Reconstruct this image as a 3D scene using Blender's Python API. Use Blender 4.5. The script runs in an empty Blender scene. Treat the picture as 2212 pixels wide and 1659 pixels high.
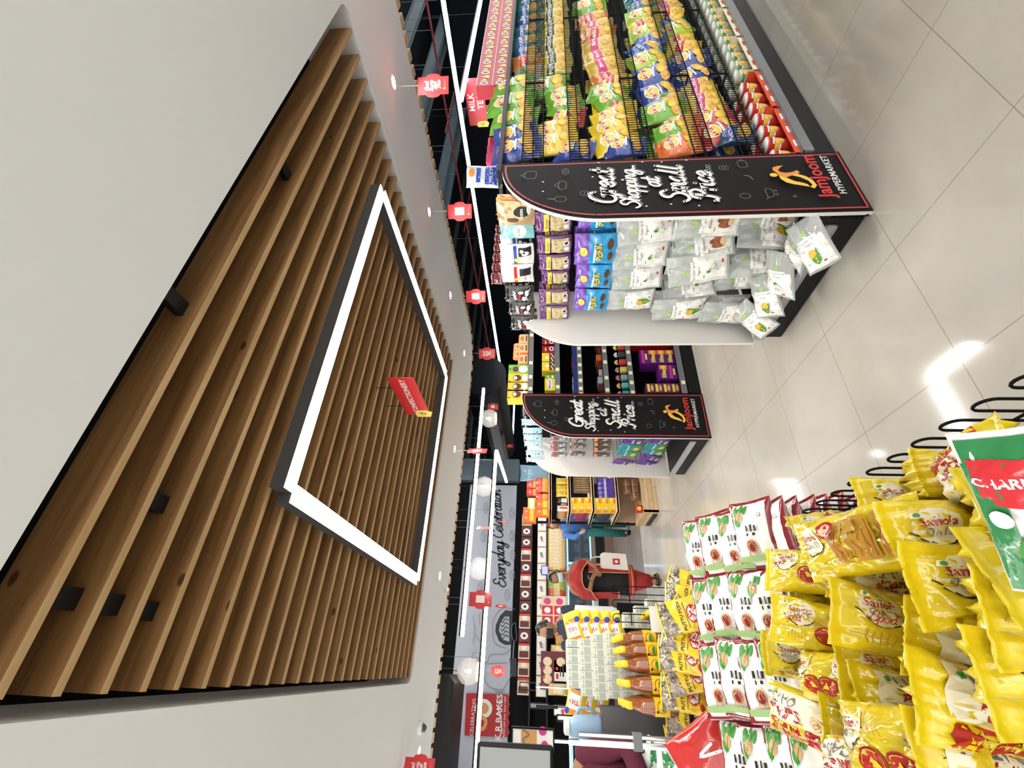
import bpy, bmesh, math, random
from mathutils import Vector, Matrix, noise
random.seed(7)
C = bpy.context.scene.collection
PI = math.pi

# ------------------------------------------------------------------ camera
F_PX, CAM_H = 978.12, 1.54                      # focal length in pixels of the 2212 x 1659 frame
YAW, PITCH = math.radians(32.1747), math.radians(4.3936)
_f = Vector((math.sin(YAW)*math.cos(PITCH), math.cos(YAW)*math.cos(PITCH), math.sin(PITCH)))
_r = Vector((math.cos(YAW), -math.sin(YAW), 0))
_d = _f.cross(_r)
cam = bpy.data.cameras.new('camera'); cam_ob = bpy.data.objects.new('camera', cam); C.objects.link(cam_ob)
cam.sensor_fit = 'HORIZONTAL'; cam.sensor_width = 36; cam.lens = F_PX*36/2212; cam.clip_start = .05; cam.clip_end = 80
m = Matrix.Identity(4)                            # the phone was held on its side: image left is up
for i in range(3):
    m[i][0], m[i][1], m[i][2] = _d[i], _r[i], -_f[i]
m[2][3] = CAM_H
cam_ob.matrix_world = m
bpy.context.scene.camera = cam_ob

# ------------------------------------------------------------------ world, exposure, large lights
sc = bpy.context.scene
sc.view_settings.view_transform = 'Standard'; sc.view_settings.look = 'None'
sc.view_settings.exposure = 1.0; sc.view_settings.gamma = 1; sc.view_settings.use_curve_mapping = False
w = bpy.data.worlds.new('world'); sc.world = w; w.use_nodes = True
w.node_tree.nodes['Background'].inputs[0].default_value = (1, .985, .96, 1)
w.node_tree.nodes['Background'].inputs[1].default_value = 1.25
try: sc.cycles.max_bounces = 6; sc.cycles.sample_clamp_indirect = 6
except Exception: pass

def area_light(name, loc, sx, sy, power, col=(1, .96, .9), rot=(0, 0, 0), spread=PI):
    l = bpy.data.lights.new(name, 'AREA'); l.shape = 'RECTANGLE'; l.size = sx; l.size_y = sy
    l.energy = power*.5; l.color = col; l.spread = spread
    o = bpy.data.objects.new(name, l); C.objects.link(o); o.location = loc; o.rotation_euler = rot
    return o
# every linear luminaire: (x0, y0, x1, y1, z of the lens, watts, colour, group)
WARM, COOL = (1, .975, .935), (.9, .95, 1)
LUM = []
def lum(x0, y0, x1, y1, z, wts, col, label, group=None, wd=.07):
    LUM.append((x0, y0, x1, y1, z, wts, col, label, group, wd))
lum(.66, 1.985, 2.93, 1.985, 2.74, 26, WARM, 'white LED light bar, near side of the glowing square under the slats', 'LED bars of the glowing square', .092)
lum(.66, 4.50, 2.95, 4.50, 2.74, 26, WARM, 'white LED light bar, far side of the glowing square under the slats', 'LED bars of the glowing square', .092)
lum(.66, 2.02, .66, 4.465, 2.74, 26, WARM, 'white LED light bar, bakery-side edge of the glowing square under the slats', 'LED bars of the glowing square', .092)
lum(2.93, 2.02, 2.95, 4.465, 2.74, 26, WARM, 'white LED light bar, snack-shelf edge of the glowing square under the slats', 'LED bars of the glowing square', .092)
lum(.40, 8.3, 5.1, 8.3, 2.88, 45, COOL, 'long cold white tube light hanging crosswise before the bakery')
lum(7.6, -4.2, 7.75, 17, 2.92, 230, COOL, 'very long cold white tube light running above the snack aisles')
lum(7.9, 3.75, 12.5, 3.75, 2.92, 45, COOL, 'short white tube light crossing behind the milk tea sign')
lum(8.0, 17, 11.5, 17, 2.92, 40, COOL, 'far white tube light meeting the long one in a V')
lum(-3.2, 7.8, 3.42, 7.8, 2.46, 34, WARM, 'long warm tube light in front of the bakery wall picture', None, .045)
lum(3.45, 7.85, 3.70, 10.2, 2.46, 20, WARM, 'short warm tube light meeting the long one above the bakery', None, .045)
lum(-3.0, -4.0, 6.5, -4.0, 2.92, 130, WARM, 'unseen fill tube light added behind the camera')  # added fill lamp, brightens the shelf sides that face the camera
lum(-3.3, -3.9, -3.3, 11, 2.92, 150, WARM, 'unseen fill tube light added over the checkout side')  # second added fill lamp, out of view

# ------------------------------------------------------------------ helpers
def ray(X, Y):
    """direction of the photograph's pixel (X, Y) in the place"""
    return _r*((1659-Y-829.5)/F_PX) + _d*((X-1106)/F_PX) + _f
def aty(X, Y, y): d = ray(X, Y); t = y/d.y; return Vector((d.x*t, y, CAM_H+d.z*t))
def atx(X, Y, x): d = ray(X, Y); t = x/d.x; return Vector((x, d.y*t, CAM_H+d.z*t))
def atz(X, Y, z): d = ray(X, Y); t = (z-CAM_H)/d.z; return Vector((d.x*t, d.y*t, z))

MATS = {}
def mat(name, col, rough=.5, metal=0, emit=None, alpha=1, bump=0, bscale=60, var=0, vscale=6, trans=0, coat=0, spec=.5, ior=1.45, stretch=None):
    if name in MATS: return MATS[name]
    m = bpy.data.materials.new(name); m.use_nodes = True; MATS[name] = m
    nt = m.node_tree; b = nt.nodes['Principled BSDF']
    b.inputs['Base Color'].default_value = (*col, 1)
    b.inputs['Roughness'].default_value = rough; b.inputs['Metallic'].default_value = metal
    b.inputs['Alpha'].default_value = alpha; b.inputs['Transmission Weight'].default_value = trans
    b.inputs['Coat Weight'].default_value = coat; b.inputs['Coat Roughness'].default_value = .08
    b.inputs['Specular IOR Level'].default_value = spec; b.inputs['IOR'].default_value = ior
    if emit:
        b.inputs['Emission Color'].default_value = (*emit[0], 1); b.inputs['Emission Strength'].default_value = emit[1]
    if bump or var:
        tc = nt.nodes.new('ShaderNodeTexCoord'); mp = nt.nodes.new('ShaderNodeMapping')
        nt.links.new(tc.outputs['Object'], mp.inputs[0])
        if stretch: mp.inputs['Scale'].default_value = stretch
    if bump:
        n = nt.nodes.new('ShaderNodeTexNoise'); n.inputs['Scale'].default_value = bscale; n.inputs['Detail'].default_value = 3
        bp = nt.nodes.new('ShaderNodeBump'); bp.inputs['Strength'].default_value = bump; bp.inputs['Distance'].default_value = .01
        nt.links.new(mp.outputs[0], n.inputs['Vector']); nt.links.new(n.outputs[0], bp.inputs['Height']); nt.links.new(bp.outputs[0], b.inputs['Normal'])
    if var:
        n = nt.nodes.new('ShaderNodeTexNoise'); n.inputs['Scale'].default_value = vscale; n.inputs['Detail'].default_value = 4
        r = nt.nodes.new('ShaderNodeValToRGB')
        r.color_ramp.elements[0].position = .35; r.color_ramp.elements[1].position = .65
        r.color_ramp.elements[0].color = (*[c*(1-var) for c in col], 1); r.color_ramp.elements[1].color = (*[min(1, c*(1+var)) for c in col], 1)
        nt.links.new(mp.outputs[0], n.inputs['Vector']); nt.links.new(n.outputs[0], r.inputs[0]); nt.links.new(r.outputs[0], b.inputs['Base Color'])
    return m
def foil(name, col, **k):
    a = dict(rough=.22, bump=.35, bscale=28, coat=.5, spec=.6); a.update(k)
    return mat(name, col, **a)

class MB:
    """collects shapes and links them as ONE mesh object"""
    def __init__(s): s.v = []; s.f = []; s.m = []
    def add(s, vs, fs, mi=0):
        n = len(s.v); s.v += [Vector(v) for v in vs]
        for f in fs: s.f.append([i+n for i in f]); s.m.append(mi)
        return s
    def box(s, a, b, mi=0, bev=0):
        x0, y0, z0 = a; x1, y1, z1 = b
        if not bev:
            vs = [(x0,y0,z0),(x1,y0,z0),(x1,y1,z0),(x0,y1,z0),(x0,y0,z1),(x1,y0,z1),(x1,y1,z1),(x0,y1,z1)]
            return s.add(vs, [(0,3,2,1),(4,5,6,7),(0,1,5,4),(1,2,6,5),(2,3,7,6),(3,0,4,7)], mi)
        t = bev; rings = []
        def ring(z, i): return [(x0+i+(t-i if 0 else 0),y0+t,z),(x0+t,y0+i,z),(x1-t,y0+i,z),(x1-i,y0+t,z),(x1-i,y1-t,z),(x1-t,y1-i,z),(x0+t,y1-i,z),(x0+i,y1-t,z)]
        k = t*.3
        rs = [[(x+(t-k if x < (x0+x1)/2 else k-t)*0, y, z) for x, y, z in ring(z0, t)], ring(z0+t, 0), ring(z1-t, 0), ring(z1, t)]
        vs = [v for r in rs for v in r]; fs = []
        for j in range(3):
            for i in range(8): fs.append((j*8+i, j*8+(i+1)%8, (j+1)*8+(i+1)%8, (j+1)*8+i))
        fs.append(tuple(range(7, -1, -1))); fs.append(tuple(range(24, 32)))
        return s.add(vs, fs, mi)
    def obox(s, c, size, rot, mi=0):
        R = rot if isinstance(rot, Matrix) else Matrix.Rotation(rot, 3, 'Z')
        h = [q/2 for q in size]; n0 = len(s.v)
        s.box((-h[0], -h[1], -h[2]), (h[0], h[1], h[2]), mi)
        for i in range(n0, len(s.v)): s.v[i] = R @ s.v[i] + Vector(c)
        return s
    def tube(s, pts, r, mi=0, n=8, cap=True, closed=False):
        pts = [Vector(p) for p in pts]; L = len(pts); rr = r if isinstance(r, (list, tuple)) else [r]*L
        up = None; vs = []
        for i, p in enumerate(pts):
            if closed: t = pts[(i+1) % L]-pts[i-1]
            else: t = pts[min(i+1, L-1)]-pts[max(i-1, 0)]
            t = t.normalized() if t.length > 1e-9 else Vector((0, 0, 1))
            if up is None: up = Vector((0, 0, 1)) if abs(t.z) < .9 else Vector((1, 0, 0))
            a = t.cross(up)
            a = a.normalized() if a.length > 1e-6 else t.orthogonal().normalized()
            b = t.cross(a).normalized(); up = -b if 0 else a.cross(t).normalized()
            for k in range(n):
                q = 2*PI*k/n; vs.append(p + (a*math.cos(q) + up*math.sin(q))*rr[i])
        fs = []
        for i in range(L if closed else L-1):
            for k in range(n):
                j = (i+1) % L; fs.append((i*n+k, i*n+(k+1) % n, j*n+(k+1) % n, j*n+k))
        if cap and not closed: fs.append(tuple(range(n-1, -1, -1))); fs.append(tuple((L-1)*n+k for k in range(n)))
        return s.add(vs, fs, mi)
    def lathe(s, prof, c=(0, 0, 0), n=16, mi=0, sx=1, sy=1):
        vs = []; fs = []
        for r, z in prof:
            for k in range(n):
                q = 2*PI*k/n; vs.append((c[0]+r*sx*math.cos(q), c[1]+r*sy*math.sin(q), c[2]+z))
        for j in range(len(prof)-1):
            for k in range(n): fs.append((j*n+k, j*n+(k+1) % n, (j+1)*n+(k+1) % n, (j+1)*n+k))
        fs.append(tuple(range(n-1, -1, -1))); fs.append(tuple((len(prof)-1)*n+k for k in range(n)))
        return s.add(vs, fs, mi)
    def loft(s, rings, mi=0, n=20, cap=True):
        """rings: (cx, cy, z, rx, ry[, rot])"""
        vs = []; fs = []
        for rg in rings:
            cx, cy, z, rx, ry = rg[:5]; a = rg[5] if len(rg) > 5 else 0; fl = rg[6] if len(rg) > 6 else 0
            for k in range(n):
                q = 2*PI*k/n; g = 1+fl*math.sin(q*7+z*3)
                x, y = rx*g*math.cos(q), ry*g*math.sin(q)
                vs.append((cx+x*math.cos(a)-y*math.sin(a), cy+x*math.sin(a)+y*math.cos(a), z))
        for j in range(len(rings)-1):
            for k in range(n): fs.append((j*n+k, j*n+(k+1) % n, (j+1)*n+(k+1) % n, (j+1)*n+k))
        if cap: fs.append(tuple(range(n-1, -1, -1))); fs.append(tuple((len(rings)-1)*n+k for k in range(n)))
        return s.add(vs, fs, mi)
    def poly(s, pts, plane, mi=0):
        """pts 2D; plane(u, v) -> 3D point"""
        return s.add([plane(u, v) for u, v in pts], [tuple(range(len(pts)))], mi)
    def prism(s, pts, z0, z1, fn, mi=0):
        n = len(pts)
        s.add([fn(u, v, z0) for u, v in pts]+[fn(u, v, z1) for u, v in pts],
              [tuple(range(n-1, -1, -1)), tuple(range(n, 2*n))]+[(i, (i+1) % n, n+(i+1) % n, n+i) for i in range(n)], mi)
        return s
    def mesh(s, name, mats, smooth=False):
        me = bpy.data.meshes.new(name); me.from_pydata(s.v, [], s.f)
        for mt in (mats if isinstance(mats, (list, tuple)) else [mats]): me.materials.append(mt)
        me.polygons.foreach_set('material_index', s.m)
        if smooth: me.polygons.foreach_set('use_smooth', [True]*len(s.f))
        me.update(); return me
    def build(s, name, mats, parent=None, smooth=False, loc=None):
        o = bpy.data.objects.new(name, s.mesh(name, mats, smooth)); C.objects.link(o)
        if loc: o.location = loc
        if parent: o.parent = parent
        return o
def tag(o, label=None, cat=None, group=None, kind=None):
    if label: o['label'] = label
    if cat: o['category'] = cat
    if group: o['group'] = group
    if kind: o['kind'] = kind
    return o
def empty(name, loc=(0, 0, 0), rz=0, label=None, cat=None, group=None):
    o = bpy.data.objects.new(name, None); C.objects.link(o); o.location = loc; o.rotation_euler = (0, 0, rz)
    o.empty_display_size = .05
    return tag(o, label, cat, group)
def basis(Cn, N, U):
    """matrix of a thing whose front looks along N (local -Y) and whose top points along U (local +Z)"""
    U = Vector(U).normalized(); N = Vector(N); N = (N-U*N.dot(U)).normalized(); Yv = -N; Xv = Yv.cross(U)
    m = Matrix.Identity(4)
    for i in range(3): m[i][0], m[i][1], m[i][2], m[i][3] = Xv[i], Yv[i], U[i], Cn[i]
    return m
def put(me, name, Cn, N=(0, -1, 0), U=(0, 0, 1), label=None, cat=None, group=None, s=None):
    o = bpy.data.objects.new(name, me); C.objects.link(o); M_ = basis(Cn, N, U)
    if s: M_ = M_ @ Matrix.Diagonal((s[0], s[1], s[2], 1))
    o.matrix_world = M_
    return tag(o, label, cat, group)
ORD = ['first', 'second', 'third', 'fourth', 'fifth', 'sixth', 'seventh', 'eighth', 'ninth', 'tenth', 'eleventh', 'twelfth', 'thirteenth', 'fourteenth', 'fifteenth', 'sixteenth', 'seventeenth', 'eighteenth', 'nineteenth', 'twentieth', 'twenty-first', 'twenty-second', 'twenty-third', 'twenty-fourth', 'twenty-fifth', 'twenty-sixth', 'twenty-seventh', 'twenty-eighth', 'twenty-ninth', 'thirtieth']
ORD += ['thirty-'+q for q in ORD[:9]]+['fortieth']+['forty-'+q for q in ORD[:9]]

# ------------------------------------------------------------------ lettering
_tc = {}
def text2d(s, size=1, bold=0, shear=0, res=2):
    """triangles of a line of printed letters, centred on 0, 0"""
    k = (s, bold, shear, res)
    if k not in _tc:
        cu = bpy.data.curves.new('t', 'FONT'); cu.body = s; cu.size = 1; cu.align_x = 'CENTER'; cu.align_y = 'CENTER'
        cu.offset = bold; cu.shear = shear; cu.resolution_u = res
        ob = bpy.data.objects.new('t', cu); me = bpy.data.meshes.new_from_object(ob)
        vs = [(v.co.x, v.co.y) for v in me.vertices]; fs = [tuple(p.vertices) for p in me.polygons]
        bpy.data.objects.remove(ob); bpy.data.curves.remove(cu); bpy.data.meshes.remove(me)
        if vs:
            cx = (min(v[0] for v in vs)+max(v[0] for v in vs))/2; cy = (min(v[1] for v in vs)+max(v[1] for v in vs))/2
            vs = [(a-cx, b-cy) for a, b in vs]
        _tc[k] = (vs, fs)
    vs, fs = _tc[k]
    return [(a*size, b*size) for a, b in vs], fs
GLY = {  # brush letters: advance, strokes
 'a': (1.0, [[(.75,.85),(.45,1),(.1,.6),(.15,.1),(.4,0),(.7,.4),(.8,1)], [(.8,1),(.75,.3),(.92,0),(1.1,.25)]]),
 'b': (.82, [[(.05,.6),(.4,1.5),(.42,2),(.22,1.9),(.1,.8),(.15,.1),(.4,0),(.65,.4),(.58,.9),(.85,.85)]]),
 'c': (.75, [[(.7,.8),(.45,1),(.1,.6),(.12,.15),(.4,0),(.8,.3)]]),
 'd': (1.0, [[(.75,.85),(.45,1),(.1,.6),(.15,.1),(.4,0),(.7,.4),(.8,1)], [(.98,2),(.8,1),(.75,.3),(.92,0),(1.1,.25)]]),
 'e': (.8, [[(.05,.42),(.5,.5),(.7,.8),(.45,1.02),(.1,.65),(.1,.2),(.4,-.02),(.85,.3)]]),
 'g': (.98, [[(.75,.85),(.45,1),(.1,.6),(.15,.1),(.4,0),(.7,.4),(.8,1)], [(.8,1),(.75,-.4),(.45,-.9),(.15,-.65),(.4,-.25),(1.05,.25)]]),
 'h': (.88, [[(.3,2),(.12,1),(.05,0)], [(.08,.5),(.4,1),(.6,.85),(.55,.15),(.7,0),(.9,.25)]]),
 'i': (.45, [[(.12,1),(.08,.2),(.25,0),(.48,.25)], [(.17,1.42),(.2,1.5)]]),
 'l': (.56, [[(.34,2),(.2,1),(.14,.3),(.3,0),(.56,.25)]]),
 'm': (1.25, [[(.1,1),(.08,0)], [(.1,.5),(.35,1),(.5,.85),(.48,0)], [(.5,.5),(.8,1),(.95,.85),(.93,.2),(1.05,0),(1.28,.25)]]),
 'n': (.88, [[(.1,1),(.08,0)], [(.1,.5),(.4,1),(.6,.85),(.58,.2),(.72,0),(.92,.25)]]),
 'o': (.85, [[(.4,1),(.1,.7),(.1,.2),(.4,0),(.7,.3),(.68,.75),(.4,1)], [(.6,.9),(.9,.85)]]),
 'p': (.85, [[(.15,1),(.1,0),(0,-1)], [(.12,.6),(.4,1),(.7,.8),(.68,.2),(.4,0),(.12,.2)]]),
 'r': (.68, [[(.1,1),(.15,.6),(.1,0)], [(.14,.55),(.4,1),(.66,.88)]]),
 't': (.62, [[(.32,1.7),(.2,.8),(.2,.15),(.4,0),(.66,.25)], [(-.08,1.05),(.6,1.12)]]),
 'v': (.8, [[(0,.9),(.15,1),(.25,.2),(.4,0),(.68,.7),(.65,1),(.88,.88)]]),
 'y': (.9, [[(.05,1),(.1,.3),(.35,0),(.65,.4),(.74,1)], [(.74,1),(.65,-.4),(.38,-.9),(.08,-.65),(.4,-.2),(.98,.25)]]),
 'C': (1.1, [[(1.0,1.5),(1.0,1.95),(.6,1.95),(.1,1.1),(.15,.3),(.6,0),(1.1,.35)]]),
 'E': (1.1, [[(1.0,1.6),(.75,2),(.35,1.8),(.4,1.2),(.75,1.1),(.25,.95),(.05,.4),(.4,0),(.85,.15),(1.1,.5)]]),
 'G': (1.3, [[(1.15,1.55),(.95,1.95),(.4,1.85),(.05,1),(.2,.2),(.7,0),(1.1,.4),(1.15,.95),(.7,.9)], [(1.14,.9),(1.05,-.3),(.6,-.7)]]),
 'P': (1.15, [[(.5,1.8),(.4,.5),(.15,0),(-.15,.3)], [(0,1.4),(.2,1.9),(.8,2.02),(1.15,1.6),(.9,1.05),(.48,.95)]]),
 'S': (1.1, [[(1.1,1.6),(.8,2),(.35,1.85),(.3,1.4),(.75,1),(.9,.5),(.6,.03),(.15,.05),(-.1,.4)]]),
 '.': (.3, [[(.1,.02),(.13,.05)]]), ' ': (.6, []),
}
def catmull(p, n=5):
    if len(p) < 3: return p
    q = [p[0]]+list(p)+[p[-1]]; out = []
    for i in range(1, len(q)-2):
        a, b, c, d = q[i-1], q[i], q[i+1], q[i+2]
        for k in range(n):
            t = k/n
            out.append(tuple(.5*(2*b[j]+(c[j]-a[j])*t+(2*a[j]-5*b[j]+4*c[j]-d[j])*t*t+(3*b[j]-a[j]-3*c[j]+d[j])*t**3) for j in (0, 1)))
    out.append(p[-1]); return out
def ribbon(path, wd):
    """flat brush stroke of width wd with round ends"""
    vs, fs = [], []; n = len(path)
    for i in range(n):
        a, b = path[max(i-1, 0)], path[min(i+1, n-1)]; dx, dy = b[0]-a[0], b[1]-a[1]; L = math.hypot(dx, dy) or 1
        nx, ny = -dy/L*wd/2, dx/L*wd/2; vs += [(path[i][0]+nx, path[i][1]+ny), (path[i][0]-nx, path[i][1]-ny)]
    for i in range(n-1): fs.append((2*i, 2*i+1, 2*i+3, 2*i+2))
    for e in (0, n-1):
        k = len(vs); vs += [(path[e][0]+wd/2*math.cos(j*PI/4), path[e][1]+wd/2*math.sin(j*PI/4)) for j in range(8)]; fs.append(tuple(range(k, k+8)))
    return vs, fs
def script2d(s, size=1, wd=.3, slant=.25):
    vs, fs = [], []; x = 0
    for ch in s:
        adv, st = GLY[ch]
        for p in st:
            a, b = ribbon([(x+u+v*slant, v) for u, v in catmull(p)], wd if ch != '.' else wd*1.2)
            k = len(vs); vs += a; fs += [tuple(i+k for i in f) for f in b]
        x += adv
    if not vs: return vs, fs
    cx = x/2
    return [((a-cx)*size, (b-.5)*size) for a, b in vs], fs
def ell2d(cx, cy, rx, ry, n=18, rings=2):
    vs = [(cx, cy)]; fs = []
    for j in range(1, rings+1):
        for k in range(n): q = 2*PI*k/n; vs.append((cx+rx*j/rings*math.cos(q), cy+ry*j/rings*math.sin(q)))
    for k in range(n): fs.append((0, 1+k, 1+(k+1) % n))
    for j in range(rings-1):
        for k in range(n): a = 1+j*n; fs.append((a+k, a+n+k, a+n+(k+1) % n, a+(k+1) % n))
    return vs, fs
def rect2d(x0, y0, x1, y1, nx=4, ny=3):
    vs = [(x0+(x1-x0)*i/nx, y0+(y1-y0)*j/ny) for j in range(ny+1) for i in range(nx+1)]; w_ = nx+1
    return vs, [(j*w_+i, j*w_+i+1, (j+1)*w_+i+1, (j+1)*w_+i) for j in range(ny) for i in range(nx)]
def shape2d(d):
    """a printed mark: tuple kind, args -> 2D mesh"""
    k = d[0]; rot = 0
    if k == 'rect': return rect2d(*d[1:5])
    if k == 'ell': return ell2d(*d[1:5])
    if k == 'line':
        return ribbon(catmull(d[1], 4), d[2])
    if k in ('text', 'script'):
        s, cx, cy, size = d[1:5]; rot = d[5] if len(d) > 5 else 0; kw = d[6] if len(d) > 6 else {}
        vs, fs = text2d(s, size, **kw) if k == 'text' else script2d(s, size, **kw)
        c, sn = math.cos(rot), math.sin(rot)
        return [(cx+a*c-b*sn, cy+a*sn+b*c) for a, b in vs], fs
    if k == 'poly': return list(d[1]), [tuple(range(len(d[1])))]
def refine(vs, fs, lim):
    vs = list(vs); out = []; st = []
    for f in fs: st += [(f[0], f[i], f[i+1]) for i in range(1, len(f)-1)]
    while st:
        a, b, c = st.pop(); e = [(math.dist(vs[a], vs[b]), a, b, c), (math.dist(vs[b], vs[c]), b, c, a), (math.dist(vs[c], vs[a]), c, a, b)]; L, p, q, r = max(e)
        if L <= lim or len(out)+len(st) > 2500: out.append((a, b, c)); continue
        vs.append(((vs[p][0]+vs[q][0])/2, (vs[p][1]+vs[q][1])/2)); k = len(vs)-1; st += [(p, k, r), (k, q, r)]
    return vs, out
def prints(mb, marks, surf, eps=.0006, lim=None):
    """marks: list of (shape tuple, material index) laid one over the other on surf(u, v, lift)"""
    for i, (d, mi) in enumerate(marks):
        vs, fs = shape2d(d)
        if vs and lim: vs, fs = refine(vs, fs, lim)
        if vs: mb.add([surf(a, b, eps*(1+i*.6)) for a, b in vs], fs, mi)

# ------------------------------------------------------------------ packets
def pack(name, w, h, t, mats, marks=(), seed=0, seal=.06, wr=.004, px=2.4, pz=2.6, region=None, nx=18, nz=22, belly=0, side=.04, back=None, fine=.075):
    """a filled, sealed foil packet; front faces -Y, centre at the origin"""
    rnd = random.Random(seed); ph = [rnd.uniform(0, 6.28) for _ in range(8)]; off = Vector((seed*3.7, seed*1.3, 0))
    sh = seal
    def prof(u, v):
        vv = v*2/(1-2*sh) if sh < .5 else v*2
        vv = vv-belly*.3*(1-min(1, abs(vv)))
        a = max(0, 1-abs(2*u)**px)**.62; b = max(0, 1-min(1, abs(vv))**pz)**.72
        return a*b
    def wrinkle(u, v):
        e = max(0, min(1, (abs(v)-.22)*3.2)); n = noise.noise(Vector((u*5, v*5, 0))+off); n2 = noise.noise(Vector((u*14, v*11, 3))+off)
        return wr*(e*(math.sin(u*26+ph[0]+v*5)+.6*math.sin(u*47+ph[1]))*.6+n*1.5+abs(n2)*1.1)
    def P(u, v, lift=0, sgn=-1):
        p = prof(u, v); sx = 1-side*(1-abs(v*2))-side*p*.6
        x = u*w*sx; z = v*h*(1-.02*p)+.012*h*math.sin(u*5+ph[2])*(abs(v)*2)**3
        k = wrinkle(u, v) if sgn < 0 else wrinkle(-u, v+.31)
        y = sgn*(t/2*p+k*min(1, p*3+.15)+lift)+.02*h*math.sin(v*4+ph[3])*math.cos(u*3)*.4
        return Vector((x, y, z))
    mb = MB()
    for sgn in (-1, 1):
        vs = [P(i/nx-.5, j/nz-.5, .0006, sgn) for j in range(nz+1) for i in range(nx+1)]
        W = nx+1; base = len(mb.v); mb.v += vs
        for j in range(nz):
            for i in range(nx):
                q = [j*W+i, j*W+i+1, (j+1)*W+i+1, (j+1)*W+i]
                if sgn > 0: q.reverse()
                mb.f.append([base+a for a in q]); u, v = (i+.5)/nx-.5, (j+.5)/nz-.5
                mb.m.append(back if (sgn > 0 and back is not None) else (region(u, v) if region else 0))
    # closed rim
    n = (nx+1)*(nz+1); W = nx+1
    rim = [i for i in range(nx+1)]+[(j)*W+nx for j in range(1, nz+1)]+[nz*W+i for i in range(nx-1, -1, -1)]+[j*W for j in range(nz-1, 0, -1)]
    for a in range(len(rim)):
        i, j = rim[a], rim[(a+1) % len(rim)]; mb.f.append([i, n+i, n+j, j]); mb.m.append(0)
    prints(mb, [((d), mi) for d, mi in marks], lambda a, b, e: P(max(-.5, min(.5, a/w)), max(-.5, min(.5, b/h)), e+.0008), .0010, max(w, h)*fine)
    return mb.mesh(name, mats, True)
def carton(name, w, d, h, mats, front=(), top=(), side=(), bev=.002):
    mb = MB(); mb.box((-w/2, -d/2, -h/2), (w/2, d/2, h/2), 0)
    prints(mb, front, lambda a, b, e: Vector((a, -d/2-e, b)))
    prints(mb, top, lambda a, b, e: Vector((a, b, h/2+e)))
    prints(mb, side, lambda a, b, e: Vector((-w/2-e, -a, b)))
    return mb.mesh(name, mats)

# ------------------------------------------------------------------ the room
def floor_mat():
    m = bpy.data.materials.new('polished_tile'); m.use_nodes = True; nt = m.node_tree; b = nt.nodes['Principled BSDF']; N, Lk = nt.nodes.new, nt.links.new
    tc = N('ShaderNodeTexCoord'); sep = N('ShaderNodeSeparateXYZ'); Lk(tc.outputs['Object'], sep.inputs[0])
    outs = []
    for ax, o0 in ((0, 1.035), (1, 1.487)):
        s1 = N('ShaderNodeMath'); s1.operation = 'SUBTRACT'; Lk(sep.outputs[ax], s1.inputs[0]); s1.inputs[1].default_value = o0-.603*40-.0015
        s2 = N('ShaderNodeMath'); s2.operation = 'MODULO'; Lk(s1.outputs[0], s2.inputs[0]); s2.inputs[1].default_value = .603
        s3 = N('ShaderNodeMath'); s3.operation = 'LESS_THAN'; Lk(s2.outputs[0], s3.inputs[0]); s3.inputs[1].default_value = .003; outs.append(s3)
    mx = N('ShaderNodeMath'); mx.operation = 'MAXIMUM'; Lk(outs[0].outputs[0], mx.inputs[0]); Lk(outs[1].outputs[0], mx.inputs[1])
    no = N('ShaderNodeTexNoise'); no.inputs['Scale'].default_value = 1.3; no.inputs['Detail'].default_value = 6; no.inputs['Distortion'].default_value = 1.2
    Lk(tc.outputs['Object'], no.inputs['Vector'])
    r = N('ShaderNodeValToRGB'); r.color_ramp.elements[0].position = .3; r.color_ramp.elements[1].position = .7
    r.color_ramp.elements[0].color = (.40, .375, .325, 1); r.color_ramp.elements[1].color = (.48, .455, .40, 1); Lk(no.outputs[0], r.inputs[0])
    mix = N('ShaderNodeMix'); mix.data_type = 'RGBA'; Lk(mx.outputs[0], mix.inputs[0]); Lk(r.outputs[0], mix.inputs[6]); mix.inputs[7].default_value = (.24, .2, .16, 1)
    Lk(mix.outputs[2], b.inputs['Base Color']); b.inputs['Roughness'].default_value = .09; b.inputs['Specular IOR Level'].default_value = .5
    return m
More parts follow.
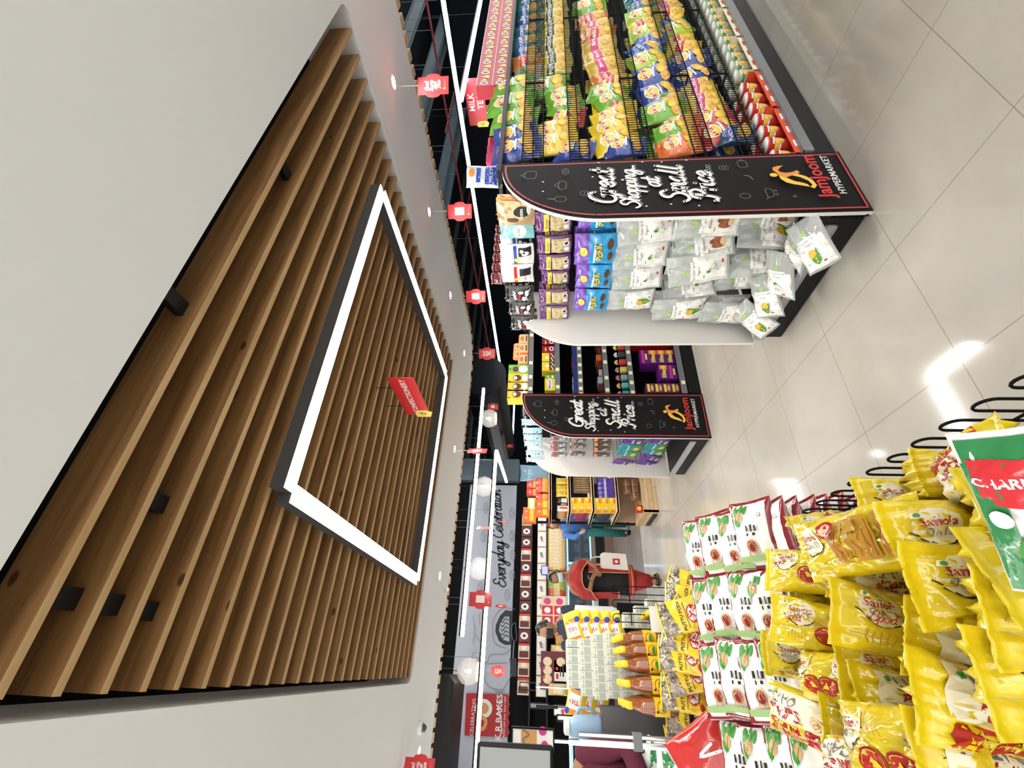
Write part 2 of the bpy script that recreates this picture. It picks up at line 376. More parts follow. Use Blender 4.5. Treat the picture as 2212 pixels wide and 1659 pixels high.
def wood_mat(name, c0, c1, knots=True, sc=(1, 14, 14), rough=.55, planks=None):
    m = bpy.data.materials.new(name); m.use_nodes = True; nt = m.node_tree; b = nt.nodes['Principled BSDF']; N, Lk = nt.nodes.new, nt.links.new
    tc = N('ShaderNodeTexCoord'); mp = N('ShaderNodeMapping'); mp.inputs['Scale'].default_value = sc; Lk(tc.outputs['Object'], mp.inputs[0])
    if knots:
        oi = N('ShaderNodeObjectInfo'); mr_ = N('ShaderNodeMath'); mr_.operation = 'MULTIPLY'; Lk(oi.outputs['Random'], mr_.inputs[0]); mr_.inputs[1].default_value = 37; va = N('ShaderNodeVectorMath'); va.operation = 'ADD'; Lk(tc.outputs['Object'], va.inputs[0]); Lk(mr_.outputs[0], va.inputs[1]); Lk(va.outputs[0], mp.inputs[0])
    no = N('ShaderNodeTexNoise'); no.inputs['Scale'].default_value = 1.6; no.inputs['Detail'].default_value = 5; no.inputs['Distortion'].default_value = .6; Lk(mp.outputs[0], no.inputs['Vector'])
    r = N('ShaderNodeValToRGB'); r.color_ramp.elements[0].position = .32; r.color_ramp.elements[1].position = .68
    r.color_ramp.elements[0].color = (*c0, 1); r.color_ramp.elements[1].color = (*c1, 1); Lk(no.outputs[0], r.inputs[0]); src = r.outputs[0]
    if knots:
        mp2 = N('ShaderNodeMapping'); mp2.inputs['Scale'].default_value = (3.2, 1, 6); Lk(va.outputs[0], mp2.inputs[0])
        v = N('ShaderNodeTexVoronoi'); v.inputs['Scale'].default_value = 1; Lk(mp2.outputs[0], v.inputs['Vector'])
        k = N('ShaderNodeValToRGB'); k.color_ramp.elements[0].position = .055; k.color_ramp.elements[1].position = .09
        k.color_ramp.elements[0].color = (.25, .2, .17, 1); k.color_ramp.elements[1].color = (1, 1, 1, 1); Lk(v.outputs['Distance'], k.inputs[0])
        mu = N('ShaderNodeMix'); mu.data_type = 'RGBA'; mu.blend_type = 'MULTIPLY'; mu.inputs[0].default_value = 1; Lk(src, mu.inputs[6]); Lk(k.outputs[0], mu.inputs[7]); src = mu.outputs[2]
    if planks:
        br = N('ShaderNodeTexBrick'); br.inputs['Color1'].default_value = (1, 1, 1, 1); br.inputs['Color2'].default_value = (.92, .9, .88, 1); br.inputs['Mortar'].default_value = (.75, .7, .65, 1)
        br.inputs['Mortar Size'].default_value = .008; br.inputs['Brick Width'].default_value = planks[0]; br.inputs['Row Height'].default_value = planks[1]; br.inputs['Scale'].default_value = 1
        mp3 = N('ShaderNodeMapping'); Lk(tc.outputs['Object'], mp3.inputs[0]); Lk(mp3.outputs[0], br.inputs['Vector']); mp3.inputs['Rotation'].default_value = planks[2]
        mu = N('ShaderNodeMix'); mu.data_type = 'RGBA'; mu.blend_type = 'MULTIPLY'; mu.inputs[0].default_value = 1; Lk(src, mu.inputs[6]); Lk(br.outputs[0], mu.inputs[7]); src = mu.outputs[2]
    Lk(src, b.inputs['Base Color']); b.inputs['Roughness'].default_value = rough
    MATS[name] = m; return m
WHITE = mat('ceiling_paint', (.80, .835, .86), .75)
DARK = mat('deck_black', (.006, .009, .013), .85, spec=.1)
BLACK = mat('black_metal', (.009, .009, .010), .4, spec=.25)
BLKM = mat('black_matt', (.008, .008, .009), .85, spec=.12)
GREY = mat('grey_rail', (.16, .17, .18), .35, coat=.3)
STEEL = mat('blue_grey_steel', (.10, .14, .17), .5)
CHROME = mat('chrome', (.75, .76, .78), .18, metal=1)
PAPER = mat('white_paper', (.82, .81, .77), .6)
PINE = wood_mat('pine_slat', (.19, .092, .030), (.35, .185, .068), True, (1.2, 16, 16))
TIP = wood_mat('pale_pine', (.55, .36, .17), (.66, .46, .24), False, (1, 10, 10))
BOARD = wood_mat('butcher_block', (.58, .40, .22), (.72, .54, .33), False, (2, 12, 12), .5, (.35, .06, (PI/2, 0, 0)))
SHELFW = wood_mat('light_shelf_wood', (.66, .50, .31), (.76, .60, .40), False, (2, 12, 12), .5)
PLANKS = wood_mat('grey_brown_planks', (.15, .12, .10), (.24, .20, .17), False, (1.5, 9, 1), .3, (1.2, .19, (0, 0, 0)))

mb = MB(); mb.box((-6, -6, -.1), (14, 20, 0)); fl = tag(mb.build('floor', floor_mat()), 'polished beige stone tiles with thin dark joints', kind='structure')
mb = MB(); mb.box((-6, 7.76, 0), (4.3, 11.9, .004)); tag(mb.build('floor_bakery', PLANKS), 'grey brown plank floor of the bakery', kind='structure')
mb = MB(); mb.box((-6, -6, 4.6), (14, 20, 4.75)); tag(mb.build('ceiling_deck', DARK), 'open dark roof deck', kind='structure')
WALLP = mat('wall_paint', (.55, .54, .52), .8)
for n, a, b, mm in (('wall_right', (14, 3.6, 0), (14.1, 20, 4.6), DARK), ('wall_left', (-6.1, 7.7, 0), (-6, 20, 4.6), DARK),
                ('wall_far', (4.3, 20, 0), (14, 20.1, 4.6), DARK), ('wall_bakery', (-6, 11.9, 0), (4.3, 12.0, 4.6), BLKM)):
    tag(MB().box(a, b).build(n, mm), kind='structure')

# white dropped ceiling with the slatted opening
X0, X1, Y0, Y1, HC = -.165, 3.655, 1.078, 5.175, 2.85
def rrect(x0, x1, y0, y1, r, n=6):
    out = []
    for cx, cy, a in ((x1-r, y1-r, 0), (x0+r, y1-r, PI/2), (x0+r, y0+r, PI), (x1-r, y0+r, 1.5*PI)):
        for k in range(n+1): q = a+PI/2*k/n; out.append((cx+r*math.cos(q), cy+r*math.sin(q)))
    return out
SX0, SX1, SY0, SY1 = -2.2, 4.87, -1.4, 6.47
bm = bmesh.new()
outer = rrect(SX0, SX1, SY0, SY1, .5, 8); inner = rrect(X0, X1, Y0, Y1, .13)
def loop(pts, z): return [bm.verts.new((x, y, z)) for x, y in pts]
for z in (HC, 3.25):
    lo, li = loop(outer, z), loop(inner, z)
    es = [bm.edges.new((l[i], l[(i+1) % len(l)])) for l in (lo, li) for i in range(len(l))]
    bmesh.ops.triangle_fill(bm, use_beauty=True, use_dissolve=False, edges=es, normal=(0, 0, -1 if z == HC else 1))
    if z == HC: a_o, a_i = lo, li
    else:
        for A, B in ((a_o, lo), (a_i, li)):
            for i in range(len(A)): bm.faces.new((A[i], A[(i+1) % len(A)], B[(i+1) % len(A)], B[i]))
bmesh.ops.recalc_face_normals(bm, faces=bm.faces)
me = bpy.data.meshes.new('ceiling'); bm.to_mesh(me); bm.free(); me.materials.append(WHITE)
o = bpy.data.objects.new('ceiling', me); C.objects.link(o); tag(o, 'white dropped ceiling panel with a rounded opening', kind='structure')
tag(MB().box((X0-.1, Y0-.1, 3.26), (X1+.1, Y1+.1, 3.3)).build('ceiling_void', BLKM), 'black void above the wooden slats', kind='structure')

# wooden slats across the opening
SLM = MB().box((X0+.05, -.013, .003), (X1-.05, .013, .152)).box((X0+.05, -.0125, 0), (X1-.05, .0125, .003), 1).mesh('slat', [PINE, wood_mat('pine_slat_underside', (.42, .27, .12), (.56, .38, .19), False, (1.2, 12, 12))])  # bottom strip of each slat has a paler pine colour
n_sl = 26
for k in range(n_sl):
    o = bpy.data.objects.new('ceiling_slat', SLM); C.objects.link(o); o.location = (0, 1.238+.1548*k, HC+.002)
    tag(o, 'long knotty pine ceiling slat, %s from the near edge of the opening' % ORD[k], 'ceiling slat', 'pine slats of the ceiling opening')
brm = MB().box((-.03, -.04, 0), (.03, .04, .05)).mesh('bracket', BLACK)
# battens round the dropped ceiling edge
BT = MB().box((-.066, -.046, 0), (.066, .046, .40)).mesh('batten', TIP)
k = 0
for i in range(36):
    y = 1.376+.1395*i
    if y > SY1-.45: break
    o = bpy.data.objects.new('edge_batten', BT); C.objects.link(o); o.location = (SX1+.068, y, HC+.001)
    tag(o, ('pale wooden batten above the snack aisles, %s from the top of the photo' % ORD[i]) if i < 28 else 'pale wooden batten just before the rounded ceiling corner, %s to last' % ORD[35-i], 'batten', 'wooden battens round the ceiling edge')
for i in range(5):
    a = PI/2*(i+.5)/5; cx, cy = SX1-.5, SY1-.5
    o = bpy.data.objects.new('edge_batten', BT); C.objects.link(o); o.location = (cx+.568*math.cos(a), cy+.568*math.sin(a), HC); o.rotation_euler = (0, 0, a)
    tag(o, 'pale wooden batten on the rounded ceiling corner, %s round the bend' % ORD[i], 'batten', 'wooden battens round the ceiling edge')
for i in range(40):
    x = 4.23-.1415*i
    if x < -1.4: break
    o = bpy.data.objects.new('edge_batten', BT); C.objects.link(o); o.location = (x, SY1+.068, HC+.001); o.rotation_euler = (0, 0, PI/2)
    tag(o, 'pale wooden batten on the bakery-facing ceiling edge, %s from the rounded corner' % ORD[i], 'batten', 'wooden battens round the ceiling edge')

# luminaires
LENSW = mat('lens_warm', (.9, .9, .9), emit=((1, .93, .84), 9)); LENSC = mat('lens_cool', (.9, .9, .9), emit=((.88, .94, 1), 11))
def mk_lum(x0, y0, x1, y1, z, wts, col, label, group, wd):
    dx, dy = x1-x0, y1-y0; L = math.hypot(dx, dy); a = math.atan2(dy, dx)
    o = empty('linear_light', ((x0+x1)/2, (y0+y1)/2, z), a, label, 'light', group)
    sq = 'under the slats' in label; hh = .004 if sq else .05
    MB().box((-L/2, -wd/2, hh), (L/2, wd/2, .075)).build('housing', mat('housing_grey', (.05, .05, .05), .5) if sq else BLACK, o)
    lensm = LENSC if col == COOL else LENSW
    MB().box((-L/2, -wd/2, 0), (L/2, wd/2, hh)).build('lens', lensm, o)
    n = max(2, int(L/1.8))
    top = 2.85 if 'under the slats' in label else 4.58
    for i in range(n):
        xx = -L/2+L*(i+.5)/n; MB().tube([(xx, 0, .07), (xx, 0, top-z)], .0025, n=5).build('hanging_wire', STEEL, o)
    area_light('light_source', ((x0+x1)/2, (y0+y1)/2, z-.004), L, wd, wts, col, (0, 0, a))
for l in LUM: mk_lum(*l)

# open roof: steel beams, fire pipes, ducts
beams = [((955, 90), 4.0), ((1000, 200), 3.9), ((912, 20), 3.9), ((990, 330), 3.9), ((975, 60), 4.1)]
for i, (p, z) in enumerate(beams):
    q = atz(*p, z)
    if q.y > 19 or q.y < 0: continue
    x0 = SX1+.2 if q.y < 6.5 else -5.9
    b = MB(); b.box((x0, q.y-.05, z), (13.9, q.y+.05, z+.012)).box((x0, q.y-.006, z), (13.9, q.y+.006, z+.2)).box((x0, q.y-.05, z+.2), (13.9, q.y+.05, z+.212))
    tag(b.build('steel_beam', STEEL), 'blue grey steel roof beam above the snack aisles, %s in the row' % ORD[i], 'beam', 'steel beams under the roof')
for i in range(9):
    y = 7.6+1.35*i
    b = MB().box((-5.9, y-.03, 4.2), (13.9, y+.03, 4.3)); tag(b.build('roof_joist', mat('joist', (.03, .035, .042), .6)), 'thin dark joist under the roof, %s beyond the ceiling edge' % ORD[i], 'joist', 'dark joists under the roof')
RED = mat('pipe_red', (.22, .02, .02), .45)
p = atz(949, 157, 3.7); x = p.x
b = MB().tube([(x, -2, 3.7), (x, 19, 3.7)], .022); 
for yy in (2.6, 5.2, 7.8, 10.4): b.tube([(x-.5, yy, 3.7), (x+1.5, yy, 3.7)], .014)
tag(b.build('sprinkler_pipe', RED), 'dark red sprinkler pipe running along the snack aisles under the roof', 'pipe')
p = atz(960, 1640, 3.7)
b = MB().tube([(-3.5, 6.9, 3.7), (3.5, 8.5, 3.7)], .022); tag(b.build('sprinkler_pipe', RED), 'dark red sprinkler pipe slanting above the checkout screens', 'pipe')
rod = MB().tube([(0, 0, 0), (0, 0, 1.0)], .005, n=5).mesh('rod', STEEL)
k = 0
for (Y_, X_) in [(0, 945), (65, 930), (100, 1010), (140, 925), (315, 960), (375, 990), (560, 980), (590, 985), (865, 1025), (890, 1015), (915, 1020), (1045, 985), (1050, 1010), (1205, 965)]:
    q = atz(X_, Y_, 3.6); 
    if q.y > 19 or q.x > 13: continue
    o = bpy.data.objects.new('threaded_rod', rod); C.objects.link(o); o.location = (q.x, q.y, 3.6)
    tag(o, 'thin steel rod hanging from the roof, %s counted from the top of the photo' % ORD[k], 'rod', 'steel rods hanging from the roof'); k += 1
# square black duct (left) and round black duct (right)
b = MB(); b.box((-3.0, 8.6, 3.03), (-.14, 9.9, 3.85), bev=.10); tag(b.build('air_duct', mat('duct_black', (.012, .012, .013), .45, bump=.1, bscale=40)), 'big black box duct with rounded edges above the checkout', 'duct')
b = MB(); b.tube([(6.3, 9.6, 3.15), (6.3, 14, 3.15)], .55, n=28); b.tube([(6.3, 9.58, 3.15), (6.3, 9.66, 3.15)], .58, n=28)
tag(b.build('air_duct', mat('duct_gloss', (.005, .006, .008), .3, spec=.12)), 'glossy round black duct behind the hanging red tags', 'duct')
b = MB().box((4.28, 11.7, 2.3), (4.9, 12.2, 4.5)); tag(b.build('roof_column', STEEL), 'blue grey steel column beside the bakery wall picture', 'column')

# downlights, dome camera, sprinkler in the white ceiling
GLOW = mat('downlight_glow', (1, 1, 1), emit=((1, .96, .9), 30))
dlm = MB().lathe([(.0, -.001), (.042, -.001), (.042, .0)], n=18).mesh('d', GLOW)
rim = MB().lathe([(.043, 0), (.055, -.004), (.055, .002), (.043, .002)], n=18).mesh('r', WHITE)
dls = [(850, 178, 'beside the topmost red tag'), (927, 458, 'beside the second red tag'), (973, 638, 'beside the third red tag'), (1003, 763, 'beside the red tag at the rounded corner'), (982, 970, 'over the bakery side, beside the narrow red tag'), (950, 1244, 'facing the bakery lettering'), (905, 1625, 'beside the dome camera')]
for X_, Y_, wh in dls:
    q = atz(X_, Y_, HC-.002); o = empty('downlight', (q.x, q.y, HC-.002), 0, 'small round ceiling downlight '+wh, 'downlight', 'downlights in the white ceiling')
    for n_, me in (('lamp', dlm), ('rim', rim)):
        c = bpy.data.objects.new(n_, me); C.objects.link(c); c.parent = o
    l = bpy.data.lights.new('spot', 'SPOT'); l.energy = 30; l.spot_size = 1.6; l.spot_blend = .6; l.color = (1, .95, .88); l.shadow_soft_size = .04
    so = bpy.data.objects.new('downlight_beam', l); C.objects.link(so); so.location = (q.x, q.y, HC-.02)
q = atz(905, 1572, HC); o = empty('dome_camera', (q.x, q.y, HC), 0, 'white dome security camera on the ceiling edge', 'camera')
MB().lathe([(.06, 0), (.06, -.03), (.045, -.04)], n=20).build('base', WHITE, o); MB().lathe([(.044, -.035), (.04, -.06), (.02, -.078), (.004, -.082)], n=20).build('lens_dome', mat('smoky_dome', (.05, .05, .06), .1, coat=1), o, True)
q = atz(960, 1274, HC); o = empty('fire_sprinkler', (q.x, q.y, HC), 0, 'small chrome sprinkler head under the white ceiling', 'sprinkler')
MB().lathe([(.03, 0), (.03, -.006), (.008, -.01), (.008, -.04), (.018, -.045)], n=14).build('body', CHROME, o)
for i, (bx, by) in enumerate(((367, 640), (607, 352), (350, 1090), (118, 1288), (218, 1302), (312, 1318))):
    q = atz(bx, by, HC+.07); kk = round((q.y-1.238)/.1548-.5); yb = 1.238+.1548*(kk+.5)
    o = bpy.data.objects.new('slat_bracket', MB().box((-.03, -.064, 0), (.03, .064, .03)).mesh('b', BLACK)); C.objects.link(o); o.location = (q.x, yb, HC+.06)
    tag(o, 'small black bracket between two pine slats, %s counted from the near edge' % ORD[i], 'bracket', 'black brackets between the slats')

# ------------------------------------------------------------------ the two snack gondolas with their sign panels
SIGNK = mat('sign_black', (.012, .011, .012), .5, spec=.12); SIGNR = mat('sign_red', (.42, .05, .05), .45)
SIGNW = mat('sign_white', (.80, .79, .76), .5); DOOD = mat('doodle_grey', (.16, .16, .16), .5)
SIGNY = mat('sign_gold', (.80, .50, .07), .5); SIGNO = mat('sign_orange', (.72, .27, .05), .5); LOGOR = mat('logo_red', (.55, .035, .03), .5)
WPANEL = mat('white_panel', (.70, .68, .655), .4)
def fin_outline(top=1.79, w_=.49, n=16):
    """0 = outer edge; the curve leaves it at 1.27 m and reaches the top at the back"""
    pts = [(w_, 0), (w_, top)]
    for k in range(n+1):
        q = PI/2*(1-k/n); u = .97
        pts.append((w_-(w_-0)*math.cos(q)**u if 0 else w_-w_*math.cos(q)**.9, 1.27+(top-1.27)*math.sin(q)**1.1))
    pts.append((0, 0)); return pts
def inset(u, v, e=.022):
    return (e+u*(.49-2*e)/.49, e+v*(1.79-2*e)/1.79)
def fin_marks():
    mk = []; P_ = fin_outline()
    loop_ = [inset(*p) for p in P_]; loop_.append(loop_[0])
    for a, b in zip(loop_[:-1], loop_[1:]): mk.append((('line', [a, b], .010), 1))
    G = lambda s, cx, cy, sz, wd=.34: mk.append((('script', s, cx, cy, sz, 0, dict(wd=wd, slant=.18)), 2))
    shadow = []
    for s, cx, cy, sz in (('Great', .25, 1.225, .066), ('Shopping...', .245, 1.10, .046), ('at', .265, .985, .05), ('Small', .25, .865, .066), ('Price...', .25, .725, .062)):
        mk.append((('script', s, cx+.008, cy-.012, sz, 0, dict(wd=.16, slant=.18)), 3)); G(s, cx, cy, sz, .25)
    # little drawings
    def ring(cx, cy, rx, ry, a0=0, n=10): return ('line', [(cx+rx*math.cos(a0+2*PI*k/n), cy+ry*math.sin(a0+2*PI*k/n)) for k in range(n+1)], .0028)
    for d in (('line', [(.33, 1.60), (.39, 1.60), (.385, 1.655), (.335, 1.655), (.33, 1.60)], .003), ('line', [(.345, 1.655), (.36, 1.68), (.375, 1.655)], .003),
              ring(.38, 1.44, .028, .018, .6), ring(.38, 1.44, .012, .008), ('line', [(.235, 1.44), (.285, 1.44), (.292, 1.475), (.228, 1.475), (.235, 1.44)], .003), ('line', [(.24, 1.475), (.26, 1.50), (.28, 1.475)], .003),
              ring(.145, 1.47, .022, .03), ('line', [(.145, 1.5), (.15, 1.535)], .005), ring(.185, 1.345, .02, .025), ('line', [(.175, 1.35), (.195, 1.345)], .003), ('line', [(.175, 1.335), (.195, 1.33)], .003),
              ring(.36, .62, .02, .024), ring(.36, .62, .008, .01), ('line', [(.36, .50), (.41, .50), (.41, .54), (.36, .54), (.36, .50)], .003), ('line', [(.41, .53), (.425, .52), (.41, .51)], .003),
              ring(.12, .565, .02, .024), ('line', [(.09, .47), (.10, .46), (.115, .43), (.16, .43), (.17, .46), (.10, .46)], .003), ring(.125, .415, .006, .006), ring(.155, .415, .006, .006),
              ('line', [(.25, .50), (.275, .51), (.285, .535)], .006), ('line', [(.10, 1.30), (.115, 1.29)], .004), ('line', [(.095, .33), (.11, .345)], .003), ('line', [(.11, .33), (.095, .345)], .003)):
        mk.append((d, 3))
    for x_, y_ in ((.44, 1.26), (.06, 1.05), (.07, .93), (.43, 1.03), (.08, .70), (.43, .80), (.05, .80), (.42, .93), (.31, 1.30), (.2, 1.56), (.28, 1.56)):
        mk.append((('ell', x_, y_, .004, .006, 6), 2))
    # running figure
    mk += [(('ell', .272, .395, .016, .019), 4), (('poly', [(.235, .37), (.262, .372), (.285, .375), (.31, .39), (.335, .385), (.345, .36), (.348, .33), (.335, .345), (.31, .365), (.292, .355), (.285, .33), (.29, .30), (.305, .275), (.285, .265), (.268, .285), (.262, .31), (.25, .335)]), 5),
           (('poly', [(.262, .372), (.235, .37), (.205, .35), (.19, .32), (.178, .285), (.165, .25), (.185, .255), (.20, .275), (.215, .31), (.24, .335)]), 4),
           (('poly', [(.262, .31), (.245, .275), (.215, .245), (.18, .235), (.165, .25), (.15, .235), (.175, .215), (.215, .222), (.25, .245), (.275, .285)]), 4)]
    mk.append((('text', 'JamJoom', .25, .185, .098, 0, dict(bold=.022)), 6)); mk.append((('text', 'HYPERMARKET', .262, .115, .047, 0, dict(bold=.01)), 2))
    return mk
def fin_mesh(printed):
    mb = MB(); out = fin_outline(); t = .02
    pl = lambda u, v, y: Vector((u, y, v))
    mb.prism(out, 0, t, lambda u, v, y: pl(u, v, y), 0 if printed else 1)
    if not printed: mb.m = [0]*len(mb.m)
    else:
        k = len(out); mb.m[0] = 0; mb.m[1] = 7
        for i in range(2, len(mb.m)): mb.m[i] = 7
        prints(mb, fin_marks(), lambda a, b, e: Vector((a, -e, b)), .0006)
    return mb
# the outline runs clockwise or not: faces are two sided anyway
FIN_P = fin_mesh(True).mesh('sign_panel', [SIGNK, SIGNR, SIGNW, DOOD, SIGNY, SIGNO, LOGOR, WPANEL])
FIN_W = fin_mesh(False).mesh('side_panel', [WPANEL])
TAGY = mat('price_card', (.82, .80, .50), .6)
def child(me, name, parent, loc=(0, 0, 0), rz=0):
    o = bpy.data.objects.new(name, me); C.objects.link(o); o.parent = parent; o.location = loc; o.rotation_euler = (0, 0, rz); return o
def gondola(y0, label, kind):
    """end cap from x=1.89 to 2.38, long body to the right; y0 = side facing the camera, 1 m deep"""
    x0, x1, y1 = 1.905, 9.4 if kind == 'chips' else 8.4, y0+1.0
    g = empty('gondola_shelf', (x0, y0, 0), 0, label, 'shelf unit', 'black snack gondolas with sign panels')
    mb = MB().box((.01, .03, .0), (x1-x0, .97, .13), bev=.008); mb.build('base', BLACK, g)
    MB().tube([(0, .0, .012), (0, .0, .012), (.0, .002, .025)], .012).build('floor_bumper', BLKM, g)
    MB().box((.50, -.005, .0), (x1-x0, .012, .12)).build('kick_plate', BLACK, g)
    MB().box((.50, .485, .13), (x1-x0, .515, 1.83)).build('back_panel', BLKM, g)
    mb = MB().box((.455, .03, .13), (.475, .97, 1.66))
    mb.build('end_panel', BLKM, g)
    MB().box((.44, .03, 1.755), (.475, .97, 1.775)).build('hanging_bar', BLACK, g)
    c = child(FIN_P, 'sign_panel', g, (-.01, -.02, 0)); c['label'] = 'black sign panel with white brush lettering'
    c = child(FIN_W, 'side_panel', g, (-.01, 1.0, .165)); c.scale = (1, 1, .907); c['label'] = 'plain white curved panel'
    # end cap tray
    mb = MB().box((.005, .02, .145), (.46, .98, .155)).box((0, .02, .13), (.012, .98, .17)); mb.build('tray', BLACK, g)
    mb = MB().box((-.014, .06, .125), (-.002, .97, .172)).box((-.018, .06, .168), (-.002, .97, .174)).box((-.018, .06, .123), (-.002, .97, .129)); mb.build('price_rail', mat('clear_rail', (.34, .35, .36), .15, coat=.6), g)
    if kind == 'chips':
        MB().box((.50, .0, .13), (x1-x0, .485, .142)).build('bottom_shelf', BLACK, g)
        mb = MB().box((.50, -.022, .115), (x1-x0, -.004, .17)).box((.50, -.026, .165), (x1-x0, .0, .172)); mb.build('price_rail', GREY, g)

        segs = [(.502, 1.52), (1.53, 2.56), (2.57, 3.60), (3.61, 4.64), (4.65, 5.68)]
        for zb, zt in ((1.56, 1.685), (1.29, 1.405), (.93, 1.045), (.59, .70), (.34, .445)):
            for a, b in segs:
                bk = MB(); yf = .045
                n = int((b-a)/.026)
                for i in range(n+1):
                    x = a+(b-a)*i/n; thin = .0017
                    bk.box((x-thin, yf-thin, zb), (x+thin, yf+thin, zt))
                for z, rr in ((zt, .0032), (zb+.5*(zt-zb), .0032), (zb, .0032)):
                    bk.box((a, yf-.006, z-rr), (b, yf-.0018, z+rr))
                for x in (a+.002, b-.002):
                    bk.box((x-.003, yf-.004, zt-.002), (x+.003, .48, zt+.004)); bk.box((x-.003, yf-.004, zb), (x+.003, yf+.003, zt)); bk.box((x-.003, yf, zb-.003), (x+.003, .48, zb+.003))
                for i in range(3):
                    yy = yf+(.48-yf)*(i+.5)/3; bk.box((a, yy-.002, zb-.002), (b, yy+.002, zb+.002))
                bk.build('wire_basket', BLKM, g)
        MB().box((.50, .03, 1.80), (x1-x0, .97, 1.825)).build('top_shelf', BLACK, g)
    else:
        for z, d in ((1.735, .44), (1.45, .40), (1.21, .40), (.94, .42), (.685, .42), (.18, .47)):
            MB().box((.50, .485-d, z-.022), (x1-x0, .485, z-.002)).build('shelf', BLACK, g)
            r = MB(); yf = .485-d; r.box((.50, yf-.012, z-.048), (x1-x0, yf, z+.002)).box((.50, yf-.014, z-.004), (x1-x0, yf, z+.003)).box((.50, yf-.014, z-.05), (x1-x0, yf, z-.044)); r.build('price_rail', GREY, g)
        if True:
            for z, xs in ((1.735, (2.47, 2.62, 2.80, 3.18)), (1.45, (2.52, 2.74)), (1.21, (2.43, 2.50, 2.60, 2.70, 2.80, 2.92, 3.02)), (.94, (2.47, 2.62, 2.82, 2.97)), (.685, (2.44, 2.56, 2.68, 2.80, 2.95)), (.18, (2.53,))):
                d = .485-(.44 if z > 1.6 else .47 if z < .3 else .42 if z < 1 else .40)
                for x in xs: MB().box((x-x0-.021, d-.0155, z-.043), (x-x0+.021, d-.0145, z-.006)).build('price_tag', TAGY, g)
        mm = MB().box((.50, .075, 1.215), (1.3, .078, 1.262)); mm.build('promo_strip', mat('navy_strip', (.015, .035, .16), .4), g)
    return g
G1 = gondola(1.50, 'black gondola with wire baskets of potato chips and hanging candy pouches', 'chips')
G2 = gondola(3.99, 'black gondola with chocolate shelves behind the chips gondola', 'choc')
HOOKM = CHROME
def hook(g, x, y, z, L=.36):
    gx, gy = g.location.x, g.location.y
    MB().tube([(2.36-gx, y-gy, z), (x-gx, y-gy, z), (x-.015-gx, y-gy, z+.012)], .0028, n=6).build('hook', HOOKM, g)

# ------------------------------------------------------------------ packets on the chips side
INKW = mat('ink_white', (.82, .82, .80), .4); INKK = mat('ink_black', (.015, .015, .015), .4); INKR = mat('ink_red', (.55, .02, .02), .35)
INKY = mat('ink_yellow', (.85, .60, .05), .35); CHIP = mat('chip_gold', (.72, .42, .10), .4, var=.3, vscale=60); INKG = mat('ink_green', (.04, .28, .05), .4)
INKB = mat('ink_blue', (.02, .06, .35), .35); ORNG = mat('ink_orange', (.80, .22, .03), .35); GREYF = foil('foil_back', (.45, .45, .43), metal=.5)
CHOC = mat('choc_brown', (.10, .035, .015), .35, var=.3, vscale=50); PINK = mat('ink_pink', (.6, .05, .22), .4); SILV = foil('silver_foil', (.62, .62, .64), metal=.7)
def lays(name, col, seed, chip=CHIP, w_=.185, h_=.25, sub=True):
    f = foil('foil_'+name, col)
    mk = [(('ell', 0, .045, .052, .045), 2), (('ell', -.005, .045, .042, .036), 4),
          (('poly', [(-.048, .03), (.045, .048), (.048, .068), (-.045, .052)]), 3), (('poly', [(.045, .048), (.058, .058), (.048, .068)]), 3),
          (('text', "Lay's", .0, .0495, .036, .17, dict(bold=.03)), 2),
          (('ell', .025, -.055, .05, .034), 5), (('ell', -.04, -.07, .035, .028), 5), (('ell', .01, -.05, .03, .02), 4)]
    if sub: mk.append((('rect', -.05, -.008, .05, .002, 6, 1), 2))
    return [pack('chips_'+name, w_, h_, .085, [f, GREYF, INKW, INKR, INKY, chip], mk, seed=s, back=1, wr=.0055) for s in (seed, seed+1)]
def snack(name, col, txt, seed, tcol, band, w_=.165, h_=.235, pic=CHIP, t=.075):
    f = foil('foil_'+name, col)
    mk = [(('rect', -.07, .0, .07, .055, 6, 3), 3), (('text', txt, 0, .03, .034, .08, dict(bold=.03)), 2), (('ell', 0, -.05, .055, .042), 5), (('ell', .02, -.06, .03, .02), 4)]
    return [pack('snack_'+name, w_, h_, t, [f, GREYF, tcol, band, INKY, pic], mk, seed=s, back=1, wr=.0055) for s in (seed, seed+1)]
PK = {
 'blue': (lays('blue', (.02, .05, .30), 1), 'deep blue'), 'green': (lays('green', (.16, .42, .03), 3), 'bright green'),
 'yellow': (lays('yellow', (.80, .56, .02), 5), 'yellow'), 'red': (lays('red', (.50, .03, .02), 7), 'red'), 'orange': (lays('orange', (.75, .16, .03), 9), 'orange'),
 'lime': (lays('lime', (.42, .60, .04), 11), 'lime green'), 'pinkyellow': (snack('pinkyellow', (.78, .60, .06), 'KURKURE', 13, INKW, PINK), 'yellow and pink'),
 'magenta': (snack('magenta', (.62, .42, .06), 'Bingo!', 15, INKW, PINK), 'golden and magenta'), 'noodle': (snack('noodle', (.55, .20, .04), 'MASALA', 17, INKW, INKR), 'orange brown'),
 'navy': (snack('navy', (.01, .05, .12), 'NACHOS', 19, INKW, INKB), 'dark navy'), 'teal': (snack('teal', (.02, .16, .14), 'CORNITOS', 21, INKW, INKB), 'dark teal'),
 'diamond': (snack('diamond', (.55, .52, .10), 'POTATO', 23, INKW, INKK, .14, .23), 'pale yellow and black'), 'redyellow': (snack('redyellow', (.85, .60, .02), 'Uncle Chipps', 25, INKW, INKR), 'yellow and red'),
 'bluewhite': (snack('bluewhite', (.03, .12, .42), 'WAFERS', 27, INKW, INKB), 'blue and white'), 'silver': (snack('silver', (.4, .42, .42), 'Puffs', 29, INKR, INKG), 'silver'),
}
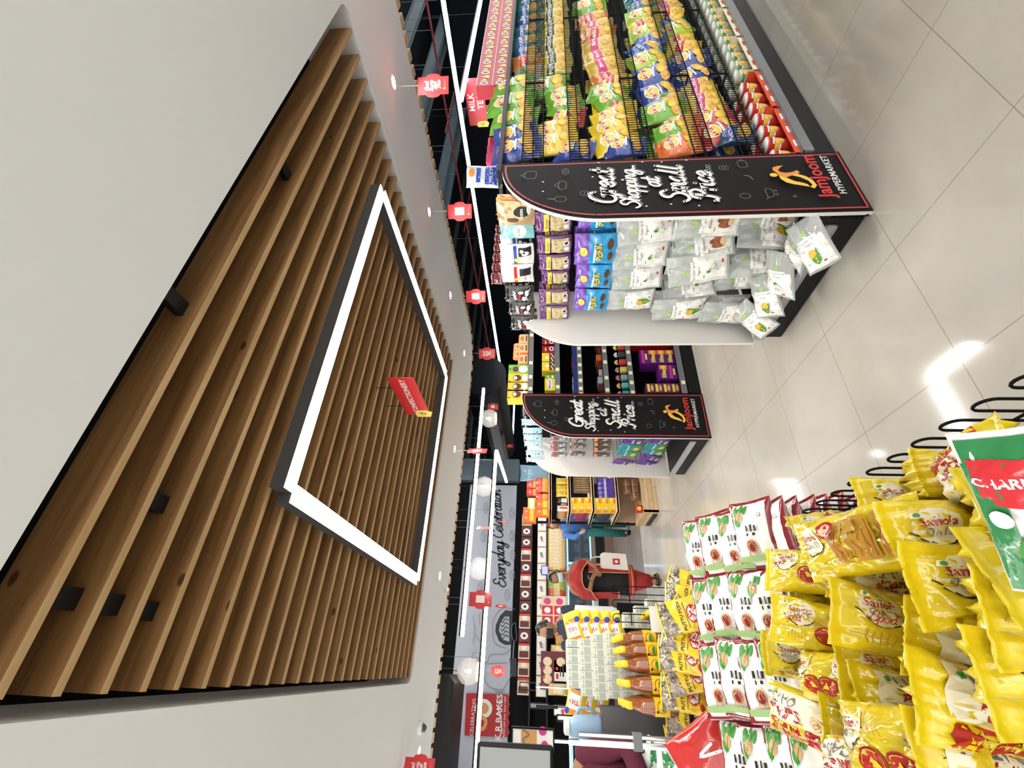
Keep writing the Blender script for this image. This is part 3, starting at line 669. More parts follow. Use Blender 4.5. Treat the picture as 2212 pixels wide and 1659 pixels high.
ROWN = {'A': 'top basket', 'B': 'second basket', 'C': 'middle basket', 'D': 'fourth basket', 'E': 'lowest basket'}
BZ = {'A': 1.565, 'B': 1.295, 'C': .935, 'D': .595, 'E': .345}
# (kind, pixel Y of its middle, extra height, sideways tilt, scale)
ROWS = {
 'A': [('blue', 322, .0, .05, 1.25), ('blue', 287, .03, -.05, 1.15), ('green', 258, .02, .12, 1.30), ('green', 222, .05, .1, 1.35), ('green', 190, .06, -.1, 1.2), ('silver', 155, .0, .2, .9), ('noodle', 135, 0, 0, .95), ('navy', 118, .0, .03, 1.05), ('teal', 92, .0, 0, 1.1), ('teal', 66, .0, .1, 1.1), ('navy', 45, .0, -.1, 1.05), ('teal', 25, .0, .05, 1.05), ('teal', 10, 0, 0, 1)],
 'B': [('blue', 332, -.06, .3, 1.0), ('yellow', 312, .05, .08, 1.15), ('yellow', 282, .06, -.05, 1.1), ('red', 255, -.02, .3, 1.0), ('green', 238, -.02, .3, 1.0), ('green', 190, .09, .05, 1.2), ('green', 212, 0, -.2, 1.0), ('diamond', 152, .05, .1, 1.05), ('diamond', 136, .04, 0, 1.05), ('diamond', 120, .05, -.1, 1.05), ('diamond', 104, .06, .1, 1.05), ('diamond', 88, .06, -.05, 1.05), ('diamond', 72, .05, .05, 1.05), ('diamond', 56, .05, 0, 1.05), ('diamond', 40, .06, .1, 1.05), ('diamond', 24, .05, -.1, 1.05), ('diamond', 8, .06, .05, 1.05)],
 'C': [('blue', 328, -.0, .1, 1.0), ('yellow', 312, .03, -.25, 1.15), ('yellow', 285, .04, -.3, 1.15), ('yellow', 262, .03, -.35, 1.1), ('pinkyellow', 244, 0, .1, 1.0), ('yellow', 228, .05, -.1, 1.0), ('green', 205, .03, .25, 1.15), ('green', 228, .05, -.5, .95), ('redyellow', 190, 0, .2, 1.0), ('noodle', 178, .02, -.3, 1.1), ('magenta', 155, .04, -.3, 1.15), ('magenta', 130, .05, -.2, 1.15), ('magenta', 106, .06, .05, 1.15), ('noodle', 85, .05, .15, 1.15), ('magenta', 66, .06, .1, 1.15), ('noodle', 48, .08, -.1, 1.2), ('green', 22, .09, .1, 1.2), ('magenta', 6, .06, 0, 1.1)],
 'D': [('orange', 328, .02, .05, 1.0), ('orange', 308, .0, .2, 1.05), ('green', 296, .05, -.1, .9), ('orange', 278, -.02, .45, 1.0), ('green', 258, .06, .05, 1.1), ('silver', 232, .02, .3, .95), ('blue', 248, .07, -.35, 1.1), ('blue', 212, .05, -.35, 1.1), ('blue', 180, .06, .05, 1.15), ('blue', 158, .04, .1, 1.1), ('lime', 150, .08, -.45, 1.15), ('bluewhite', 122, .06, -.5, 1.15), ('bluewhite', 104, .02, .1, 1.0), ('lime', 86, .05, .1, 1.0), ('redyellow', 68, .04, -.15, 1.0), ('lime', 50, .05, .1, 1.0), ('teal', 30, .03, .05, .95), ('teal', 12, .04, 0, .95)],
 'E': [('navy', 312, -.07, .2, .95), ('red', 300, -.01, -.45, 1.1), ('red', 278, .04, .35, 1.0), ('red', 262, 0, -.3, 1.0), ('pinkyellow', 252, .05, .1, 1.0), ('pinkyellow', 236, .04, -.1, 1.0), ('pinkyellow', 218, .05, .15, 1.0), ('pinkyellow', 200, .04, -.1, 1.0), ('blue', 184, .05, -.5, 1.15), ('blue', 148, .02, .1, 1.15), ('redyellow', 128, .05, .35, 1.05), ('redyellow', 108, .06, -.1, 1.0), ('lime', 86, .07, -.4, 1.1), ('bluewhite', 68, .07, -.4, 1.15), ('redyellow', 48, .06, .2, 1.0), ('magenta', 30, .06, -.4, 1.05), ('redyellow', 12, .07, 0, 1.0)],
}
rnd = random.Random(11)
for rk, items in ROWS.items():
    zb = BZ[rk]; cnt = {}
    items = sorted(items, key=lambda q: -q[1])
    for i, (kd, Yp, dz, tl, s_) in enumerate(items):
        protos, cn = PK[kd]; cnt[kd] = cnt.get(kd, 0)+1
        x = aty(1106, Yp, 1.60).x; lean = rnd.uniform(.1, .25)
        tilt = Vector((tl*.8, lean, 1))
        cz = zb+.125*s_*1.0+dz*.9+.005
        yy = 1.605+rnd.uniform(-.008, .012)+.012*(i % 2)
        lab = '%s snack bag, %s such from the sign panel, %s' % (cn, ORD[cnt[kd]-1], ROWN[rk])
        put(protos[i % 2], 'chips_bag', (x, yy, cz), (rnd.uniform(-.25, -.02), -1, .12), tilt, lab, 'bag of chips', 'snack bags in the '+ROWN[rk], (s_, 1, s_))
        if i % 2 == 0:
            put(protos[(i+1) % 2], 'chips_bag', (x+.04, 1.74, cz+.02-dz*.3), (-.1, -1, .1), (rnd.uniform(-.2, .2), .1, 1), 'rear %s snack bag, %s such from the sign panel, %s' % (cn, ORD[cnt[kd]-1], ROWN[rk]), 'bag of chips', 'snack bags in the '+ROWN[rk])
# red soup boxes on top
BOXR = mat('box_red', (.42, .012, .03), .4)
mk = [(('ell', -.045, -.0, .022, .03), 1), (('ell', -.045, 0, .012, .02), 2), (('rect', -.02, -.02, -.008, .025, 1, 1), 3), (('poly', [(.02, -.035), (.07, -.03), (.045, .03)]), 3), (('rect', -.004, -.01, .012, .012, 1, 1), 1), (('rect', -.075, .052, .075, .056), 1)]
bx = carton('soup_box', .158, .10, .115, [BOXR, INKW, INKK, INKY], mk)
for lv in range(2):
    for i in range(13):
        x = 3.66+.163*i
        put(bx, 'soup_box', (x, 1.66, 1.8255+.0575+lv*.1155+.0*lv), (-.02, -1, 0), (0, 0, 1), 'red box with white oval, %s along the %s row on the gondola top' % (ORD[i], ('lower', 'upper')[lv]), 'box', 'red boxes on top of the chips gondola', (1, 1, 1))
# things standing on the gondola top beside the sign panel
bluew = pack('milk_pouch', .15, .24, .06, [foil('foil_bw', (.55, .6, .68)), INKB, INKW, ORNG], [(('rect', -.06, -.09, .06, -.01, 4, 4), 1), (('rect', -.05, .02, .05, .05, 4, 2), 1), (('text', 'MILKY', 0, -.05, .035), 2), (('ell', .02, .085, .03, .02), 3)], seed=40, wr=.005)
q = aty(1052, 415, 1.9); put(bluew, 'powder_pouch', (q.x+.02, 1.8, 1.955), (-.6, -1, 0), (.08, 0, 1), 'blue and white pouch leaning behind the curved top of the first sign panel', 'pouch')
jar = MB().lathe([(.036, 0), (.04, .01), (.04, .085), (.034, .095), (.038, .097), (.038, .115), (.0, .115)], n=14).mesh('jar', [mat('jam_brown', (.12, .015, .015), .15, coat=1)], True)
for i in range(6):
    q = aty(1062, 495+21*i, 2.35); put(jar, 'jam_jar', (q.x, 2.36, 1.8255), (-.3, -1, 0), (0, 0, 1), 'dark brown jar on the gondola top, %s behind the gold candy pouches' % ORD[i], 'jar', 'dark jars on the gondola top')
tub = MB().box((-.05, -.04, 0), (.05, .04, .12), bev=.01).box((-.052, -.0405, .05), (.052, .0405, .056)).mesh('t', [mat('berry_pink', (.45, .02, .09), .35)])
for i in range(3):
    q = aty(1055, 292+17*i, 1.95); put(tub, 'pink_packet', (q.x, 2.03, 1.8255), (-.3, -1, 0), (0, 0, 1), 'deep pink packet standing on the gondola top, %s beside the blue bags' % ORD[i], 'packet', 'pink packets on the gondola top', (1, 1, 1.5))
# cup noodles in trays on the bottom shelf
def cup(name, c0, band, seed):
    mb = MB().lathe([(.033, 0), (.034, .002), (.047, .098), (.050, .1), (.050, .104), (.047, .105)], n=20, mi=0).lathe([(.0475, .1052), (.0, .1056)], n=20, mi=1)
    for k in range(5): mb.lathe([(.0405+.0015*k, .045+.010*k), (.0411+.0015*k, .0535+.010*k)], n=20, mi=2 if k in (1, 2) else 3) if k < 3 else None
    prints(mb, [(('ell', 0, .055, .020, .022), 4), (('rect', -.02, .078, .02, .086, 4, 1), 3)], lambda u, v, e: Vector(((.0362+v*.135+e)*math.sin(u/.04), -(.0362+v*.135+e)*math.cos(u/.04), v)))
    return mb.mesh(name, [foil(name, c0, bump=0), INKW, band, INKW, CHIP], True)
cupR = cup('cup_red', (.62, .05, .04), INKY, 1); cupG = cup('cup_green', (.55, .62, .48), INKG, 2)
tray_r = mat('tray_red', (.72, .08, .03), .45); tray_w = mat('tray_cream', (.78, .72, .52), .5)
def cup_tray(x0, x1, m_, lab, cupm, rows=3, pitch=.105):
    e = empty('display_tray', ((x0+x1)/2, 1.50, .143), 0, lab, 'tray', 'cardboard trays of cup noodles'); L = x1-x0
    mb = MB().box((-L/2, 0, 0), (L/2, .3, .003)).box((-L/2, 0, 0), (L/2, .004, .055)).box((-L/2, 0, 0), (-L/2+.004, .3, .09)).box((L/2-.004, 0, 0), (L/2, .3, .09)); mb.build('carton', m_, e)
    for u in (-.3, 0, .3): MB().box((u*L-.03, -.0012, .015), (u*L+.03, -.0006, .04)).build('printed_label', INKW if m_ is tray_r else INKR, e)
cup_tray(2.42, 2.88, tray_r, 'bright red cardboard tray of red noodle cups beside the sign panel', cupR)
cup_tray(2.90, 3.34, tray_r, 'second bright red cardboard tray of noodle cups from the sign panel', cupR)
for i in range(4): cup_tray(3.36+.50*i, 3.84+.50*i, tray_w, 'cream cardboard tray with red print under green noodle cups, %s beyond the red trays' % ORD[i], cupG)
n = 0
for i in range(23):
    x = 2.475+.127*i+(.06 if i > 6 else 0)
    for j in range(2):
        red = x < 3.34
        tz = rnd.uniform(-.25, .25) if red else rnd.uniform(-.08, .08)
        put(cupR if red else cupG, 'noodle_cup', (x+rnd.uniform(-.006, .006), 1.57+.115*j, .150+(.004 if red else .0)), (-.3, -1, 0), (tz*.25, .0 if red else .05, 1),
            '%s noodle cup, %s of the %s line from the sign panel' % ('red' if red else 'pale green', ORD[i], ('front', 'back')[j]), 'noodle cup', 'cup noodles on the bottom shelf', (1.0, 1.0, 1.25))

# ------------------------------------------------------------------ hanging pouches on the end cap of the first gondola
CLEARB = mat('clear_film', (.60, .64, .62), .12, alpha=.5, spec=.8, coat=.5)
CANDY = mat('white_candy', (.70, .71, .67), .3, bump=1.0, bscale=30, var=.2, vscale=22, coat=.6)
LABW = mat('label_white', (.80, .80, .77), .45); LEAF = mat('leaf_green', (.05, .28, .03), .5); LIME = mat('lime_mark', (.35, .62, .12), .5)
CORN = mat('corn_yellow', (.72, .42, .04), .5, var=.15, vscale=90); ALM = mat('almond_brown', (.28, .09, .03), .5, var=.3, vscale=50); CREAM = mat('almond_cream', (.70, .52, .30), .5)
def thai(kind, seed, h=.32):
    mk = [(('rect', -.062, -.135, .062, .045, 6, 8), 2), (('script' if 0 else 'text', 'ThaiChewCandy', 0, .025, .0185, .03, dict(shear=.3, bold=-.003)), 3), (('text', {'corn': 'Corn', 'alm': 'Almond', 'yog': 'Yogurt'}[kind], .0, -.001, .021, .0, dict(shear=.3)), 3),
          (('line', [(-.012, .085), (-.004, .075), (.012, .088)], .006), 5), (('line', [(-.010, .075), (-.002, .065), (.014, .078)], .006), 5), (('line', [(-.008, .066), (0, .058), (.014, .067)], .005), 5), (('rect', -.055, -.028, -.03, -.024, 2, 1), 8)]
    if kind == 'corn': mk += [(('ell', .0, -.075, .026, .040), 6), (('poly', [(-.028, -.085), (-.02, -.112), (0, -.13), (.022, -.11), (.03, -.07), (.014, -.095), (0, -.105), (-.014, -.10)]), 4), (('poly', [(.018, -.09), (.034, -.055), (.036, -.03), (.024, -.05)]), 4)]
    if kind == 'alm': mk += [(('ell', -.02, -.075, .018, .036), 7), (('ell', .006, -.065, .016, .034), 7), (('ell', .03, -.085, .018, .03), 7), (('ell', -.005, -.10, .022, .016), 9), (('ell', .02, -.105, .02, .014), 9)]
    if kind == 'yog': mk += [(('ell', -.012, -.05, .010, .012), 4), (('ell', .0, -.056, .007, .008), 5), (('ell', .01, -.09, .034, .024), 1), (('line', [(-.02, -.09), (0, -.078), (.02, -.088), (.036, -.08)], .003), 10), (('line', [(-.018, -.1), (.005, -.092), (.03, -.1)], .003), 10)]
    mk.append((('rect', .028, -.128, .048, -.118, 2, 1), 8))
    return pack('candy_pouch_'+kind, .20, h, .055, [CLEARB, CANDY, LABW, INKK, LEAF, LIME, CORN, ALM, INKR, CREAM, GREY], mk, seed=seed, seal=.03, wr=.007, region=lambda u, v: 1 if v < .09 and abs(u) < .44 and v > -.46 else 0, back=None, belly=.5)
TH = {k: [thai(k, 50+i*3+j) for j in range(2)] for i, k in enumerate(('corn', 'alm', 'yog'))}
PURP = foil('purple', (.10, .012, .13)); PURP2 = foil('violet', (.16, .06, .42)); CYAN = foil('cyan', (.02, .30, .62))
NUT = mat('nut_tan', (.52, .42, .22), .3, bump=.6, bscale=40, var=.35, vscale=40)
nut = pack('nut', .135, .20, .04, [PURP, INKY, NUT, INKW, INKK, SILV], [(('rect', -.058, .025, .058, .052, 6, 2), 1), (('text', 'Nutties', 0, .038, .023, 0, {}), 4), (('rect', -.052, -.085, .052, .015, 6, 5), 2), (('rect', -.052, -.09, .02, -.072, 4, 1), 5), (('ell', .02, -.07, .017, .017), 3), (('ell', -.02, -.072, .014, .014), 3), (('ell', .02, -.07, .010, .010), 4)], seed=61, wr=.004)
perk = pack('perk', .205, .23, .05, [PURP2, CYAN, INKY, CHOC, INKW, INKK], [(('rect', -.085, .004, .085, .014, 6, 1), 4), (('text', 'PERK', 0, -.015, .052, .12, dict(bold=.04)), 5), (('text', 'PERK', -.002, -.013, .052, .12, dict(bold=.02)), 2), (('ell', .04, -.072, .034, .018), 3), (('ell', -.035, -.075, .030, .014), 3), (('ell', 0, .068, .030, .02), 2), (('text', '5 Star', 0, .068, .018), 5)], seed=63, wr=.006, region=lambda u, v: 1 if v < .14+.12*abs(u) else 0)
kiss = pack('kiss', .15, .20, .045, [foil('gold_foil', (.55, .40, .20), metal=.35), INKK, INKW, CHOC, INKY], [(('ell', .02, -.03, .032, .045), 1), (('text', 'KISSES', .012, -.03, .020, .0, dict(bold=.02)), 2), (('ell', -.03, .02, .013, .035), 3), (('ell', .03, -.07, .028, .012), 2)], seed=65, wr=.004)
amber = pack('amber', .14, .19, .04, [foil('amber_foil', (.75, .30, .04)), INKW, CHOC], [(('rect', -.05, .03, .05, .06, 4, 2), 1), (('ell', 0, -.03, .05, .03), 2)], seed=66)
tealp = pack('tealp', .125, .19, .035, [foil('aqua_foil', (.22, .55, .58)), INKW, GREY, INKK], [(('ell', 0, -.015, .045, .04), 1), (('text', 'KISSES', 0, -.01, .02, .0, {}), 3), (('line', [(-.05, .05), (0, .07), (.05, .05)], .006), 1)], seed=67)
whb = pack('whb', .155, .20, .05, [foil('white_foil', (.75, .75, .74), metal=0), INKB, INKY, INKK, LABW], [(('rect', -.07, -.0, .07, .02, 5, 2), 1), (('ell', -.03, -.0, .018, .02), 2), (('rect', .0, -.085, .06, -.01, 3, 4), 3), (('ell', .02, -.05, .018, .022), 4), (('ell', .04, -.03, .01, .012), 4)], seed=68)
whr = pack('whr', .155, .20, .05, [MATS['white_foil'], INKR, INKY, INKK, LABW], [(('rect', -.07, -.0, .07, .02, 5, 2), 1), (('ell', -.03, -.0, .016, .018), 2), (('rect', .0, -.085, .055, -.015, 3, 4), 3), (('text', 'xplor', -.02, -.05, .022, 0, {}), 1)], seed=69)
blk = pack('blk', .15, .19, .045, [foil('black_foil', (.018, .016, .016)), INKW, INKR, GREY], [(('text', 'HERSHEY', 0, .03, .024, .1, dict(bold=.03)), 1), (('ell', -.03, -.03, .02, .014), 1), (('ell', .02, -.05, .026, .012), 1), (('ell', .03, -.01, .014, .018), 1), (('ell', .0, .0, .018, .012), 2), (('line', [(-.05, -.06), (0, -.045), (.05, -.07)], .006), 1), (('rect', -.06, .06, .06, .064, 4, 1), 3)], seed=70)
# (mesh, pixel box centre, plane x, yaw, roll, scale, label, extra behind)
EC = [
 (amber, 1112, 415, 2.14, 0, 0, 1.1, 'orange amber foil pouch half behind the curved top of the near sign panel', 0, 'top'),
 (kiss, 1115, 457, 2.10, .1, 0, 1, 'gold foil pouch with a black oval emblem in the top row', 1, 'top'),
 (tealp, 1117, 496, 2.10, 0, 0, 1, 'pale aqua foil pouch beside the gold pouch', 1, 'top'),
 (whb, 1115, 527, 2.19, 0, 0, .95, 'white pouch with a blue band, half behind another in the top row', 0, 'top'),
 (whb, 1117, 548, 2.10, 0, 0, 1, 'front white pouch with a blue band, top row', 0, 'top'),
 (whr, 1115, 570, 2.17, 0, 0, .95, 'white pouch with a red band, half behind another in the top row', 0, 'top'),
 (whr, 1118, 590, 2.10, 0, 0, 1, 'front white pouch with a red band, top row', 0, 'top'),
 (blk, 1122, 634, 2.10, 0, 0, 1, 'black foil pouch next to the white pouches', 1, 'top'),
 (blk, 1127, 665, 2.12, 0, 0, .95, 'middle black foil pouch of the top row', 0, 'top'),
 (blk, 1132, 697, 2.12, .1, 0, 1, 'black foil pouch nearest the white panel', 1, 'top'),
 (nut, 1195, 450, 2.22, 0, 0, 1, 'purple nut pouch half hidden by the sign panel edge', 0, 'second'),
 (nut, 1195, 479, 2.10, 0, 0, 1, 'first full purple nut pouch below the gold pouch', 1, 'second'),
 (nut, 1197, 528, 2.10, 0, 0, 1, 'purple nut pouch under the white blue-banded pouch', 1, 'second'),
 (nut, 1198, 566, 2.10, 0, 0, .95, 'purple nut pouch left of the dark gap', 0, 'second'),
 (nut, 1199, 598, 2.14, 0, 0, .9, 'glary purple nut pouch right beside the dark gap', 1, 'second'),
 (nut, 1197, 640, 2.10, 0, 0, 1, 'purple nut pouch just past the dark gap', 1, 'second'),
 (nut, 1197, 674, 2.12, .1, 0, 1, 'purple nut pouch nearest the white panel', 0, 'second'),
 (perk, 1294, 462, 2.14, 0, 0, 1, 'blue and violet wafer pouch half hidden by the sign panel', 1, 'third'),
 (perk, 1288, 538, 2.10, .05, 0, 1.1, 'largest blue and violet wafer pouch, next to a dark gap', 1, 'third'),
 (perk, 1284, 597, 2.10, 0, .04, 1, 'middle blue and violet wafer pouch', 1, 'third'),
 (perk, 1277, 648, 2.10, .05, .06, 1, 'blue and violet wafer pouch nearest the white panel', 0, 'third'),
 (TH['yog'][0], 1395, 452, 2.2, .1, 0, .95, 'clear yogurt candy pouch tucked behind the sign panel edge', 0, 'fourth'),
 (TH['yog'][1], 1396, 492, 2.10, .25, -.12, 1, 'clear yogurt candy pouch nearest the sign panel, fourth row', 1, 'fourth'),
 (TH['yog'][0], 1384, 549, 2.10, .15, -.1, 1, 'clear yogurt candy pouch in the middle of the fourth row', 1, 'fourth'),
 (TH['yog'][1], 1376, 598, 2.10, .1, -.06, .97, 'clear yogurt candy pouch beside the corn one, fourth row', 0, 'fourth'),
 (TH['corn'][0], 1362, 647, 2.10, .05, -.04, .93, 'clear corn candy pouch against the white panel, fourth row', 1, 'fourth'),
 (TH['alm'][0], 1532, 474, 2.05, .2, -.05, 1.08, 'clear almond candy pouch touching the sign panel, fifth row', 0, 'fifth'),
 (TH['alm'][1], 1518, 526, 2.10, .45, -.32, 1.05, 'tilted clear almond candy pouch in the fifth row', 1, 'fifth'),
 (TH['yog'][1], 1508, 580, 2.04, .2, -.22, 1.08, 'front clear yogurt candy pouch in the fifth row', 1, 'fifth'),
 (TH['yog'][0], 1486, 615, 2.14, .9, -.3, 1.0, 'twisted clear candy pouch seen from its edge, fifth row', 0, 'fifth'),
 (TH['corn'][1], 1466, 668, 2.06, .0, -.08, 1.05, 'front clear corn candy pouch by the white panel, fifth row', 1, 'fifth'),
 (TH['alm'][1], 1662, 464, 2.14, .2, -.1, 1.0, 'clear almond candy pouch half behind the sign panel, sixth row', 0, 'sixth'),
 (TH['corn'][0], 1656, 500, 2.10, 1.05, .1, 1.0, 'clear corn candy pouch turned sideways next to the almond one', 0, 'sixth'),
 (TH['corn'][1], 1634, 560, 2.10, .95, -.1, 1.0, 'clear corn candy pouch turned sideways over the middle of the tray', 0, 'sixth'),
 (TH['corn'][0], 1603, 597, 2.12, .2, -.1, 1.0, 'clear corn candy pouch facing out in the sixth row', 1, 'sixth'),
 (TH['corn'][1], 1568, 676, 2.02, .0, .05, 1.0, 'lone clear corn candy pouch against the white panel, sixth row', 1, 'sixth'),
]
for me, X_, Y_, px_, yaw, roll, s_, lab, ex, rown in EC:
    q = atx(X_, Y_, px_); q.y = max(q.y, 1.515+.5*(me.vertices[0].co.x*-2)*s_) if q.y < 1.9 else q.y
    N_ = Vector((-math.cos(yaw), -math.sin(yaw), .03)); U_ = Vector((0, -roll, 1)) if 1 else 0
    cat = 'candy pouch' if me.name.startswith('candy') else 'snack pouch'
    put(me, 'snack_pouch', q, N_, U_, lab, cat, 'hanging pouches of the %s row, near end cap' % rown, (s_, 1, s_))
    hz = q.z+max(v.co.z for v in me.vertices)*s_-.012; hook(G1, px_-.03, q.y, hz)
    for k in range(ex):
        put(me, 'snack_pouch', (px_+.07, q.y+.004, q.z+.003), (-1, -.05, 0), (0, 0, 1), 'spare behind: '+lab[:1].lower()+lab[1:], cat, 'hanging pouches of the %s row, near end cap' % rown, (s_*.97, 1, s_*.97))
for i, (X_, Y_, nx_, ny_, ux, uy, s_, kd, lab) in enumerate([
  (1772, 500, -.55, -.15, .6, -.25, 1.0, 'corn', 'clear corn candy pouch leaning in the tray corner by the sign panel'),
  (1722, 540, -.35, -.2, -.2, -.9, 1.0, 'yog', 'clear candy pouch lying flat on top in the tray, second from the sign panel'),
  (1686, 594, -.4, -.25, .4, -.8, 1.0, 'yog', 'clear candy pouch lying in the middle of the tray'),
  (1655, 640, -.6, -.3, .5, -.55, .98, 'corn', 'clear corn candy pouch lying in the tray over the end one'),
  (1628, 690, -.8, -.3, .5, -.2, .95, 'corn', 'clear corn candy pouch at the white-panel end of the tray')]):
    q = atz(X_, Y_, .235); q.y = max(q.y, 1.61); N_ = Vector((nx_, ny_, 1)); U_ = Vector((ux, uy, .25 if i != 4 else .6))
    put(TH[kd][i % 2], 'snack_pouch', q, N_, U_, lab, 'candy pouch', 'candy pouches lying in the near tray', (s_*.9, 1, s_*.85))

# ------------------------------------------------------------------ second gondola: hanging pouches and chocolate shelves
def simple(name, col, w_, h_, t_, marks, mats, seed, **k): return pack(name, w_, h_, t_, [foil(name+'_f', col)]+mats, marks, seed=seed, nx=12, nz=14, **k)
lb = simple('lblue', (.30, .58, .75), .13, .20, .03, [(('rect', -.05, .0, .05, .03, 4, 2), 1), (('ell', 0, -.05, .035, .035), 1), (('ell', 0, -.05, .02, .02), 2), (('ell', 0, .08, .012, .012), 3)], [INKW, GREY, INKY], 80)
g1 = simple('greyp', (.10, .09, .09), .11, .18, .03, [(('rect', -.045, .03, .045, .06, 4, 2), 1), (('rect', -.04, -.07, .04, .01, 4, 3), 2), (('text', 'OREO', 0, -.02, .026), 3)], [INKR, SILV, INKW], 81)
g2 = simple('darkp', (.06, .05, .05), .11, .16, .03, [(('ell', 0, -.02, .035, .03), 2), (('line', [(-.04, .05), (.04, .03)], .01), 1)], [ORNG, SILV], 82)
g3 = simple('cocoap', (.07, .03, .02), .11, .19, .03, [(('rect', -.04, .05, .04, .08, 3, 2), 1), (('ell', 0, -.03, .03, .03), 2)], [ORNG, SILV], 83)
cu1 = simple('cuki', (.02, .22, .25), .13, .24, .035, [(('rect', -.055, -.11, .055, -.0, 4, 4), 1), (('text', 'Chyawan', 0, .03, .024, .1, dict(bold=.03)), 2), (('ell', 0, -.06, .03, .035), 3)], [INKG, INKW, CHIP], 84)
cu2 = simple('cukv', (.10, .03, .22), .13, .24, .035, [(('rect', -.055, -.11, .055, -.03, 4, 4), 1), (('text', 'Oreo', 0, .0, .034, .1, dict(bold=.03)), 2), (('ell', 0, -.07, .03, .028), 3)], [INKB, INKW, CHIP], 85)
E2 = [(lb, 'pale blue pouch', 'top row', [(1148, 912), (1150, 930), (1151, 944), (1152, 958), (1155, 978), (1155, 993)], 0), (g1, 'black pouch with a red band', 'second row', [(1207, 946), (1207, 960), (1207, 970), (1208, 982)], 0),
      (g2, 'dark grey pouch', 'third row', [(1250, 950), (1250, 963), (1249, 980)], 0), (g3, 'cocoa brown pouch', 'fourth row', [(1301, 948), (1301, 958), (1300, 969), (1299, 982)], 0)]
for me, nm, rw, pts, _ in E2:
    for i, (X_, Y_) in enumerate(pts):
        q = atx(X_, Y_, 2.1); put(me, 'snack_pouch', q, (-1, 0, 0), (0, 0, 1), '%s, far end cap, %s, %s from its panel' % (nm, rw, ORD[i]), 'snack pouch', 'hanging pouches of the far end cap'); hook(G2, 2.07, q.y, q.z+.085)
for i, (X_, Y_, me, rl) in enumerate([(1366, 952, cu2, -.2), (1362, 966, cu1, -.25), (1356, 978, cu1, -.3), (1347, 998, cu2, -.3), (1425, 952, cu2, -.3), (1418, 963, cu1, -.35), (1413, 975, cu1, -.35), (1406, 988, cu2, -.4), (1396, 1000, cu2, -.5)]):
    q = atx(X_, Y_, 2.06); put(me, 'snack_pouch', q, (-1, -.1, 0), (0, rl, 1), '%s pouch hanging askew, far end cap, %s row, %s from its panel' % ('violet' if me is cu2 else 'teal and green', 'fifth' if i < 4 else 'sixth', ORD[i % 4 if i < 4 else i-4]), 'snack pouch', 'hanging pouches of the far end cap'); hook(G2, 2.03, q.y, q.z+.11)
def shelfbox(me, name, X_, Y_, zb, y, lab, cat, grp, hh, s=None, N=(0, -1, 0)):
    q = aty(X_, Y_, y); put(me, name, (q.x, y, zb+hh), N, (0, 0, 1), lab, cat, grp, s)
CB = lambda n, c: mat(n, c, .4)
crun = carton('cr', .115, .12, .215, [CB('yel_box', (.80, .50, .03)), CHOC, INKW, INKR], [(('ell', 0, .01, .04, .045), 1), (('ell', 0, .03, .022, .018), 2), (('ell', 0, -.07, .045, .03), 2), (('ell', -.04, .09, .008, .01), 1)])
crgn = carton('cg', .115, .12, .215, [CB('grn_box', (.18, .45, .06)), CHOC, INKW, INKR], [(('ell', 0, .03, .035, .035), 1), (('ell', 0, -.05, .045, .05), 2), (('ell', 0, .09, .012, .01), 1)])
G = 'boxes on the chocolate shelves'
shelfbox(crgn, 'cereal_box', 1120, 804, 1.737, 4.12, 'green carton on the top chocolate shelf beside the orange tins', 'box', G, .108)
shelfbox(crun, 'cereal_box', 1120, 823, 1.737, 4.12, 'yellow carton next to the green one on the top chocolate shelf', 'box', G, .108)
shelfbox(crun, 'cereal_box', 1120, 841, 1.737, 4.12, 'yellow carton second from the green one on the top chocolate shelf', 'box', G, .108)
shelfbox(crun, 'cereal_box', 1120, 858, 1.737, 4.12, 'yellow carton rising behind the curved top of the far sign panel', 'box', G, .108)
tin = MB().box((-.075, -.03, -.06), (.075, .03, .06), bev=.016); tin.add(*[[Vector((a, -.0306, b)) for a, b in rect2d(-.06, -.046, .06, .046)[0]], rect2d(0, 0, 1, 1)[1]], 1)
prints(tin, [(('ell', .0, .02, .03, .018), 2), (('ell', 0, .02, .022, .012), 0), (('rect', -.04, -.035, .04, -.02, 2, 1), 3)], lambda a, b, e: Vector((a, -.031-e, b))); tin = tin.mesh('tin', [CB('tin_orange', (.80, .20, .06)), CB('tin_gold', (.62, .50, .25)), INKR, CHOC])
for i, (X_, Y_) in enumerate([(1130, 735), (1130, 755), (1130, 779)]): shelfbox(tin, 'gift_tin', X_, Y_, 1.737, 4.12, 'orange rimmed gold tin on the top chocolate shelf, %s from the white panel' % ORD[i], 'tin', 'orange tins on the top chocolate shelf', .061)
for i in range(2): q = aty(1110, 752+16*i, 4.3); put(tin, 'gift_tin', (q.x, 4.30, 1.737+.061+.0), (0, -1, 0), (0, 0, 1), 'orange tin standing behind the front tins, %s' % ORD[i], 'tin', None, (.8, 1, 1.6)).location.z = 1.737+.098
mb_ = carton('mb', .20, .13, .11, [CB('milk_yellow', (.82, .62, .03)), CB('milk_green', (.05, .38, .08)), INKW, INKB, CHIP], [(('rect', .045, -.055, .10, .055, 3, 3), 1), (('ell', -.02, .0, .075, .028), 2), (('text', 'Milkybar', -.02, 0, .034, 0, dict(bold=.02)), 3), (('ell', .07, .02, .02, .014), 4), (('ell', .07, -.028, .02, .012), 2)])
shelfbox(mb_, 'chocolate_box', 1187, 833, 1.452, 4.16, 'yellow and green chocolate box on the second shelf next to the far sign panel', 'box', G, .055)
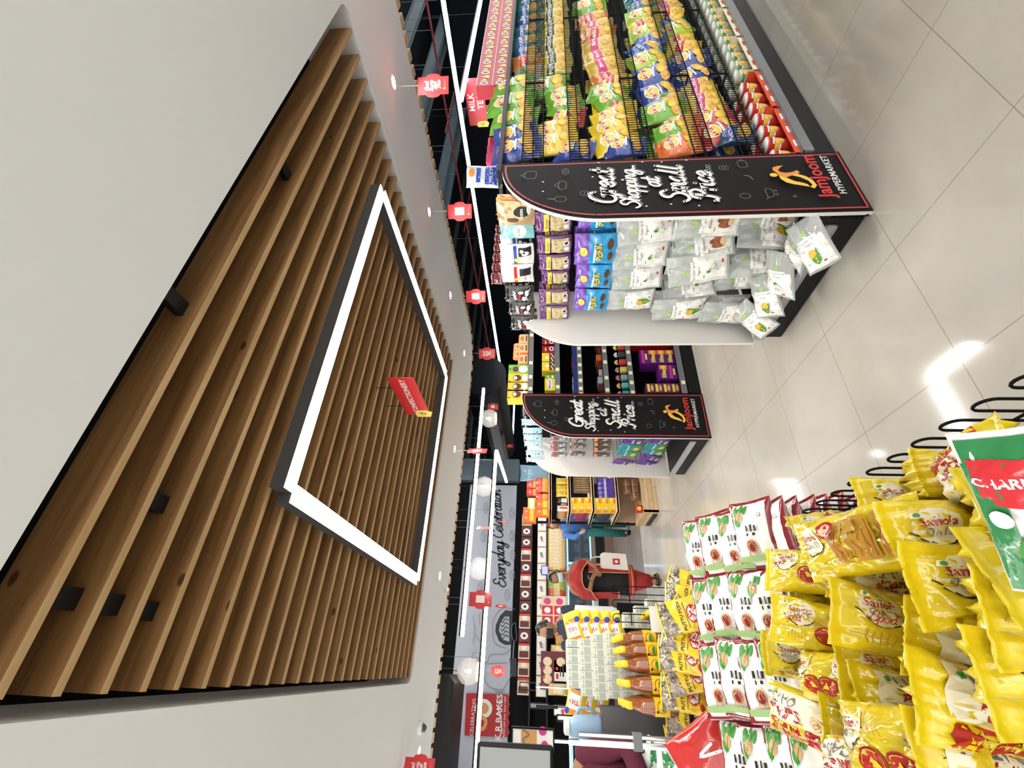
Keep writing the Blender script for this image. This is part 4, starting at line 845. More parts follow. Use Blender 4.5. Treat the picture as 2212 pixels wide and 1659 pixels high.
ck = carton('ck', .12, .12, .14, [CB('milk_yellow', (0, 0, 0)), CHOC, INKW, BLKM], [(('rect', -.058, -.068, .058, -.01, 3, 3), 1), (('line', [(-.05, -.05), (.0, -.03)], .012), 2), (('line', [(0, -.06), (.05, -.03)], .01), 4 if 0 else 2), (('ell', 0, .015, .02, .018), 2)])
for i, Y_ in enumerate((797, 779)): shelfbox(ck, 'wafer_roll_box', 1187, Y_, 1.452, 4.14, 'yellow box with chocolate rolls on the second shelf, %s from the milk chocolate box' % ORD[i], 'box', G, .071)
mr = carton('mr', .115, .12, .14, [CB('maroon_box', (.28, .005, .04)), INKW, INKY, CHOC], [(('ell', 0, -.035, .03, .026), 1), (('ell', -.01, .03, .03, .008), 2), (('ell', 0, -.035, .018, .014), 3)])
for i, Y_ in enumerate((760, 745)): shelfbox(mr, 'chocolate_box', 1187, Y_, 1.452, 4.14, 'maroon box on the second shelf, %s from the yellow roll boxes' % ORD[i], 'box', G, .071)
barp = {k: MB().box((-.04, -.06, 0), (.04, .06, .018), bev=.004).mesh('bar', [foil('bar_'+k, c)]) for k, c in (('brown', (.12, .03, .02)), ('orange', (.6, .14, .03)), ('silver', (.4, .4, .42)), ('gold', (.5, .36, .12)), ('red', (.4, .02, .02)))}
n = 0
for zb, names, tag_ in ((1.211, ['gold', 'silver', 'silver', 'orange', 'red', 'brown', 'brown', 'brown'], 'third'), (.941, ['brown', 'brown', 'silver', 'silver', 'brown', 'orange', 'brown', 'brown'], 'fourth')):
    for i, k in enumerate(names):
        for lv in range(3 if (i+lv_off) % 3 else 2) if 0 else range(2 + (i % 3 > 0)):
            put(barp[k], 'chocolate_bar', (2.45+.098*i, 4.18, zb+.0185*lv), (.05*((i+lv) % 3-1), -1, 0), (0, 0, 1), '%s wrapped bar, level %s of the %s stack, %s chocolate shelf' % (k, ('one', 'two', 'three')[lv], ORD[i], tag_), 'chocolate bar', 'wrapped bars on the %s chocolate shelf' % tag_)
lol = MB().box((-.03, -.025, 0), (.03, .025, .06), bev=.004); lol.lathe([(.0, .06), (.001, .061), (.001, .075), (.016, .08), (.02, .09), (.014, .104), (0, .108)], n=10, mi=1)
for dx in (-.018, .018): lol.lathe([(.001, .06), (.001, .07), (.013, .075), (.015, .085), (.01, .095), (0, .098)], c=(dx, 0, 0), n=8, mi=1)
for i, (c1, c2) in enumerate([((.05, .35, .33), (.5, .3, .2)), ((.1, .4, .38), (.6, .35, .1)), ((.2, .3, .35), (.55, .15, .1)), ((.6, .5, .1), (.45, .25, .3)), ((.5, .05, .05), (.6, .45, .1)), ((.05, .05, .05), (.6, .6, .58)), ((.55, .05, .04), (.7, .6, .1))]):
    put(lol.mesh('lol', [CB('tub%d' % i, c1), CB('lol%d' % i, c2)]), 'lollipop_tub', (2.455+.10*i, 4.10, .687), (0, -1, 0), (0, 0, 1), 'small tub of lollipops on the fifth chocolate shelf, %s from the far sign panel' % ORD[i], 'tub', 'lollipop tubs on the fifth chocolate shelf', (1, 1, 1.15))
fs = carton('fs', .175, .16, .088, [CB('star_purple', (.10, .012, .16)), CB('star_yellow', (.78, .62, .10)), ORNG, INKK], [(('rect', .03, -.04, .085, .04, 3, 2), 2), (('text', '5Star', -.015, 0, .055, .0, dict(bold=.05)), 1), (('ell', .06, .0, .018, .022), 4 if 0 else 1)])
dm = carton('dm', .175, .16, .088, [MATS['star_purple'], MATS['star_yellow'], CB('mag', (.5, .03, .3))], [(('rect', -.085, .0, .085, .03, 4, 1), 2), (('rect', -.04, -.028, .04, -.008, 3, 1), 1)])
kk_ = carton('kk', .16, .17, .083, [CB('kit_red', (.50, .015, .02)), INKW], [(('ell', 0, 0, .042, .034), 1), (('text', 'KitKat', 0, 0, .026, .1, dict(bold=.03)), 0), (('rect', -.08, .036, .08, .04, 2, 1), 1)])
gb = carton('gb', .11, .16, .083, [CB('plum', (.12, .03, .08)), MATS['star_yellow'], CHIP], [(('rect', -.045, .005, .045, .03, 2, 1), 1), (('ell', 0, -.018, .04, .014), 2)])
for i in range(6): put(kk_, 'chocolate_box', (3.075+.09, 4.13, .182+.0415+.084*i), (0, -1, 0), (0, 0, 1), 'red wafer box with white oval, level %s of the tall red stack' % ('one', 'two', 'three', 'four', 'five', 'six')[i], 'box', 'red wafer boxes on the bottom chocolate shelf')
for i in range(4): put(fs if i < 3 else dm, 'chocolate_box', (2.895, 4.13, .182+.0445+.089*i), (0, -1, 0), (0, 0, 1), 'purple and yellow chocolate box, level %s beside the red stack' % ('one', 'two', 'three', 'four')[i], 'box', 'purple boxes on the bottom chocolate shelf')
for i in range(2): put((dm, fs)[i], 'chocolate_box', (2.70, 4.13, .182+.0445+.089*i), (0, -1, 0), (0, 0, 1), 'purple chocolate box in the middle stack, %s level' % ('lower', 'upper')[i], 'box', 'purple boxes on the bottom chocolate shelf')
for i in range(4): put(gb, 'chocolate_box', (2.50, 4.13, .182+.042+.084*i), (0, -1, 0), (0, 0, 1), 'plum and yellow box, level %s of the stack nearest the far sign panel' % ('one', 'two', 'three', 'four')[i], 'box', 'plum boxes on the bottom chocolate shelf')

# ------------------------------------------------------------------ wooden snack shelf beyond
CARD = mat('kraft_inside', (.42, .31, .20), .7)
wz = [(.22, 0), (.56, 1), (.90, 2), (1.23, 3), (1.50, 4)]
WS = empty('wooden_shelf', (1.90, 6.33, 0), 0, 'light wooden shelf rack with kraft back between the aisle and the bakery', 'shelf unit')
XE = 2.6
MB().box((0, 0, .0), (.03, .74, .20)).box((0, 0, 0), (XE, .012, .20)).build('base_board', BOARD, WS)
MB().box((-.012, .10, .0), (-.001, .66, .06)).build('base_foot', BLACK, WS)
MB().box((.004, .70, .2), (.034, .74, 1.68)).build('post', BLACK, WS); MB().box((XE-.03, .70, .2), (XE, .74, 1.68)).build('post', BLACK, WS)
MB().box((.04, .69, .2), (XE, .70, .57)).build('back_board', CARD, WS)
MB().box((.03, .012, .19), (XE, .70, .2)).build('bottom_shelf', BOARD, WS)
for z, k in wz[1:]: MB().box((0, 0, z-.022), (XE, .70, z)).box((0, 0, z-.03), (XE, .014, z+.012)).box((0, .01, z-.03), (.014, .70, z+.012)).build('shelf_board', SHELFW, WS)
def ws_item(me, name, Y_, zi, hh, lab, cat, grp, y=6.42, s=None): q = aty(1200, Y_, y); return put(me, name, (q.x, y, wz[zi][0]+.012+hh-.01), (0, -1, 0), (0, 0, 1), lab, cat, grp, s)
sp = simple('yspk', (.80, .62, .05), .10, .17, .05, [(('ell', 0, .01, .03, .04), 1), (('rect', -.03, -.06, .03, -.05, 2, 1), 2)], [CHIP, INKR], 90)
wv = simple('dwv', (.05, .02, .02), .07, .16, .05, [(('rect', -.03, -.06, .03, .02, 2, 3), 1)], [INKW], 91); ww = simple('wwv', (.7, .68, .65), .08, .16, .05, [(('rect', -.01, -.06, .01, .05, 1, 3), 1)], [INKR], 92)
orr = simple('nutb', (.25, .09, .02), .08, .15, .05, [(('ell', 0, 0, .03, .05), 1)], [CHIP], 93)
ybx = carton('ybx', .165, .20, .10, [CB('sun_yellow', (.80, .55, .02)), INKR, ORNG, INKW], [(('rect', -.074, -.03, -.05, .03, 1, 1), 1), (('rect', -.07, -.025, -.054, .025, 1, 1), 3), (('rect', .0, -.035, .07, -.0, 3, 2), 2), (('ell', .05, .02, .018, .014), 3)], side=[(('rect', -.06, -.03, .06, .03, 2, 2), 2)])
mar = simple('marp', (.20, .01, .06), .11, .25, .08, [(('rect', -.04, -.08, .04, .08, 3, 5), 1)], [mat('maroon_speck', (.28, .03, .09), .3, var=.5, vscale=60)], 94)
blp = simple('blkp', (.02, .02, .03), .11, .25, .08, [(('rect', -.04, -.08, .04, .08, 3, 5), 1)], [mat('black_speck', (.04, .04, .06), .3, var=.9, vscale=60)], 95)
vio = simple('viop', (.10, .05, .42), .13, .25, .07, [(('rect', -.05, .0, .05, .03, 3, 2), 1), (('text', 'HAPPY', 0, .015, .028), 2)], [INKW, INKB], 96)
brd = simple('brdp', (.45, .30, .16), .17, .24, .03, [], [], 97); 
brw = pack('brw', .14, .13, .11, [mat('bread_bag', (.20, .09, .04), .2, var=.6, vscale=30, bump=.6, bscale=40, coat=.8)], seed=98, nx=10, nz=10)
gW = 'packets on the wooden shelf'
for i, Y_ in enumerate((1039, 1055, 1066)): ws_item(sp, 'snack_packet', Y_, 3, .085, 'yellow snack packet on the upper wooden board, %s from the white panel' % ORD[i], 'packet', gW)
for i in range(3): ws_item(sp, 'snack_packet', 1044+11*i, 3, .085, 'yellow snack packet in the back line of the upper board, %s' % ORD[i], 'packet', gW, 6.56)
ws_item(wv, 'snack_packet', 1081, 3, .08, 'dark brown and white packet on the upper board of the wooden shelf', 'packet', gW); ws_item(ww, 'snack_packet', 1098, 3, .08, 'white packet with red print at the near corner, upper board', 'packet', gW, 6.40); ws_item(wv, 'snack_packet', 1090, 3, .08, 'dark packet behind the white ones on the upper board', 'packet', gW, 6.55)
for i in range(4): q = (1.945, 6.50+.11*i, 1.242+.075); put(orr, 'snack_packet', q, (-1, -.1, 0), (0, 0, 1), 'orange brown nut packet facing the walkway on the upper board, %s from the front' % ORD[i], 'packet', gW)
for i in range(9): put(brd, 'rusk_packet', (2.34-.0, 6.43+.0, .912+.015+.0300*i), (0, -.2, 1), (1, .02, 0), 'kraft rusk packet lying flat, level %d of the tall stack' % (i+1), 'packet', 'rusk packets stacked on the wooden shelf', (1.2, 1, 1.2)) if 0 else None
for i in range(10): put(brd, 'rusk_packet', (2.22+.033*i, 6.46, .912+.12), (-1, -.0, .0), (0, .02, 1), 'kraft rusk packet standing upright on the middle board, %s from the yellow boxes' % ORD[i], 'packet', 'rusk packets on the wooden shelf')
for i in range(3): ws_item(ybx, 'cracker_box', 1090+.5*i, 2, .05+.101*i, 'yellow cracker box on the middle board, %s of its stack' % ('bottom', 'middle', 'top')[i], 'box', 'yellow cracker boxes on the wooden shelf', 6.44)
for i in range(3): ws_item(ybx, 'cracker_box', 1090+.5*i, 1, .05+.101*i, 'yellow cracker box on the board below the rusk packets, %s of its stack' % ('bottom', 'middle', 'top')[i], 'box', 'yellow cracker boxes on the wooden shelf', 6.44)
for i in range(4):
    put(mar, 'date_pouch', (1.96, 6.58+.11*i, .912+.128), (-1, 0, 0), (0, 0, 1), 'maroon speckled pouch facing the walkway on the middle board, %s from the front' % ORD[i], 'pouch', 'maroon pouches on the wooden shelf')
    put(blp, 'seed_pouch', (1.96, 6.58+.11*i, .572+.128), (-1, 0, 0), (0, 0, 1), 'black speckled pouch facing the walkway on the lower board, %s from the front' % ORD[i], 'pouch', 'black pouches on the wooden shelf')
for i in range(4): ws_item(vio, 'snack_packet', 1040+10*i, 1, .125, 'violet blue packet beside the yellow cracker boxes, %s from the white panel' % ORD[i], 'packet', gW)
for i in range(9): ws_item(brw, 'bun_pack', 1042+13*(i % 3)+(6 if i > 5 else 0), 0, .06+.10*(i//3) if i < 6 else .06, 'clear pack of brown buns on the bottom board, number %s from the white panel' % ORD[i], 'bun pack', 'bun packs on the wooden shelf', 6.42 if i < 6 else 6.56) if (i % 3 < 2 or i < 3) else None
pot = MB().box((-.05, -.035, 0), (.05, .035, .1), bev=.012); prints(pot, [(('ell', 0, .035, .03, .03), 1)], lambda a, b, e: Vector((a, -.0352-e, b+.02)))
q = aty(1378, 1098, 6.36); put(pot.mesh('cr', [CB('crisp_red', (.45, .01, .02)), INKY]), 'small_red_packet', (q.x, 6.40, .2), (0, -1, 0), (0, 0, 1), 'small red and yellow packet alone on the bottom of the wooden shelf', 'packet')
# packets on top of the wooden shelf
tr = simple('topred', (.60, .05, .03), .13, .20, .07, [(('rect', -.055, -.08, .055, -.0, 3, 3), 1), (('text', 'Sunfeast', 0, .05, .022, 0, {}), 2)], [CHIP, INKW], 99)
to = carton('topora', .12, .10, .19, [CB('top_orange', (.75, .18, .03)), INKY, INKW], [(('rect', -.045, -.06, .045, .0, 2, 2), 1), (('text', '9', 0, .045, .06), 2)])
ty = carton('topyel', .10, .10, .11, [CB('top_yellow', (.70, .62, .12)), INKW], [(('rect', -.04, -.03, .04, .03, 2, 2), 1)])
for i, (Y_, k, yy, zz) in enumerate([(1042, tr, 6.42, .1), (1056, tr, 6.42, .1), (1048, tr, 6.6, .24), (1065, tr, 6.6, .24), (1076, tr, 6.42, .1), (1092, to, 6.41, .095), (1108, to, 6.43, .095)]):
    ws_item(k, 'snack_packet', Y_, 4, zz, 'red and orange packet on top of the wooden shelf, %s from the white panel' % ORD[i], 'packet', 'packets on top of the wooden shelf', yy)
for i, (Y_, k) in enumerate([(1070, ty), (1080, ty), (1092, to), (1106, to)]): ws_item(k, 'snack_packet', Y_+16, 4, .26 if k is ty else .285, 'carton on the upper layer atop the wooden shelf, %s toward the bakery' % ORD[i], 'packet', 'packets on top of the wooden shelf', 6.58)
# blue plastic pillow pack and blue hanging sign behind
q = aty(1135, 1022, 6.85); q.z = 1.512+.225; put(pack('bp', .26, .45, .1, [foil('blue_film', (.25, .45, .62), alpha=.9)], seed=100, nx=12, nz=12), 'bulk_bag', q, (-.3, -1, 0), (0, 0, 1), 'pale blue glossy bulk bag behind the top of the wooden shelf', 'bag')

# ------------------------------------------------------------------ dump bins on the near left: oats, rice, powders, oil, soap
def loops(e, x, y0, y1, z0, z1, pitch=.088, along='y'):
    n = int((y1-y0)/pitch)
    rails = MB()
    for zz in (z0+.02, z1-.12): rails.tube([(x, y0, zz), (x, y1, zz)] if along == 'y' else [(y0, x, zz), (y1, x, zz)], .0035, n=6)
    rails.build('rail', BLKM, e)
    for i in range(n):
        c = y0+pitch*(i+.5); h = .024; pts = [(-h, z0), (-h, z1-h)]+[(-h*math.cos(a), z1-h+h*math.sin(a)) for a in (PI*k/8 for k in range(1, 8))]+[(h, z1-h), (h, z0)]
        MB().tube([(x, c+u, v) if along == 'y' else (c+u, x, v) for u, v in pts], .0032, n=6).build('wire_loop', BLKM, e)
def bin_(x0, x1, y0, y1, zf, label, front=True, z1=None, cat='display bin'):
    e = empty('display_bin', ((x0+x1)/2, (y0+y1)/2, 0), 0, label, cat, 'wire edged display bins'); ox, oy = e.location.x, e.location.y
    b = MB().box((x0-ox, y0-oy, zf-.02), (x1-ox, y1-oy, zf)); b.build('deck', BLACK, e)
    for sx in (x0+.02, x1-.04):
        for sy in (y0+.02, y1-.04): MB().box((sx-ox, sy-oy, 0), (sx-ox+.02, sy-oy+.02, zf-.02)).build('leg', BLACK, e)
    return e
b1 = bin_(-.62, .475, .35, 1.60, .42, 'black wire dump bin of yellow oats packs nearest the camera'); loops(b1, .475-b1.location.x, .70-b1.location.y, 1.60-b1.location.y, .42, .70)
b2 = bin_(-.62, .60, 1.66, 2.52, .36, 'black display bin under the white and red flour bags')
b3 = bin_(-.62, .60, 2.54, 2.86, .62, 'black display bin under the yellow and black powder pouches')
b4 = bin_(-.30, .25, 2.88, 3.75, .82, 'black display stand under the oil bottles and soap boxes')
b5 = bin_(.265, .60, 2.88, 3.9, .60, 'low black display stand under the single line of oil bottles')

SAF = foil('oats_yellow', (.70, .54, .012), bump=.6, bscale=22, rough=.16); SAFR = mat('oats_red', (.40, .015, .012), .25, coat=.4); SAFC = mat('oats_cream', (.80, .76, .62), .3); BRN = mat('nutrition_brown', (.45, .25, .02), .35); PEACH = mat('peach', (.75, .50, .30), .4)
def vt(s, cx, cy, size, down=True, **k): return ('text', s, cx, cy, size, -PI/2 if down else PI/2, k)
def heart(cx, cy, s):   # lying heart outline and fill with its name running down the packet
    return [(('ell', cx, cy, .040*s, .036*s), 2), (('line', [(cx-.02*s, cy-.034*s), (cx-.04*s, cy-.018*s), (cx-.045*s, cy+.012*s), (cx-.01*s, cy+.04*s)], .0028*s), 4), (vt('Saffola', cx+.012*s, cy, .026*s, bold=.01), 1), (vt('OATS', cx-.012*s, cy, .022*s), 5)]
def side_b():
    m = heart(.03, .075, 1.0)
    for cy in (.015, -.045): m += [(('ell', -.035, cy, .026, .026), 1), (('ell', -.035, cy, .020, .020), 0), (('ell', -.035, cy, .018, .018), 1), (('poly', [(-.045, cy-.012), (-.022, cy), (-.045, cy+.012)]), 0)]
    for i in range(6): m.append((('rect', -.065, .10-.008*i, -.03, .1016-.008*i, 2, 1), 3))
    m += heart(.03, -.10, .8)
    for i in range(7): m.append((('rect', .02, -.035+.007*i, .06, -.0335+.007*i, 2, 1), 3))
    m += [(('rect', .055, .105, .068, .118, 1, 1), 2), (('ell', .0615, .1115, .004, .004), 6), (('script', 'Good', .0, .09, .011, -PI/2, dict(wd=.2)), 1)]
    return m
def side_a():
    return [(('rect', -.082, -.13, -.035, .11, 4, 10), 1), (vt('FREE', -.058, .05, .045, False, bold=.03), 0), (vt('Saffola Oats-400g', -.058, -.06, .014, False, bold=.0), 2), (('rect', -.03, -.10, .075, .115, 5, 10), 2), (vt('Saffola', .0, .03, .050, False, bold=.025), 1), (vt('OATS', .045, .04, .045, False), 5),
            (('ell', .0, -.07, .022, .018), 7), (('ell', .0, -.07, .012, .010), 3), (('ell', .055, .1, .006, .006), 6)]
def side_c():
    m = heart(.02, .085, .9)
    for j, (y0, y1) in enumerate(((-.01, .03), (-.075, -.02), (-.125, -.085))):
        m.append((('rect', -.06, y0, .06, y1, 5, 3), 3))
        for i in range(5): m.append((('rect', -.052, y0+.004+(y1-y0)*i/5.5, .03+.02*((i+j) % 2), y0+.0055+(y1-y0)*i/5.5, 3, 1), 1))
    m += [(('ell', .038, .02, .022, .018), 1), (('ell', .038, .02, .015, .012), 7), (('rect', .04, .11, .052, .122, 1, 1), 2), (('ell', .046, .116, .004, .004), 6), (('rect', .02, -.05, .055, -.025, 2, 2), 3)]
    return m
SM = [SAF, SAFR, SAFC, BRN, INKK, GREY, INKG, PEACH]
def sx(d, k=.70):
    if d[0] in ('rect',): return ('rect', d[1]*k, d[2], d[3]*k, d[4])+tuple(d[5:])
    if d[0] == 'ell': return ('ell', d[1]*k, d[2], d[3]*.85, d[4])+tuple(d[5:])
    if d[0] == 'line': return ('line', [(a*k, b) for a, b in d[1]], d[2])
    if d[0] == 'poly': return ('poly', [(a*k, b) for a, b in d[1]])
    return (d[0], d[1], d[2]*k, d[3], d[4]*.85)+tuple(d[5:])
def saf(name, marks, seed): return pack('oats_'+name, .128, .30, .095, SM, [(sx(d), k) for d, k in marks], seed=seed, seal=.07, wr=.012, nx=28, nz=40, px=3, pz=3, side=.03)
OA = [saf('free', side_a(), s) for s in (110, 111)]; OB = [saf('heart', side_b(), s) for s in (112, 113)]; OC = [saf('facts', side_c(), s) for s in (114, 115)]
# (design, top pixel, bottom pixel, height of its top, roll of the face, width scale, label)
SL = [
 (OC, (1835, 1082), (2090, 1088), .96, .2, .85, 'yellow oats pack with brown nutrition panels, next to the wire loops'),
 (OC, (1745, 1190), (1990, 1140), 1.00, .1, 1.05, 'long yellow oats pack with heart emblem, second from the wire loops'),
 (OC, (1700, 1150), (1850, 1135), .86, .3, .8, 'small looking yellow oats pack by the flour bags and the wire loops'),
 (OC, (1935, 1165), (2230, 1150), 1.06, .1, 1.05, 'yellow oats pack with heart emblem above the long one'),
 (OB, (1655, 1225), (1900, 1238), .93, .3, .95, 'yellow oats pack with a red ring mark, pointing at the flour bags'),
 (OC, (1985, 1265), (2260, 1260), 1.07, -.1, 1.05, 'yellow oats pack with a large heart emblem near the photo edge'),
 (OA, (1790, 1240), (1990, 1255), .99, -.4, .9, 'crumpled yellow oats pack with red FREE band between two ring-marked ones'),
 (OB, (1672, 1330), (1950, 1395), .97, .15, 1.0, 'yellow oats pack with two hearts lying over the middle of the bin'),
 (OB, (1805, 1318), (2090, 1385), 1.03, .1, 1.05, 'yellow oats pack with two red ring marks in the middle of the bin'),
 (OC, (1648, 1410), (1850, 1440), .93, -.1, .95, 'crumpled yellow oats pack end beside the flour bag edges'),
 (OA, (1960, 1375), (2220, 1400), 1.06, -.3, 1.0, 'yellow oats pack, shiny crumpled top, right of the ring-marked one'),
 (OA, (1665, 1520), (1850, 1600), .95, -.1, .95, 'yellow oats pack with red FREE band, farthest toward the flour bags'),
 (OA, (1768, 1555), (1990, 1610), 1.0, 0, .9, 'yellow oats pack with red band beside the farthest FREE pack'),
 (OA, (1845, 1500), (2070, 1540), 1.01, .1, .95, 'yellow oats pack with round fruit mark behind the big FREE pack'),
 (OB, (1810, 1445), (2030, 1470), .97, 0, .95, 'dim yellow oats pack half buried in the middle gap of the bin'),
 (OA, (1985, 1500), (2240, 1555), 1.11, 0, 1.05, 'largest yellow oats pack with clear red FREE band near the photo edge'),
 (OB, (1840, 1600), (2110, 1650), 1.05, 0, 1.05, 'yellow oats pack with heart emblem under the big FREE pack'),
 (OA, (1990, 1640), (2250, 1690), 1.12, 0, 1.05, 'yellow oats pack with FREE band in the photo corner'),
 (OA, (1790, 1660), (2020, 1690), 1.0, .1, 1.0, 'yellow oats pack at the lower photo edge, nearest the flour bags'),
 (OB, (1905, 1690), (2180, 1720), 1.06, .1, 1.0, 'yellow oats pack cut by the lower photo edge, second from the flour bags'),
 (OA, (2195, 925), (2050, 1065), .88, -.5, .75, 'yellow oats pack lying slanted across the wire loops'),
 (OC, (1960, 1012), (2120, 1040), .86, .5, .75, 'crinkled yellow oats pack resting on the wire loops'),
 (OB, (2120, 1100), (2330, 1100), 1.05, .3, 1.0, 'yellow oats pack under the green and red soup packet'),
 (OB, (2130, 1330), (2400, 1350), 1.12, 0, 1.0, 'yellow oats pack cut by the right photo edge, below the big hearts'),
 (OA, (2130, 1240), (2400, 1230), 1.12, .2, 1.0, 'yellow oats pack cut by the right photo edge, above the big hearts'),
 (OB, (2130, 1470), (2400, 1490), 1.14, .0, 1.0, 'yellow oats pack cut by the right photo edge, beside the FREE pack'),
 (OB, (1730, 1455), (1900, 1480), .88, .1, .9, 'shaded yellow oats pack deep in the gap by the flour bags'),
 (OC, (1700, 1270), (1900, 1290), .86, .1, .9, 'shaded yellow oats pack under the one pointing at the flour bags'),
]
for i, (ds, T, B, zt, yaw, s_, lab) in enumerate(SL):
    zt = .86+(zt-.86)*.45
    top = atz(T[0], T[1], zt)
    lo, hi = zt-.30, zt-.02
    # the pack is 0.27 m long: find the height of its bottom end on the bottom pixel's line of sight
    best = min((abs((atz(B[0], B[1], zt-.30*t/20)-top).length-.27), t) for t in range(2, 21))[1]
    bot = atz(B[0], B[1], zt-.30*best/20)
    U_ = (top-bot).normalized(); c = (top+bot)/2; view = Vector((0, 0, CAM_H))-c
    N_ = view.normalized()+Vector((0, 0, .15))
    N_.rotate(Matrix.Rotation(yaw, 3, U_)); c = c - N_.normalized()*.02
    put(ds[i % 2], 'oats_pack', c, N_, U_, lab, 'oats pack', 'yellow oats packs in the near bin', (s_, 1, s_))
rnd = random.Random(5)
for i in range(20):
    cx, cy = -.50+.205*(i % 5), .56+.245*(i//5)
    put((OA, OB, OC)[i % 3][0], 'oats_pack', (cx, cy, .56), (rnd.uniform(-.3, .3), -1, .2), (rnd.uniform(-.1, .1), rnd.uniform(0, .2), 1), 'yellow oats pack in the bottom layer of the bin, row %s, place %s' % (ORD[i//5], ORD[i % 5]), 'oats pack', 'yellow oats packs in the near bin')
# soup packet in front
GRN = foil('soup_green', (.02, .22, .06)); 
sm = pack('soup', .17, .25, .04, [foil('soup_white', (.80, .80, .77)), GRN, mat('soup_red', (.62, .02, .03), .3, coat=.4), INKW, mat('veg', (.45, .18, .03), .4, var=.6, vscale=60), INKK, LEAF],
          [(('rect', -.08, .08, .08, .115, 6, 4), 1), (('rect', -.083, -.12, -.05, .08, 4, 12), 1), (('rect', -.075, .02, .078, .088, 12, 6), 2), (('text', 'CHARMS', -.040, .055, .019, 0, dict(bold=.03)), 3), (('ell', -.012, -.055, .046, .042), 6), (('ell', -.012, -.055, .041, .037), 3), (('ell', -.012, -.057, .036, .032), 4), (('ell', -.062, .0, .013, .013), 3), (('rect', .0, .0, .04, .003, 2, 1), 5)], seed=120, wr=.004, nx=44, nz=60)
_c = ray(2305, 1105)*.50+Vector((0, 0, CAM_H))
put(sm, 'soup_packet', _c, Vector((0, 0, CAM_H))-_c+Vector((0, 0, .2)), _d*(-.40)+_r*.92, 'green, red and white soup packet with a bowl picture in front of the oats', 'soup packet', None, (.84, 1, .84))

# flour bags: white with dark red edges
FW = foil('flour_white', (.80, .80, .77), metal=0, rough=.3, bump=.3); FR = foil('flour_red', (.22, .006, .012), rough=.2)
FGRN = mat('flour_green', (.05, .26, .03), .4); FTAN = mat('flour_tan', (.50, .26, .12), .5, var=.3, vscale=40)
def flour(seed):
    mk = [(('ell', -.052, .085, .012, .028), 2), (('ell', -.030, .090, .010, .024), 2), (('ell', -.012, .088, .008, .02), 2), (('ell', -.048, .045, .014, .02), 2), (('ell', -.034, .06, .016, .022), 3),
          (('line', [(-.05, .02), (-.03, .07), (-.02, .10)], .003), 2)]
    for i, (a, b, w_, h_) in enumerate(((-.015, .012, .012, .022), (.004, .012, .010, .026), (.020, .010, .012, .022), (-.01, -.012, .008, .012), (.012, -.012, .014, .010))): mk.append((('rect', a, b-h_/2, a+w_*.8, b+h_/2, 1, 1), 4))
    mk += [(('ell', 0, -.055, .020, .024), 3), (('ell', 0, -.055, .014, .018), 1), (('line', [(-.02, -.085), (0, -.04), (.018, -.085)], .004), 3), (('rect', -.07, -.104, .07, -.086, 5, 2), 5), (('rect', .045, .05, .057, .062, 1, 1), 4), (('rect', .047, .052, .055, .060, 1, 1), 0)]
    return pack('flour%d' % seed, .175, .25, .072, [FW, FR, FGRN, FTAN, INKK, mat('flour_lime', (.28, .42, .16), .5)], mk, seed=seed, seal=.05, wr=.0055, side=.03, region=lambda u, v: 1 if abs(u) > .375 or v > .455 or v < -.455 else 0)
FL = [flour(s) for s in (130, 131, 132)]
cols = [(.47, 'nearest the walkway', 0), (.235, 'second from the walkway', .0), (-.005, 'third from the walkway', .01), (-.25, 'farthest from the walkway', .0)]
k = 0
for ci, (cx, cn, dz) in enumerate(cols):
    # rising top bags
    for r, (cy, cz) in enumerate([(1.845, .74), (1.925, .78), (2.01, .825), (2.10, .865)]):
        a = .62+rnd.uniform(-.06, .06)
        put(FL[k % 3], 'flour_bag', (cx+rnd.uniform(-.01, .01), cy+rnd.uniform(-.012, .012), cz+dz-(.02 if ci == 3 else 0)), (rnd.uniform(-.1, .1), -math.sin(a), math.cos(a)), (1, rnd.uniform(-.12, .12), rnd.uniform(-.03, .03)),
            'white flour bag face, %s of the sloping pile, %s' % (('lowest', 'second', 'third', 'topmost')[r], cn), 'flour bag', 'flour bags in the sloping pile'); k += 1
    for r in range(7):
        put(FL[k % 3], 'flour_bag', (cx+rnd.uniform(-.012, .012), 1.80+rnd.uniform(-.012, .012)-.004*r, .675-.052*r), (rnd.uniform(-.04, .04), -.14, 1), (1, rnd.uniform(-.06, .06), 0),
            'edge-on flour bag, %s layer under the faces, %s' % (ORD[r], cn), 'flour bag', 'flour bags stacked edge on'); k += 1
    for r in range(0):
        put(FL[k % 3], 'flour_bag', (cx, 2.0+.13*(r-1 if r else 0), .60+.045*r), (0, -.3, 1), (1, 0, 0), 'flour bag buried inside the pile, layer %s, column %s' % (ORD[r], cn), 'flour bag', 'flour bags buried in the pile'); k += 1

